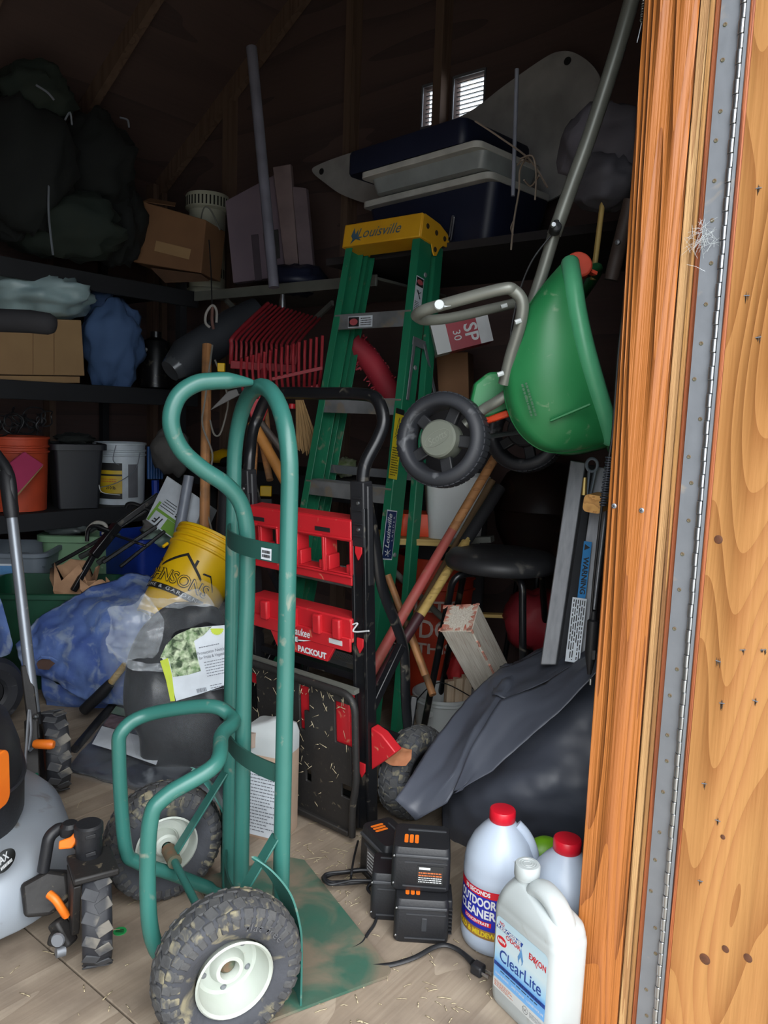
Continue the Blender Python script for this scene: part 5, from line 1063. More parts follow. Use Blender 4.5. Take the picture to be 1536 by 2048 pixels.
MB().prism([(-.026, -.012), (0, -.016), (.010, -.006), (.03, .0), (.034, .014), (.012, .016), (0, .006), (-.024, .004)], -.006, .006).build('swivel_latch', ORG, mw, fr(P(143, 1680, 1.475), V((.95, .1, .25)), y=V((-.2, .5, .8))), bevel=.003)
MB().lathe([(.0, .05), (.010, .049), (.0135, .042), (.0125, .0), (.010, -.006), (0, -.006)], 16, fr(P(72, 1488, 2.0), EZ, (P(118, 1490, 2.0)-P(72, 1488, 2.0)))).build('rear_lever_knob', ORG, mw)
MB().tube(spline([P(72, 1488, 2.0), P(58, 1500, 2.0), P(62, 1460, 2.02), P(58, 1420, 2.04), P(52, 1500, 1.98), P(50, 1540, 1.95)], 5), .004, 8).build('rear_lever', GALV, mw)
MB().bar(P(52, 1330, 2.12), P(70, 1480, 2.06), .03, .012).bar(P(62, 1440, 2.08), P(66, 1560, 2.0), .035, .02).build('handle_bracket', BLKD, mw, bevel=.004)
MB().bar(P(50, 1570, 1.97), P(76, 1566, 1.97), .03, .05).build('green_tab', M('green_tab', (30, 120, 96), .5), mw, bevel=.004)
ha, hb = P(69, 1425, 2.10), P(24, 1035, 2.22)
MB().tube([ha, hb], .0155, 16).build('handle_tube', M('grey_alu_tube', (136, 142, 150), .38, .5, (124, 130, 138), 10, dirt=(190, 190, 186), dsc=30, damt=.12), mw)
MB().tube([ha, ha.lerp(hb, -.06)], .0165, 14).build('handle_end', BLK, mw)
MB().lathe([(0, .01), (.006, .008), (.008, 0)], 10, fr(P(72, 1432, 2.075), V((1, 0, 0)), V((.1, -1, 0)))).build('handle_bolt', STEEL, mw)
up_ = spline([hb.lerp(ha, .0), P(18, 950, 2.24), P(-25, 880, 2.28), P(-70, 760, 2.36), P(-70, 670, 2.42), P(-40, 642, 2.45)], 6)
MB().tube([hb, P(22, 1020, 2.222), P(14, 955, 2.238), P(8, 940, 2.24)], [.019, .0215, .0215, .012], 14).build('handle_sleeve', BLK, mw, sharp=60)
MB().tube(up_, .016, 12).build('upper_handle', BLK, mw, sharp=60)
MB().tube([P(-40, 642, 2.45), P(-20, 640, 2.45), P(60, 643, 2.47), P(98, 648, 2.48), P(108, 650, 2.48), P(112, 651, 2.48)], [.03, .036, .036, .034, .026, .008], 16).build('handle_grip', M('foam_grip', (40, 40, 44), .85), mw, sharp=60)
# ================================================================ tarp, bags, pail and tubs
tp = thing('tarp', 'faded blue tarp with a torn hole, slung over the dark green tote', 'tarp', G(190, 1420))
sheet(rows([(30, 1288, 2.75), (75, 1240, 2.82), (150, 1190, 2.88), (215, 1158, 2.95), (268, 1147, 3.0), (340, 1175, 3.0)],
           [(38, 1312, 2.72), (80, 1287, 2.72), (150, 1250, 2.74), (220, 1225, 2.76), (290, 1215, 2.80), (350, 1230, 2.85)],
           [(50, 1332, 2.71), (90, 1330, 2.69), (150, 1320, 2.68), (215, 1310, 2.67), (280, 1300, 2.68), (350, 1300, 2.72)],
           [(72, 1349, 2.72), (112, 1372, 2.69), (150, 1396, 2.67), (178, 1406, 2.66), (250, 1410, 2.66), (350, 1410, 2.68)]), 12, 12, .026, 6, seed=2).build('tarp_sheet', TARP, tp, sharp=0, solid=.002)
sheet(rows([(80, 1345, 2.76), (120, 1368, 2.75), (195, 1385, 2.74), (260, 1380, 2.74)], [(92, 1395, 2.78), (130, 1405, 2.77), (190, 1405, 2.76), (255, 1400, 2.76)], [(105, 1428, 2.82), (135, 1432, 2.81), (185, 1428, 2.80), (250, 1420, 2.80)]), 8, 8, .014, 7, seed=5).build('tarp_flap', TARP, tp, sharp=0, solid=.002)
hq = [P(90+17*math.cos(a)*rr_, 1327+14*math.sin(a)*rr_, 2.630) for a, rr_ in ((0, 1.2), (.5, .9), (1.1, 1.0), (1.7, .9), (2.4, 1.1), (3.1, 1), (3.7, .9), (4.4, .8), (5, 1.1), (5.7, .8))]
MB().add(hq, [tuple(range(10))]).build('torn_hole', M('hole_brown', (84, 62, 54), .9), tp, recalc=False)
MB().tube([P(115, 1322, 2.63), P(104, 1316, 2.625), P(84, 1314, 2.625), P(74, 1322, 2.63)], [.002, .006, .007, .002], 6).build('torn_edge', TARP, tp)
tp2 = sheet(rows([(-60, 1150, 2.75), (-20, 1165, 2.7), (0, 1190, 2.66)], [(-60, 1220, 2.7), (-10, 1230, 2.62), (16, 1245, 2.6)], [(-60, 1290, 2.68), (0, 1285, 2.6), (27, 1288, 2.58)], [(-60, 1320, 2.66), (-10, 1318, 2.6), (20, 1306, 2.59)]), 8, 8, .01, 6, seed=9).build('tarp', TARP, sharp=0, solid=.003)
tag(tp2, 'second fold of faded blue tarp hanging over the small grooved tyre', 'tarp')
sw = thing('spare_wheel', 'small black grooved tyre under the blue tarp behind the mower', 'wheel', G(-25, 1450))
f = fr(P(-28, 1385, 2.55), EZ, V((.75, -.6, .05))); MB().lathe([(.05, .025), (.06, .035), (.09, .042), (.113, .036), (.124, .018), (.122, .013), (.127, .0), (.122, -.013), (.124, -.018), (.113, -.036), (.09, -.042), (.05, -.025)], 44).build('tyre', RUBBERC, sw, f, sharp=20); MB().lathe([(0, .02), (.05, .02), (.05, -.02), (0, -.02)], 24).build('hub', BLK, sw, f)
def ringpx(y, x0, x1, Y, d, n=36, e=2.3):
    a, b = P(x0, y, Y), P(x1, y, Y); c = (a+b)/2; w = (b.x-a.x)/2
    return [V((c.x + w*math.copysign(abs(math.cos(t))**(2/e), math.cos(t)), c.y + d*math.copysign(abs(math.sin(t))**(2/e), math.sin(t)), c.z)) for t in [2*math.pi*k/n for k in range(n)]]
def crumple(mb, amp, sc, seed=0):
    return mb.map(lambda v: v + V((noise.noise(v*sc+V((seed, 0, 0))), noise.noise(v*sc+V((seed, 5, 0))), .6*noise.noise(v*sc+V((seed, 9, 0)))))*amp)
def densify(rings, k=4):
    cols = list(zip(*rings)); cs = [spline(c, k) for c in cols]; return [list(r) for r in zip(*cs)]
nb = thing('netting_bag', 'clear plastic bag of black netting with a green and white printed label', 'bag', G(385, 1545))
crumple(MB().loft(densify([ringpx(y, a, b, 2.31, d) for y, a, b, d in ((1208, 345, 405, .03), (1225, 318, 436, .06), (1265, 285, 455, .085), (1340, 252, 464, .10), (1420, 262, 466, .105), (1490, 290, 464, .10), (1525, 300, 455, .09), (1538, 320, 440, .05))], 5)), .036, 8).build('netting', FABRIC, nb, sharp=0)
crumple(MB().loft(densify([ringpx(y, a, b, 2.31, d) for y, a, b, d in ((1160, 372, 402, .01), (1176, 335, 428, .03), (1200, 268, 445, .07), (1245, 225, 458, .105), (1300, 208, 470, .125), (1380, 232, 472, .128), (1460, 262, 470, .122), (1520, 290, 464, .11), (1545, 298, 452, .09), (1552, 330, 420, .03))], 5)), .02, 11).build('clear_wrap', CLEARF, nb, sharp=0, recalc=True)
for k, rws in enumerate((rows([(222, 1216, 2.20), (262, 1208, 2.19), (292, 1188, 2.20)], [(212, 1262, 2.17), (270, 1250, 2.15), (320, 1225, 2.18)], [(210, 1290, 2.16), (265, 1290, 2.13), (328, 1252, 2.16)], [(232, 1312, 2.16), (280, 1315, 2.14), (310, 1315, 2.16)]),
                         rows([(210, 1288, 2.165), (240, 1312, 2.15), (275, 1325, 2.15), (330, 1330, 2.17)], [(214, 1302, 2.165), (240, 1328, 2.15), (275, 1342, 2.15), (330, 1345, 2.17)]),
                         rows([(290, 1190, 2.21), (330, 1198, 2.2), (392, 1180, 2.24)], [(294, 1200, 2.2), (340, 1206, 2.19), (418, 1195, 2.22)], [(305, 1215, 2.19), (350, 1216, 2.18), (430, 1212, 2.2)]))):
    sheet(rws, 10, 10, .02, 14, seed=k*4).build('plastic_fold', CLEARB, nb, sharp=0)
PHG = M('photo_green', (110, 140, 96), .5, 0, (210, 222, 190), 55, mix=.35, dirt=(54, 74, 50), dsc=40, damt=.6)
YL = 2.165
def poly(pts, mat, name, par, Y): return MB().add([P(x, y, Y + .00035*(x-390)*0) for x, y in pts], [tuple(range(len(pts)))]).build(name, mat, par, recalc=False)
poly([(322, 1312), (333, 1290), (355, 1270), (385, 1256), (425, 1252), (452, 1250), (457, 1368), (400, 1388), (352, 1402), (340, 1350)], LABW, 'label', nb, YL)
poly([(320, 1316), (332, 1290), (352, 1270), (384, 1256), (424, 1253), (408, 1270), (388, 1282), (396, 1320), (402, 1342), (375, 1350), (346, 1354), (338, 1318)], PHG, 'label_photo', nb, YL-.001)
poly([(320, 1322), (336, 1316), (344, 1350), (350, 1402), (341, 1403), (332, 1360)], M('lime_label', (206, 224, 76), .5), 'label_stripe', nb, YL-.0015)
poly([(434+14*math.cos(a)*(1 if k % 2 else .86), 1257+14*math.sin(a)*(1 if k % 2 else .86)) for k, a in enumerate([k*math.pi/20 for k in range(21)])], M('lime_label', (206, 224, 76), .5), 'label_burst', nb, YL-.0015)
lx = P(455, 1290, YL)-P(392, 1303, YL); lfm = fr(P(424, 1302, YL-.0015), lx, y=EZ)
lettering('Protection Netting', .013, GINK, nb, lfm, w=.088); lettering('for Fruits & Vegetables', .013, GINK, nb, lfm @ Matrix.Translation((.002, -.014, 0)), w=.088)
fineprint(.06, .006, 1, 3).build('fine_print', GINK, nb, lfm @ Matrix.Translation((-.005, .017, 0)), recalc=False)
fineprint(.07, .05, 6, 13, t=.25).build('fine_print', GINK, nb, lfm @ Matrix.Translation((.004, -.05, 0)), recalc=False)
fineprint(.06, .022, 3, 15, t=.3).build('fine_print', GINK, nb, lfm @ Matrix.Translation((.0, -.108, 0)), recalc=False)
bc = MB(); rb = random.Random(8); x = -.014
while x < .014: w_ = rb.choice((.0008, .0014, .002)); bc.add([(x, -.006, 0), (x+w_, -.006, 0), (x+w_, .006, 0), (x, .006, 0)], [(0, 1, 2, 3)]); x += w_+.0012
bc.build('barcode', GINK, nb, lfm @ Matrix.Translation((-.058, -.108, 0)), recalc=False)
fb = thing('flat_bag', 'clear bag of dark sheeting with a white label lying flat on the floor', 'bag', G(300, 1550))
sheet([[G(x, y, z) for x, y, z in r] for r in ([(245, 1392, .03), (330, 1398, .05), (400, 1420, .06), (480, 1440, .05)], [(190, 1468, .03), (280, 1480, .045), (380, 1500, .05), (480, 1520, .05)], [(136, 1532, .012), (240, 1552, .03), (350, 1576, .032), (475, 1600, .02)], [(128, 1540, .003), (240, 1572, .004), (350, 1594, .004), (455, 1612, .004)])], 12, 12, .012, 6).build('dark_sheeting', M('film_over_black', (70, 74, 82), .28, 0, (52, 55, 62), 5, dirt=(120, 126, 132), dsc=7, damt=.4, bump=.3, bsc=20), fb, sharp=0)
sheet([[G(x, y, z) for x, y, z in r] for r in ([(238, 1385, .035), (330, 1390, .055), (485, 1436, .056)], [(182, 1462, .036), (300, 1478, .054), (485, 1520, .057)], [(118, 1530, .004), (280, 1560, .036), (485, 1606, .024)], [(112, 1542, .003), (280, 1588, .005), (460, 1622, .005)])], 10, 10, .015, 9, seed=3).build('clear_wrap', CLEARF, fb, sharp=0)
def gpoly(pts, mat, name, par): return MB().add([G(x, y, z) for x, y, z in pts], [tuple(range(len(pts)))]).build(name, mat, par, recalc=False)
gpoly([(204, 1452, .054), (250, 1464, .062), (330, 1484, .07), (312, 1530, .066), (250, 1508, .06), (184, 1488, .052)], LABW, 'label', fb)
gpoly([(222, 1428, .056), (262, 1438, .062), (252, 1464, .064), (206, 1451, .057)], M('photo_brown2', (104, 84, 88), .5, 0, (150, 130, 136), 30), 'label_photo', fb)
gpoly([(232, 1412, .052), (270, 1424, .062), (262, 1436, .064), (222, 1426, .057)], M('pale_green_print', (150, 176, 150), .5), 'label_stripe', fb)
yb = thing('yellow_pail', 'yellow pail with black house logo tilted behind the netting bag', 'pail', G(370, 1330))
YU = V((.30, .46, .83)).normalized(); yt = P(419, 1078, 2.90); YH = .355; yR = .142
yf = fr(yt-YU*YH, V((1, -.1, -.38)), YU)
pail(yb, yf, yR, YH, YEL, ribs=3, taper=.90)
yr = yR*.972
def wrapmb(mb, ang, z, dr): return mb.map(lambda v: V(((yr+dr)*math.cos(ang+v.x/yr), (yr+dr)*math.sin(ang+v.x/yr), z+v.y)))
ya = -math.pi/2-.34
def subd(pts, n=6): return [a.lerp(b, k/n) for a, b in zip(pts[:-1], pts[1:]) for k in range(n)]+[pts[-1]]
wrapmb(text_mb('JOHNSONS', .062, .305, bold=.0022), ya, .140, .0022).build('lettering', INK, yb, yf, sharp=0, recalc=False)
wrapmb(text_mb('JOHNSONS', .062, .303, bold=-.0006), ya, .140, .0030).build('lettering', YEL, yb, yf, sharp=0, recalc=False)
MB().grid(lambda u, v: V(((yr+.0006)*math.cos(ya-1.1+2.2*u), (yr+.0006)*math.sin(ya-1.1+2.2*u), .086+.022*v)), 24, 1).build('logo_band', INK, yb, yf, recalc=False)
wrapmb(text_mb('HOME & GARDEN', .017, .25, sp=1.3), ya, .097, .0026).build('lettering', WINK, yb, yf, sharp=0, recalc=False)
for pts, w0 in (([V((-.075, .178, 0)), V((.018, .238, 0)), V((.105, .172, 0))], .006), ([V((.10, .196, 0)), V((.13, .20, 0)), V((.165, .155, 0))], .0035), ([V((-.15, .18, 0)), V((-.115, .205, 0)), V((-.09, .192, 0))], .004)):
    q = subd(pts); mb = MB(); vs = []
    for k, p in enumerate(q): vs += [p-V((0, w0, 0)), p+V((0, w0*(.5 if k in (0, len(q)-1) else 1), 0))]
    mb.add(vs, [(2*k, 2*k+2, 2*k+3, 2*k+1) for k in range(len(q)-1)]); wrapmb(mb, ya, 0, .0012).build('logo_roof', INK, yb, yf, recalc=False)
wrapmb(MB().add([(.058, .205, 0), (.068, .205, 0), (.068, .232, 0), (.058, .232, 0)], [(0, 1, 2, 3)]), ya, 0, .0012).build('logo_chimney', INK, yb, yf, recalc=False)
wrapmb(fineprint(.05, .09, 7, 6), ya+1.75, .08, .0012).build('fine_print', INK, yb, yf, recalc=False)
MB().tube([yf @ V((-(yR+.006), -.02, YH*.76)), yf @ V((-(yR+.012), -.03, YH*.70))], .006, 8).build('handle_boss', YEL, yb)
def tub(par, f, w, d, h, mat, taper=.86, r=.05, rim=.014, name='body', lip=.02):
    rg = [rrect(w*taper, d*taper, r*.8, 5, z=z) for z in (.0,)] + [rrect(w*(taper+(1-taper)*t), d*(taper+(1-taper)*t), r, 5, z=h*t) for t in (.03, .5, (h-lip)/h)]
    rg += [rrect(w+rim, d+rim, r+rim, 5, z=h-lip), rrect(w+rim, d+rim, r+rim, 5, z=h-.003), rrect(w+rim*.7, d+rim*.7, r+rim, 5, z=h), rrect(w-.002, d-.002, r, 5, z=h), rrect(w*taper*1.02, d*taper*1.02, r*.8, 5, z=.012)]
    return MB().loft(rg).build(name, mat, par, f, sharp=40)
def onfloor(p, ang): return fr(V((p.x, p.y, 0)), (math.cos(ang), math.sin(ang), 0), EZ)
gt = thing('green_tote', 'dark green tote holding a brown paper bag, half under the blue tarp', 'tote', G(100, 1340))
tub(gt, onfloor(P(108, 1172, 3.10), .12), .25, .19, P(108, 1178, 3.0).z, DGRN)
def paperbag(c, w, d, h, seed, label):
    r_ = random.Random(seed); rings = []
    for k in range(6):
        t = k/5; ring = []
        for i in range(14):
            a_ = 2*math.pi*i/14; e_ = 1+.16*r_.uniform(-1, 1)+(.22*(i % 2) if k > 3 else 0)
            ring.append(V(c)+V((w*math.copysign(abs(math.cos(a_))**.6, math.cos(a_))*e_*(1-.12*t), d*math.copysign(abs(math.sin(a_))**.6, math.sin(a_))*e_*(1-.35*t), h*(t-.5)+(.05*h*r_.uniform(-1, 1) if k < 5 else .22*h*r_.uniform(-1, 1)))))
        rings.append(ring)
    return tag(MB().loft(rings, cap=False).build('paper_bag', PAPER, sharp=12, solid=.0015), label, 'paper bag')
paperbag(P(150, 1186, 3.05), .085, .06, .19, 4, 'crumpled brown paper bag standing in the dark green tote')
paperbag(P(192, 1190, 2.99), .055, .045, .10, 8, 'small crumpled brown paper scrap beside the taller paper bag in the green tote')
g2 = thing('grey_tote', 'blue-grey storage tote with a small label, behind the mower handle', 'tote', G(20, 1270))
gf = onfloor(P(2, 1086, 3.45), .12); gh = P(20, 1092, 3.45).z
tub(g2, gf, .24, .18, gh, GREYP, taper=.84)
sfm = fr(P(10, 1142, 3.285), (math.cos(.12), math.sin(.12), 0), y=V((0, -.1, 1)))
quad(.07, .065).build('label', LABW, g2, sfm, recalc=False); quad(.066, .04, 0, .004).build('label_field', LABB2, g2, sfm @ Matrix.Translation((0, 0, .001)), recalc=False)
gfr = fr(P(75, 1120, 3.32), (math.cos(.12), math.sin(.12), 0), y=V((0, -.1, 1)))
MB().tube(fillet([V((-.12, .03, 0)), V((-.03, .03, 0)), V((-.03, -.03, 0)), V((.03, -.03, 0))], .01, 4), .003, 6).build('moulded_step', M('grey_shadow', (84, 94, 104), .5), g2, gfr)
p3 = thing('pale_green_tub', 'pale green tub with a white rope handle and speckled sides', 'tub', G(165, 1250))
tub(p3, onfloor(P(166, 1068, 3.66), .1), .16, .13, P(166, 1072, 3.53).z, PGRN, taper=.84, r=.04, rim=.02, lip=.03)
MB().tube(spline([P(174, 1082, 3.50), P(176, 1060, 3.49), P(190, 1046, 3.48), P(206, 1047, 3.48), P(213, 1056, 3.48), P(206, 1068, 3.49)], 6), .009, 10).build('rope_handle', M('white_rope', (196, 194, 186), .9, 0, (150, 148, 140), 60, bump=.6, bsc=90), p3, sharp=60)
blob('clear_sack', P(135, 1057, 3.64), (.12, .08, .03), M('dim_film', (96, 104, 104), .3), 'limp clear sack on top of the pale green tub', 'bag', 6, .5, 6)
bb_ = thing('blue_bin', 'royal blue recycling bin holding crinkled silver packaging', 'bin', G(290, 1290))
tub(bb_, onfloor(P(297, 1062, 3.58), .85), .15, .175, P(290, 1070, 3.5).z, BLUEP, r=.03, rim=.012, lip=.03)
blob('silver_packaging', P(322, 1052, 3.52), (.085, .08, .06), M('crinkled_silver', (190, 200, 200), .25, .4, (140, 160, 150), 12), 'crinkled silver packaging in the blue bin', 'packaging', 9, .55, 2)
blob('pale_packaging', P(318, 1080, 3.44), (.07, .05, .035), M('pale_green_film', (160, 190, 176), .35), 'pale green folded packaging at the front of the blue bin', 'packaging', 8, .5, 7)
wb_ = thing('white_carton', 'white and green printed carton tipped on its corner above the blue bin', 'box', P(345, 1060, 3.2))
TL, BL_ = P(334, 951, 3.2), P(291, 1039, 3.14); BRq = P(369, 1095, 3.06); TRq = TL + (BRq-BL_)
wx = (BRq-BL_); wn = wx.cross(TL-BL_).normalized(); wn = wn if wn.y < 0 else -wn
slab('carton', [TL, TRq, BRq, BL_], .12, M('carton_white', (196, 204, 212), .6), wb_, .003)
wfm = fr((BL_+BRq)/2, wx, y=(TL-BL_)); wfm = wfm if V(wfm.to_3x3().col[2]).dot(wn) > 0 else fr((BL_+BRq)/2, wx, y=(TL-BL_))
wl_ = wx.length
GP = M('carton_green', (112, 158, 60), .6)
def wbq(x, y, w, h, mat, n='print', dz=.0012): quad(w, h, 0, 0).build(n, mat, wb_, wfm @ Matrix.Translation((x, y, dz)), recalc=False)
wbq(-wl_*.46, .05, .012, .09, GP); wbq(0, .062, wl_*.9, .012, GP); wbq(wl_*.12, .03, wl_*.5, .05, GP)
lettering('1F', .045, INK, wb_, wfm @ Matrix.Translation((-wl_*.26, .028, .0014)) @ Matrix.Rotation(math.pi, 4, 'Z'), bold=.001, shear=.2)
for k in range(4): wbq(-wl_*.25, .082+k*.011, wl_*(.34-.02*k), .003, INK, 'fine_print')
fineprint(.07, .02, 2, 5, t=.7).build('print', INK, wb_, wfm @ Matrix.Translation((wl_*.12, .085, .0014)), recalc=False)
pole('grey_pipe', P(338, 1180, 3.0), P(378, 952, 3.1), .021, M('grey_pipe', (128, 136, 150), .4), 'plain grey plastic pipe leaning between the white carton and the yellow pail', 'pipe')
fs = thing('folding_stand', 'black folding stand of square tubes lying across the tubs', 'stand', P(230, 1110, 3.15))
for k, (a, b, w_) in enumerate((((105, 1132, 3.08), (205, 1076, 3.10), .022), ((205, 1076, 3.10), (330, 998, 3.22), .02), ((146, 1182, 2.98), (186, 1112, 3.04), .03), ((186, 1112, 3.04), (235, 1050, 3.12), .05), ((235, 1050, 3.12), (318, 990, 3.2), .036), ((205, 1125, 3.05), (332, 1040, 3.14), .024), ((240, 1134, 3.04), (330, 1062, 3.1), .02), ((195, 1058, 3.1), (292, 1092, 3.06), .014))):
    MB().bar(P(*a), P(*b), w_*.72, w_*.72).build('bar', BLKG, fs, bevel=.004)
MB().tube(spline([P(174, 1082, 3.09), P(177, 1060, 3.09), P(190, 1052, 3.09), P(220, 1062, 3.09)], 6), .008, 8).build('hook', BLKG, fs)
MB().tube(spline([P(252, 1015, 3.15), P(256, 1008, 3.15), P(270, 1008, 3.16), P(300, 1020, 3.17)], 6), .008, 8).build('hook', BLKG, fs)
for a, b in (((160, 1114), (176, 1106)), ((176, 1106), (206, 1086)), ((196, 1126), (212, 1116))): MB().tube([P(*a, 3.07), P(*b, 3.07)], .012, 8).build('foot_cap', M('dark_cap', (48, 52, 50), .6), fs)
cj = thing('clear_jug', 'translucent jug of tan liquid with a white text label, behind the hand truck', 'jug', G(540, 1683))
cjf = onfloor(P(541, 1650, 1.96), -.35); cjh = P(540, 1432, 1.96).z
MB().loft([rrect(.062*k, .05*k, .016, 5, z=z) for z, k in ((0, .95), (.008, 1), (cjh*.7, 1), (cjh*.72, 1.0))]).build('body', JUGP, cj, cjf, sharp=50)
MB().loft([rrect(.062*k, .05*k, .016, 5, z=z) for z, k in ((cjh*.72, 1), (cjh*.86, 1.0), (cjh*.93, .9))]+[rrect(.03, .022, .014, 5, cx=.02, z=cjh*.97), rrect(.018, .018, .0178, 5, cx=.025, z=cjh*1.0)]).build('shoulder', WHITE, cj, cjf, sharp=50)
MB().loft([rrect(.0125, .03, .008, 4, cx=-.035, z=z) for z in (cjh*.78, cjh*.9)]).build('grip_recess', M('recess_tan', (170, 150, 136), .5), cj, cjf @ Matrix.Translation((0, -.0285, 0)))
cl_ = fr(cjf @ V((.0, -.0512, cjh*.34)), cjf.to_3x3().col[0], y=EZ); quad(.085, cjh*.62).build('label', LABW, cj, cl_, recalc=False)
fineprint(.074, cjh*.56, 20, 77, t=.3).build('fine_print', GINK, cj, cl_ @ Matrix.Translation((0, 0, .0006)), recalc=False)
tk = thing('trowel', 'black-handled tool lying behind the flat bag', 'tool', G(160, 1500))
MB().tube([P(168, 1420, 2.62), P(205, 1385, 2.6), P(222, 1365, 2.6)], [.02, .021, .016], 12).build('grip', BLK, tk); MB().tube([P(222, 1365, 2.6), P(250, 1330, 2.58)], .012, 10).build('shaft', HANDLEY, tk)
tag(MB().tube([G(150, 1498, .015), G(205, 1432, .015), G(235, 1400, .03)], .014, 10).build('black_rod', BLK), 'short black rod on the floor poking out from under the flat bag', 'rod')
# ================================================================ shelves along the far wall and what stands on them
SB = M('black_shelf_paint', (25, 26, 30), .7, 0, (31, 33, 37), 6, bump=.1)
su = thing('shelf_unit', 'black painted wooden shelves along the far wall', 'shelf', S(1.8, 3.5, 0))
for z, h in ((.633, .08), (1.221, .08), (1.735, .08)):
    m = Matrix.Translation(S(1.72, 3.53, z)) @ SF.to_3x3().to_4x4()
    MB().bb(-.92, .92, -.16, .60, -.02, 0).build('shelf_board', SB, su, m, bevel=.002)
    MB().bb(-.92, .92, -.18, -.16, -h, .002).build('shelf_edge', SB, su, m, bevel=.003)
for a in (2.55, 1.05):
    for b in (3.38, 4.1): MB().bb(-.02, .02, -.02, .02, 0, 1.95).build('shelf_post', SB, su, Matrix.Translation(S(a, b, 0)) @ SF.to_3x3().to_4x4())
ZL, ZM, ZU = .636, 1.224, 1.738
def on(px, py, z): return G(px, py, z)                               # point of a shelf top seen at a pixel
def att(p, ang, z): return fr(V((p.x, p.y, z)), (math.cos(ang), math.sin(ang), 0), EZ)
ob2 = thing('orange_pail', 'dull orange pail on the lower shelf with tangled wire on top', 'pail', on(40, 1012, ZL))
q = PB(36, 1000, 3.52); f = att(q, .6, ZL); pail(ob2, f, .135, PB(36, 874, 3.40).z-ZL, M('dim_orange', (206, 78, 44), .6), taper=.9)
tg = MB(); rr = random.Random(9); wc_ = V((q.x, q.y, PB(36, 850, 3.45).z))
for k in range(14):
    c_ = wc_ + V((rr.uniform(-.10, .16), rr.uniform(-.06, .06), rr.uniform(-.01, .05))); ax_ = V((rr.gauss(0, 1), rr.gauss(0, 1), rr.gauss(0, .6))).normalized(); m = fr(c_, ax_.orthogonal(), ax_); r_ = rr.uniform(.03, .06)
    tg.tube([m @ V((r_*math.cos(t), r_*math.sin(t)*.8, .01*math.sin(3*t))) for t in [i*math.pi/9 for i in range(18)]], .0035, 6, closed=True)
tag(tg.build('wire_tangle', BLK), 'tangle of dark wire loops heaped on the dull orange pail', 'wire', kind='stuff')
pk = thing('pink_board', 'pink foam board with a raw wooden edge leaning on the dull orange pail', 'board', on(40, 1005, ZL))
slab('foam', [PB(14, 930, 3.30), PB(50, 903, 3.34), PB(88, 929, 3.33), PB(28, 996, 3.28)], .012, PINK, pk)
slab('edge', [PB(88, 929, 3.329), PB(86, 934, 3.329), PB(29, 1001, 3.279), PB(28, 996, 3.279)], .014, CARD, pk)
blob('shiny_wrap', PB(2, 945, 3.26), (.035, .03, .07), M('foil_wrap', (150, 170, 170), .25, .5, (90, 100, 96), 20), 'scrap of shiny wrap beside the pink board', 'wrap', 9, .5, 3)
def shelf_tub(name, label, px, py, z, w, d, h, mat, ang, taper=.82):
    p = on(px, py, z); f = att(p + V((-.3, .8, 0)).normalized()*d, ang, z); t = thing(name, label, 'bin', f); tub(t, f, w, d, h, mat, taper=taper, r=.02, rim=.016, lip=.03); return t, f
t, f = shelf_tub('black_bin', 'black plastic waste bin on the lower shelf beside the white pail', 150, 1018, ZL, .112, .12, PB(150, 886, 3.45).z-ZL, M('black_bin', (34, 37, 44), .5), .55)
blob('bin_contents', f @ V((0, 0, PB(150, 878, 3.45).z-ZL)), (.09, .09, .03), DARK, 'dark odds and ends heaped in the black bin', 'clutter', 9, .6, 6)
wp = thing('white_pail', 'white pail with a black and yellow label on the lower shelf', 'pail', on(240, 1004, ZL))
p = PB(240, 1000, 3.50); wf_ = att(p, .1, ZL); pr_ = .126; ph_ = PB(240, 886, 3.42).z-ZL
pail(wp, wf_, pr_, ph_, M('white_pail', (206, 216, 224), .45), taper=.95, ribs=2)
def wpatch(a0, a1, z0, z1, mat, dr, n='label'): MB().grid(lambda u, v: V(((pr_*.965+dr)*math.cos(a0+(a1-a0)*u), (pr_*.965+dr)*math.sin(a0+(a1-a0)*u), z0+(z1-z0)*v)), 14, 1).build(n, mat, wp, wf_, recalc=False)
ca = -math.pi/2
YLB = M('yellow_label2', (214, 180, 36), .5)
wpatch(ca-1.0, ca+.32, ph_*.10, ph_*.68, INK, .005); wpatch(ca-1.0, ca+.32, ph_*.19, ph_*.47, YLB, .006, 'label_field'); wpatch(ca-1.0, ca+.32, ph_*.50, ph_*.56, YLB, .006, 'label_band')
wpatch(ca+.55, ca+.98, ph_*.12, ph_*.66, M('grey_print', (110, 112, 118), .6), .005, 'warning_label')
mb = text_mb('210 lb.', .022, .05, bold=.0006); mb.map(lambda v: V(((pr_*.965+.008)*math.cos(ca-.1+v.x/pr_), (pr_*.965+.008)*math.sin(ca-.1+v.x/pr_), ph_*.28+v.y))); mb.build('lettering', INK, wp, wf_, sharp=0, recalc=False)
mb = fineprint(.09, .022, 2, 3, t=.4); mb.map(lambda v: V(((pr_*.965+.008)*math.cos(ca-.25+v.x/pr_), (pr_*.965+.008)*math.sin(ca-.25+v.x/pr_), ph_*.40+v.y))); mb.build('fine_print', OINK, wp, wf_, recalc=False)
for pts in (((232, 890), (226, 920), (238, 930)), ((280, 905), (270, 940), (235, 965), (200, 975)), ((198, 970), (205, 985), (240, 990))):
    MB().tube(spline([PB(x, y, 3.335) for x, y in pts], 5), .0022, 5).build('loose_cord', OFFW if pts[0][0] == 198 else GINK, wp)
bl = thing('blue_mat', 'blue ribbed mat rolled up beside the white pail', 'mat', on(310, 965, ZL))
for k in range(6): MB().tube([PB(297+5.4*k, 893, 3.40), PB(297+5.4*k, 958, 3.40)], .008, 8).build('rib', M('dim_blue_plastic', (26, 78, 140), .5), bl)
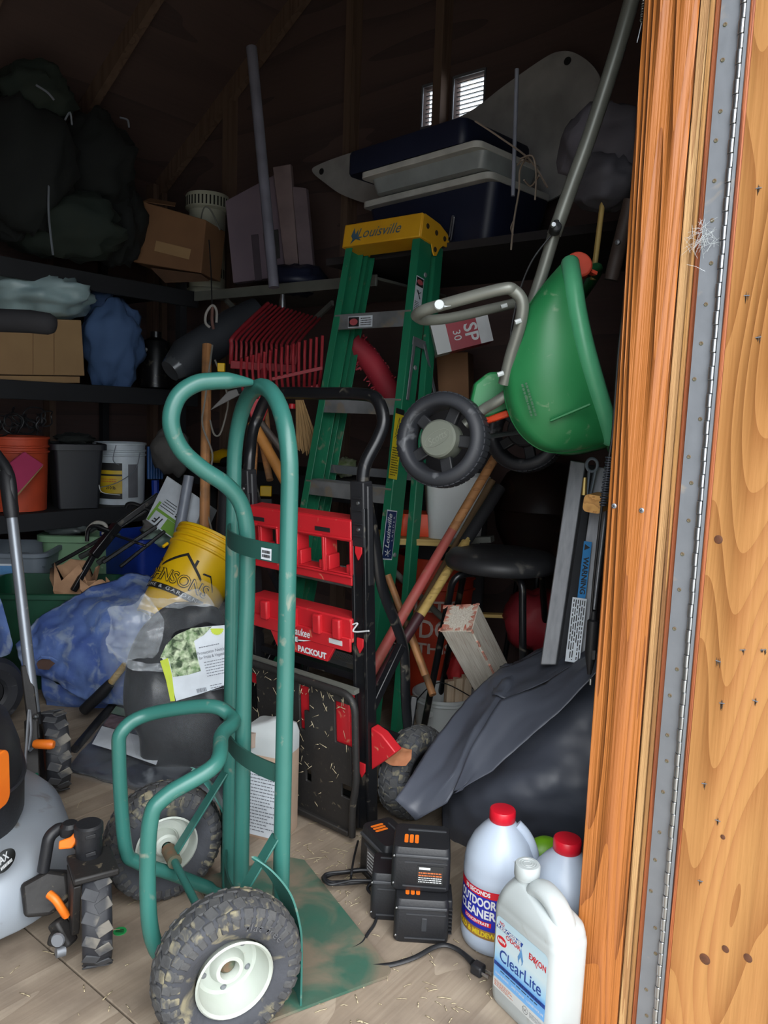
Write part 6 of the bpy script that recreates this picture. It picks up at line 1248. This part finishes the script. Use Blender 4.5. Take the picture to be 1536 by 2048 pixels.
MB().tube([PB(310, 960, 3.42), PB(311, 1003, 3.42)], .02, 8).build('core', BLUEP, bl)
# middle shelf
bx = thing('cardboard_box', 'large plain cardboard box on the middle shelf under the wrapped bundle', 'box', on(80, 765, ZM))
slab('front', [PB(-60, 632, 3.40), PB(163, 640, 3.40), PB(170, 752, 3.40), PB(-60, 748, 3.40)], .26, CARD, bx, .004)
slab('bottom_flap', [PB(-60, 750, 3.385), PB(160, 753, 3.385), PB(160, 766, 3.38), PB(-60, 766, 3.38)], .004, CARD, bx)
for x in (66, 108): MB().bar(PB(x, 640, 3.398), PB(x, 750, 3.398), .003, .001).build('crease', CARDD, bx)
blob('wrapped_bundle', PB(70, 590, 3.52), (.27, .20, .115), M('pale_wrap', (168, 192, 194), .35, 0, (140, 164, 168), 7, bump=.4, bsc=14), 'bundle wrapped in pale plastic lying on the cardboard box', 'bundle', 6, .38, 2, n=40)
blob('blue_sack', PB(225, 690, 3.48), (.155, .12, .22), BLUEC, 'slumped blue cloth sack on the middle shelf beside the cardboard box', 'sack', 6, .42, 5, n=40)
blob('blue_cloth', PB(205, 615, 3.55), (.11, .10, .09), M('blue_cloth2', (60, 84, 124), .85), 'folded blue cloth on top of the slumped blue sack', 'cloth', 6, .4, 8)
cn = thing('black_canister', 'glossy black canister in the shadow beside the blue sack', 'canister', PB(312, 765, 3.5))
cp_ = PB(312, 762, 3.52); cp_.z = ZM; MB().lathe([(0, 0), (.075, 0), (.085, .01), (.085, .20), (.07, .25), (.03, .27), (.03, .30), (0, .30)], 32, Matrix.Translation(cp_)).build('body', BLKG, cn, sharp=40)
MB().lathe([(0, .01), (.012, .008), (.012, 0)], 12, fr(cp_+V((-.03, -.082, .2)), V((1, 0, 0)), V((-.3, -1, 0)))).build('valve', STEEL, cn)
gr = thing('rolled_mat', 'dark grey rolled bag lying slantwise on the end of the shelf', 'roll', P(410, 700, 3.55))
MB().tube([P(350, 735, 3.45), P(372, 715, 3.48), P(470, 655, 3.65), P(520, 630, 3.7)], [.06, .085, .09, .085], 20).build('roll', M('dark_roll', (50, 54, 60), .7, 0, (40, 44, 50), 6, bump=.3, bsc=20), gr, sharp=60)
MB().tube([P(340, 742, 3.43), P(352, 733, 3.45)], [.05, .062], 18).build('clear_end', M('smoke_plastic', (80, 84, 88), .2), gr, sharp=60)
# upper shelf
cb2 = thing('brown_carton', 'brown carton with open flaps beside the white heater on the upper shelf', 'box', P(335, 560, 3.95))
slab('front', [P(284, 402, 3.95), P(412, 440, 3.85), P(402, 546, 3.85), P(266, 524, 3.95)], .2, CARDD, cb2, .004)
slab('flap', [P(284, 402, 3.95), P(350, 412, 3.92), P(352, 405, 4.0), P(300, 396, 4.02)], .004, CARDD, cb2)
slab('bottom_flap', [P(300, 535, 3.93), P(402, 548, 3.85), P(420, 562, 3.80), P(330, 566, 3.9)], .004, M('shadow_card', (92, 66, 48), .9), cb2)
quad(.20, .05).build('tape', CARD, cb2, fr(P(345, 500, 3.885), P(402, 518, 3.84)-P(290, 490, 3.93), y=EZ), recalc=False)
ht2 = thing('kerosene_heater', 'cream cylindrical heater with slotted top on the upper shelf', 'heater', P(420, 585, 4.1))
hx = P(414, 566, 4.3); hx.z = ZU; hz = lambda y: P(414, y, 4.3).z-ZU
MB().lathe([(0, 0), (.115, 0), (.125, .01), (.115, .03), (.098, .04)], 36, Matrix.Translation(hx)).build('base', CREAM, ht2, sharp=40)
MB().lathe([(.096, .03), (.096, hz(425)), (.10, hz(422)), (.10, hz(418))], 40, Matrix.Translation(hx)).build('body', CREAM, ht2, sharp=40)
MB().lathe([(.10, hz(425)), (.116, hz(421)), (.116, hz(396)), (.110, hz(392)), (.0, hz(390))], 40, Matrix.Translation(hx)).build('top_ring', CREAM, ht2, sharp=40)
DK = M('slot_dark', (34, 34, 32), .9)
for k in range(36):
    m = Matrix.Translation(hx) @ Matrix.Rotation(2*math.pi*k/36, 4, 'Z')
    MB().bb(.1155, .1168, -.004, .004, hz(418), hz(400)).build('top_slot', DK, ht2, m)
for k in range(28):
    m = Matrix.Translation(hx) @ Matrix.Rotation(2*math.pi*k/28, 4, 'Z')
    MB().bb(.0955, .0968, -.0035, .0035, hz(558), hz(540)).build('base_slot', DK, ht2, m)
MB().tube(spline([P(404, 540, 3.98), P(400, 470, 3.98), P(406, 420, 3.97), P(420, 418, 3.97), P(440, 460, 3.97)], 5), .004, 6).build('wire_handle', GREYT, ht2)
slab('tag', [P(408, 508, 3.985), P(414, 509, 3.985), P(414, 524, 3.985), P(408, 523, 3.985)], .002, LABB2, ht2)
fc = thing('flat_carton', 'tall flat dim carton leaning on the gable side of the upper shelf', 'box', P(520, 565, 3.8))
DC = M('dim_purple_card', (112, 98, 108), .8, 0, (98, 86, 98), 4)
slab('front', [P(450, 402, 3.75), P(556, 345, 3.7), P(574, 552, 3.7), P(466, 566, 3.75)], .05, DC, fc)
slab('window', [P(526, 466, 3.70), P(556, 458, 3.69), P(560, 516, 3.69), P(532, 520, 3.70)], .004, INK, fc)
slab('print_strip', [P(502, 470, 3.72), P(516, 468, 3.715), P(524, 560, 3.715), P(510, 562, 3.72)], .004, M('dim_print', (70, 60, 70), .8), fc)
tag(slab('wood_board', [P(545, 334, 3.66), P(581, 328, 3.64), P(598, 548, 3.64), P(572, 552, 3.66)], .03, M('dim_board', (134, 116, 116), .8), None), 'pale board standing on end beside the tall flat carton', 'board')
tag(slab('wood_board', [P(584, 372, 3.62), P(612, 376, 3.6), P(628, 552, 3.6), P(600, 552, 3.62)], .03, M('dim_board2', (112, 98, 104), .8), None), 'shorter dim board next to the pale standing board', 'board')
ws = thing('wall_shelf', 'grey metal shelf on slanted brackets above the red rakes', 'shelf', P(570, 600, 3.5))
w0, w1 = PA(390, 593, 2.45), PA(752, 604, 2.45); w1 = V((w1.x, w1.y, w0.z-.012))
MB().bar(w0, w1, .012, .045).build('front_edge', GREYT, ws, bevel=.002)
slab('board', [w0+EZ*.015, w1+EZ*.015, w1+EA*.5+EZ*.015, w0+EA*.5+EZ*.015], .012, GREYT, ws)
for x0, y0, x1, y1, dy in ((452, 600, 486, 634, .1), (665, 606, 600, 665, .1)): MB().bar(PA(x0, y0, 2.48), PA(x1, y1, 2.60), .012, .022).build('bracket', GREYT, ws)
MB().lathe([(0, .03), (.010, .028), (.014, .0), (.016, -.03), (0, -.03)], 14, Matrix.Translation(PA(565, 602, 2.43))).build('hook_bolt', STEEL, ws)
blob('dark_sack', PA(600, 560, 2.58), (.13, .12, .07), NAVY, 'dark navy sack slumped on the grey wall shelf', 'sack', 6, .4, 11)
# sacks in the dark up under the eaves
for k, (x, y, r_, lab) in enumerate(((30, 330, (.26, .16, .30), 'largest dark green sack hanging under the eaves'), (70, 190, (.17, .14, .13), 'dark sack pushed highest under the roof slope'), (190, 330, (.20, .15, .22), 'dark bundle of garden fabric beside the largest sack'), (120, 450, (.30, .16, .16), 'dark low heap on the upper shelf above the wrapped bundle'), (232, 450, (.14, .12, .20), 'slim dark sack beside the brown carton'))):
    blob('dark_sack', PB(x, y, 3.45), r_, DARK if k % 2 == 0 else M('dark_green_cloth', (28, 40, 36), .9, 0, (40, 48, 40), 6), lab, 'sack', 6, .45, 20+k, 'dark sacks under the eaves', n=34)
for k, pts in enumerate((((72, 170), (95, 185), (108, 200)), ((130, 240), (140, 225), (144, 250)), ((100, 320), (97, 420), (106, 510)), ((240, 235), (255, 240), (258, 255)))):
    o = MB().tube(spline([PB(x, y, 3.24) for x, y in pts], 5), .0045, 5).build('pale_strap', GINK); tag(o, ('short pale strap end beside the sack highest under the roof', 'small pale loop of strap between two dark sacks', 'long thin pale strap hanging down the largest dark sack', 'pale strap end on the dark bundle of garden fabric')[k], 'strap', 'pale straps on the dark sacks')
pp = pole('grey_pole', PA(503, 95, 2.25), PA(548, 575, 2.25), .022, M('dim_grey_pole', (118, 118, 132), .6), 'dim grey pole standing up to the roof beside the flat carton', 'pole')
pole('thin_conduit', PA(1034, 138, 2.20), PA(1026, 392, 2.20), .0065, M('pale_conduit', (150, 154, 170), .5), 'thin pale conduit hanging in front of the big white panel', 'pipe')
# ================================================================ white panel, navy lid and trays stacked high up at the gable
big = thing('plastic_board', 'big white plastic panel with rounded holed corners standing behind the navy lid', 'panel', PA(880, 400, 2.62))
ol = spline([PA(x, y, 2.86) for x, y in ((624, 342), (640, 328), (700, 306), (820, 270), (930, 228), (1010, 170), (1085, 118), (1118, 103), (1150, 106), (1186, 132), (1203, 170), (1200, 240), (1170, 330), (1100, 400), (950, 420), (760, 410), (690, 392), (650, 366))], 5, closed=True)
MB().loft([ol, [p+EA*.012 for p in ol]]).build('sheet', M('panel_white', (176, 174, 172), .5), big, sharp=40)
for x, y, r_ in ((643, 343, .014), (1135, 122, .014)): MB().lathe([(0, .002), (r_, .002), (r_*1.1, 0)], 16, fr(PA(x, y, 2.857), -EB, -EA)).build('hole', INK, big)
AL = 2.2; ZLID = 2.05
lidR, lidL = G(926, 284, ZLID), G(692, 352, ZLID); LW = (lidR-lidL).length; ld_ = (lidR-lidL).normalized()
bL = lidL.dot(EB)
def stf(xl, yl, xr, yr, z): q, r = G(xl, yl, z), G(xr, yr, z); return fr(q, ld_, EZ), (r-q).dot(ld_)
nl = thing('navy_lid', 'dark navy lid on top of the white trays near the gable vent', 'lid', (lidL+lidR)/2)
nf = fr(lidL, ld_, EZ)
MB().loft([[V((p.x+LW/2, p.y+.2, z)) for p in rrect(LW/2*k, .20*k, .03, 6)] for z, k in ((0, .985), (.008, 1), (.075, 1), (.085, .985))]).build('lid', NAVY, nl, nf, sharp=40)
TRW = M('tray_white', (206, 206, 200), .45); TRS = M('tray_side_shaded', (150, 156, 156), .4)  # basin is a greyer copy of the tray white, shaded below the flange
def tray(label, xl, yl, xr, yr, z, h, lip):
    f, w = stf(xl, yl, xr, yr, z); t = thing('white_tray', label, 'tray', f.translation + ld_*w/2, 'white trays under the navy lid')
    MB().loft([[V((p.x+w/2, p.y+.19, zz)) for p in rrect(w/2, .19, .03, 6)] for zz in (-lip, 0)]).build('flange', TRW, t, f, sharp=35, bevel=.003)
    if h > lip: MB().loft([[V((p.x+w/2+.01, p.y+.2, zz)) for p in rrect(w/2*k, .17*k, .03, 6)] for zz, k in ((-h, .90), (-h*.7, .93), (-lip, .96))]).build('basin', TRS, t, f, sharp=35)
    return t
tray('deeper white tray directly under the navy lid', 718, 346, 946, 272, ZLID-.004, .075, .022)
tray('shallow white tray below the deeper one, just above the ladder cap', 722, 404, 952, 328, ZLID-.082, .024, .024)
f, w = stf(722, 404, 952, 328, ZLID-.082)
dt = thing('dark_tub', 'dark navy tub under the white trays, behind the ladder cap', 'tub', S(AL+.2, bL-.2, 1.75))
MB().loft([[V((p.x+w/2, p.y+.21, z)) for p in rrect(w/2*k, .18*k, .04, 6)] for z, k in ((1.75-ZLID+.082, .86), (-.026, .99))]).build('body', NAVY, dt, f, sharp=40)
ls = MB().bb(AL+.16, A1, .62, bL+.1, 1.72, 1.748).build('loft_shelf', M('dark_loft_board', (44, 40, 42), .85), frame=SF); tag(ls, 'rough wooden loft shelf across the gable, behind the ladder', 'shelf')  # board coloured dark to merge with the shade behind the ladder
tw_ = thing('twigs', 'dry bare twigs drooping from the loft beside the navy lid', 'twig', PA(1055, 400, 2.12))
rr = random.Random(21)
for pts in (((950, 242), (1000, 275), (1060, 320), (1095, 375)), ((1055, 312), (1040, 340), (1038, 380), (1028, 440), (1022, 500)), ((1040, 318), (1065, 312), (1072, 350), (1070, 400)), ((1048, 360), (1062, 372), (1078, 352)), ((1035, 330), (1046, 320), (1060, 325)), ((1028, 440), (1022, 455), (1026, 470))):
    MB().tube(spline([PA(x, y, 2.12+rr.uniform(-.03, .03)) for x, y in pts], 5), .0028, 5).build('twig', M('twig', (150, 134, 120), .8), tw_)
blob('grey_sack', PA(1215, 300, 1.95), (.12, .12, .11), M('dim_grey_sack', (96, 92, 100), .8, bump=.3, bsc=16), 'dim grey sack hanging beside the spreader handle', 'sack', 6, .45, 31)
blob('grey_sack', PA(1210, 365, 1.92), (.09, .10, .07), M('dim_grey_sack2', (88, 86, 94), .8, bump=.3, bsc=16), 'lower dim grey sack tucked under the other grey sack', 'sack', 6, .45, 33)
pole('yellow_stick', PA(1206, 398, 1.9), PA(1186, 560, 1.9), .007, HANDLEY, 'thin yellowish stick hanging behind the red dial of the spreader', 'stick')
tl = thing('long_tool', 'dark wooden tool with a steel ferrule standing behind the hopper', 'tool', PA(1225, 560, 1.85))
MB().tube([PA(1262, 400, 1.85), PA(1222, 560, 1.85)], .018, 10).build('shaft', M('dark_wood', (72, 58, 52), .6), tl); MB().lathe([(0, .006), (.006, .005), (.007, 0)], 10, fr(PA(1236, 485, 1.80), -EB, -EA)).build('rivet', STEEL, tl)
o = MB(); cc_ = PA(1284, 10, 1.40)
o.tube([PA(1288-6*t/60+2.5*math.sin(t), 0+t*.85, 1.36) + EA*.003*math.cos(t) for t in [k*.6 for k in range(90)]], .0011, 5).tube([PA(1283, 46, 1.36), PA(1274, 85, 1.36)], .0011, 5)
tag(o.build('door_spring', STEEL), 'small steel coil spring hanging at the top inside edge of the jamb', 'spring', kind=None)
# ================================================================ rakes, handles and brooms behind the two hand carts
def prong(par, pts, r, mat=DRED, n=6): MB().tube(spline([P(*p) for p in pts], 3), r, n).build('tine', mat, par, sharp=60)
r1 = thing('bedding_fork', 'dull red plastic fork with long bent tines just under the grey wall shelf', 'fork', P(525, 735, 3.1), 'red plastic bedding forks')
for k in range(14):
    t = k/13
    prong(r1, [(462+128*t, 728+8*t, 3.1), (463+130*t, 690+12*t, 3.1), (465+130*t, 676+12*t, 3.1), (500+115*t, 640+22*t, 3.25), (536+104*t, 607+30*t, 3.4)], .0058 if k else .009)
MB().bar(P(461, 729, 3.09), P(592, 738, 3.09), .012, .032).build('tine_bar', DRED, r1, bevel=.003)
MB().bar(P(530, 735, 3.1), P(512, 870, 3.0), .03, .03).build('socket', DRED, r1, bevel=.008)
MB().tube([P(512, 850, 3.0), P(500, 1050, 2.8)], .014, 10).build('shaft', HANDLE, r1)
r2 = thing('bedding_fork', 'dull red plastic fork with tines fanned upward, lower of the pair beside the ladder rail', 'fork', P(570, 800, 2.95), 'red plastic bedding forks')
for k in range(15):
    t = k/14
    prong(r2, [(498+140*t, 806-32*t, 3.02), (486+156*t, 782-40*t, 2.95), (482+162*t, 745-46*t, 2.92), (483+162*t, 716-45*t, 2.9)], .0058)
MB().bar(P(545, 758, 2.94), P(645, 736, 2.94), .010, .012).build('cross_rib', DRED, r2); MB().bar(P(497, 806, 3.02), P(640, 775, 3.02), .014, .03).build('tine_bar', DRED, r2, bevel=.003)
MB().loft([[P(x, y, 3.0), P(x2, y2, 3.0), P(x2, y2, 3.04), P(x, y, 3.04)] for x, y, x2, y2 in ((492, 795, 540, 790), (500, 830, 535, 822), (508, 850, 526, 846))]).build('socket', M('bright_dull_red', (186, 44, 56), .5), r2, bevel=.004)
MB().tube([P(517, 845, 3.02), P(540, 960, 2.9)], .014, 10).build('shaft', HANDLE, r2)
pole('wood_shaft', P(414, 690, 3.3), P(408, 1130, 3.0), .021, HANDLE, 'thick tan wooden shaft standing between the hand truck handle and the yellow pail', 'shaft')
cd = MB().tube(spline([P(425, 690, 3.2), P(410, 800, 3.15), P(405, 850, 3.12), P(425, 910, 3.1), P(412, 960, 3.1), P(402, 990, 3.08), P(418, 1040, 3.05), P(424, 1062, 3.03)], 6), .004, 6).tube(spline([P(430, 720, 3.2), P(455, 790, 3.16), P(452, 830, 3.15), P(440, 868, 3.14), P(428, 868, 3.14), P(420, 840, 3.13)], 6), .004, 6).build('hanging_cord', M('grey_cord', (130, 126, 118), .8)); tag(cd, 'thin grey cord looped down the tan wooden shaft', 'cord')
lpc = thing('cord_loop', 'white cord loop on a dark wire hanging below the heater', 'cord', P(425, 660, 3.5))
MB().tube(spline([P(420, 655, 3.5), P(411, 645, 3.5), P(413, 625, 3.5), P(425, 611, 3.5), P(433, 622, 3.5), P(433, 645, 3.5)], 6), .006, 8).build('cord', M('white_cord', (176, 172, 166), .8), lpc); MB().tube([P(424, 612, 3.5), P(422, 540, 3.55), P(418, 480, 3.6)], .003, 6).build('wire', BLK, lpc); MB().tube(spline([P(425, 615, 3.5), P(424, 640, 3.49), P(427, 658, 3.5)], 4), .007, 8).build('clip', M('dull_brown', (120, 84, 76), .6), lpc)
tag(MB().box(P(443, 735, 3.15), (.03, .02, .035)).build('yellow_tag', YEL, bevel=.003), 'small yellow tag hanging near the red fork', 'tag')
scp = thing('scraper', 'grey clear-bladed scraper poking out beneath the hand truck handle', 'scraper', P(440, 815, 3.0))
slab('blade', [P(418, 822, 3.0), P(456, 782, 3.0), P(478, 776, 3.0), P(480, 790, 3.0), P(448, 818, 3.0)][:4], .006, M('smoky_blade', (104, 102, 100), .35), scp); MB().tube([P(475, 782, 3.0), P(500, 775, 3.02)], .012, 8).build('handle', BLK, scp)
for k, (a, b, r_, mat, lab) in enumerate((((505, 845, 2.9), (572, 965, 2.8), .020, M('orange_wood', (206, 140, 70), .6), 'orange-brown wooden shaft slanting behind the hand truck loop'), ((515, 838, 3.0), (585, 925, 2.95), .014, M('grey_metal_shaft', (112, 104, 98), .5, .3), 'grey metal shaft slanting above the orange-brown one'), ((508, 855, 3.1), (500, 930, 3.1), .020, HANDLEY, 'pale wooden shaft end upright behind the folding cart handle'), ((530, 800, 3.15), (540, 900, 3.1), .010, HANDLE, 'thin brown shaft behind the red fork socket'))):
    pole('wood_shaft' if k != 1 else 'metal_shaft', P(*a), P(*b), r_, mat, lab, 'shaft')
br = thing('straw_broom', 'straw broom with fanned bristles behind the black cart handle', 'broom', P(610, 900, 3.0))
for k in range(40):
    t = k/39; rr2 = random.Random(k); MB().tube([P(592+14*t, 800, 3.0+rr2.uniform(-.02, .02)), P(592+46*t+rr2.uniform(-3, 3), 905-20*abs(t-.5)+rr2.uniform(-8, 8), 3.0+rr2.uniform(-.03, .03))], .0028, 4).build('bristle', M('bristle', (164, 130, 84), .8) if k == 0 else bpy.data.materials['bristle'], br)
MB().lathe([(0, .01), (.012, .008), (.014, -.01), (0, -.01)], 10, Matrix.Translation(P(584, 812, 2.95))).build('red_cap', RED, br)
rbz = MB().tube(spline([P(705, 685, 3.05), P(735, 715, 3.05), P(765, 760, 3.05), P(790, 805, 3.05)], 6), .045, 14)
for k in range(120):
    t = k/120; rr2 = random.Random(k+300); c_ = P(712+72*t, 692+100*t, 3.05); a_ = rr2.uniform(0, 6.28); d_ = V((math.cos(a_), rr2.uniform(-.6, .2), math.sin(a_))).normalized(); rbz.tube([c_, c_+d_*.058], .003, 4)
tag(rbz.build('red_brush', M('red_bristle', (172, 40, 56), .7), sharp=60), 'round red bristle brush seen through the ladder above the second tread', 'brush')
wbn = thing('bench_shelf', 'dark narrow workbench shelf along the gable behind the ladder', 'shelf', S(2.4, 2.2, .8))
zb = PA(560, 946, 2.55).z
MB().bb(2.55, A1-.01, 2.05, 3.3, zb-.03, zb).bb(2.53, 2.55, 2.05, 3.3, zb-.10, zb+.003).build('top', SB, wbn, SF)
for b in (2.1, 3.25): MB().bb(2.6, 2.66, b-.03, b+.03, 0, zb-.03).build('leg', SB, wbn, SF)
tool = thing('power_tool', 'yellow and black power tool lying on the bench behind the tan shaft', 'tool', PA(450, 925, 2.4))
MB().tube([PA(428, 915, 2.66), PA(448, 912, 2.64), PA(475, 920, 2.62)], [.03, .04, .03], 12).build('body', YEL, tool, sharp=60); MB().tube([PA(448, 925, 2.60), PA(475, 918, 2.59), PA(490, 922, 2.59)], [.025, .03, .02], 12).build('grip', BLK, tool, sharp=60)
brs = thing('yellow_brush', 'small yellow hand brush hanging under the bench behind the hand truck', 'brush', PA(535, 1000, 2.25)); MB().box(PA(532, 982, 2.50), (.055, .02, .05)).build('block', YEL, brs, bevel=.004); MB().box(PA(533, 1004, 2.50), (.05, .018, .03)).build('bristles', BLK, brs)
blob('green_sachet', PA(690, 934, 2.62), (.06, .04, .045), M('green_film', (120, 150, 80), .35, 0, (190, 190, 180), 20), 'crinkled green and silver sachet on the bench, seen through the ladder', 'packet', 9, .5, 5)
blob('grey_cloth', PB(345, 905, 3.2), (.10, .08, .12), M('dim_grey_cloth', (92, 90, 88), .85), 'dim grey cloth heap at the end of the lower shelf', 'cloth', 6, .45, 15)
pole('dark_tube', P(445, 1085, 2.95), P(452, 955, 3.1), .028, BLK, 'dark ribbed tube standing behind the yellow pail', 'tube')
bxm = thing('brown_box', 'brown cardboard box behind the ladder beside the spreader gear case', 'box', P(905, 810, 2.98)); slab('front', [P(872, 706, 2.98), P(936, 704, 2.95), P(938, 806, 2.95), P(878, 809, 2.98)], .15, CARDD, bxm)
ck = P(905, 808, 3.06); tag(MB().loft([rrect(.15, .11, .02, 4, ck.x, ck.y, z) for z in (0, .05, ck.z-.02, ck.z)]).build('dark_crate', M('dark_crate', (40, 38, 42), .8), sharp=40), 'tall dark crate under the brown cardboard box behind the spreader wheel', 'crate')
MB().tube(spline([K_(kw-.02, -.024, .595), K_(kw+.0, -.026, .602), K_(kw-.015, -.026, .578), K_(kw+.04, -.03, .592)], 5), .0022, 6).build('white_tie', WINK, ct)
# ================================================================ litter on the floor
st_ = MB(); rr = random.Random(17)
def inpoly(x, y): return True
for k in range(260):
    z = rr.random()
    if z < .45: px, py = rr.gauss(720, 70), rr.gauss(1740, 70)
    elif z < .62: px, py = rr.uniform(560, 760), rr.uniform(1560, 1720)
    elif z < .85: px, py = rr.uniform(600, 990), rr.uniform(1880, 2050)
    else: px, py = rr.uniform(0, 320), rr.uniform(1600, 2040)
    if py < 1560: continue
    g = G(px, py, .0015); l = rr.uniform(.006, .03)*(2 if rr.random() < .1 else 1); a = rr.uniform(0, math.pi)
    d = V((math.cos(a), math.sin(a), 0))*l/2; w = V((-d.y, d.x, 0)).normalized()*rr.uniform(.0004, .0010); u = V((0, 0, .0010)); m_ = w*rr.uniform(-.4, .4)
    st_.add([g-d-w, g-d+w, g+m_+w+u, g+m_-w+u], [(0, 1, 2, 3)]); st_.add([g+m_-w+u, g+m_+w+u, g+d+w, g+d-w], [(0, 1, 2, 3)])
tag(st_.build('straw_bits', STRAW, recalc=False, solid=.0006), 'scattered straw and chaff on the plywood floor', 'straw', kind='stuff')
lf_ = sheet([[P(768, 1522, 1.945), P(785, 1532, 1.925), P(812, 1532, 1.915)], [P(775, 1508, 1.955), P(795, 1514, 1.940), P(822, 1515, 1.925)], [P(796, 1493, 1.970), P(808, 1496, 1.960), P(824, 1500, 1.950)]], 6, 6, .006, 20)
tag(lf_.build('dry_leaf', LEAF, sharp=0, solid=.0015), 'curled brown dry leaf resting on the cart tyre', 'leaf')
gs = thing('green_sticker', 'round green sticker stuck on the floor', 'sticker', G(240, 1863)); MB().lathe([(0, .0015), (.0135, .0015), (.014, 0)], 20, Matrix.Translation(G(240, 1863))).build('disc', M('sticker_green', (40, 160, 84), .5), gs); fineprint(.018, .012, 3, 2, t=.7).build('print', INK, gs, Matrix.Translation(G(240, 1863)+EZ*.002), recalc=False)
tag(MB().add([G(x, y, .004) for x, y in ((158, 1655), (172, 1645), (180, 1648), (194, 1638), (190, 1652), (176, 1660))], [tuple(range(6))]).build('blue_chip', M('pale_blue_chip', (130, 164, 186), .6), solid=.003, recalc=False), 'pale blue plastic chip on the floor beside the mower deck', 'scrap')
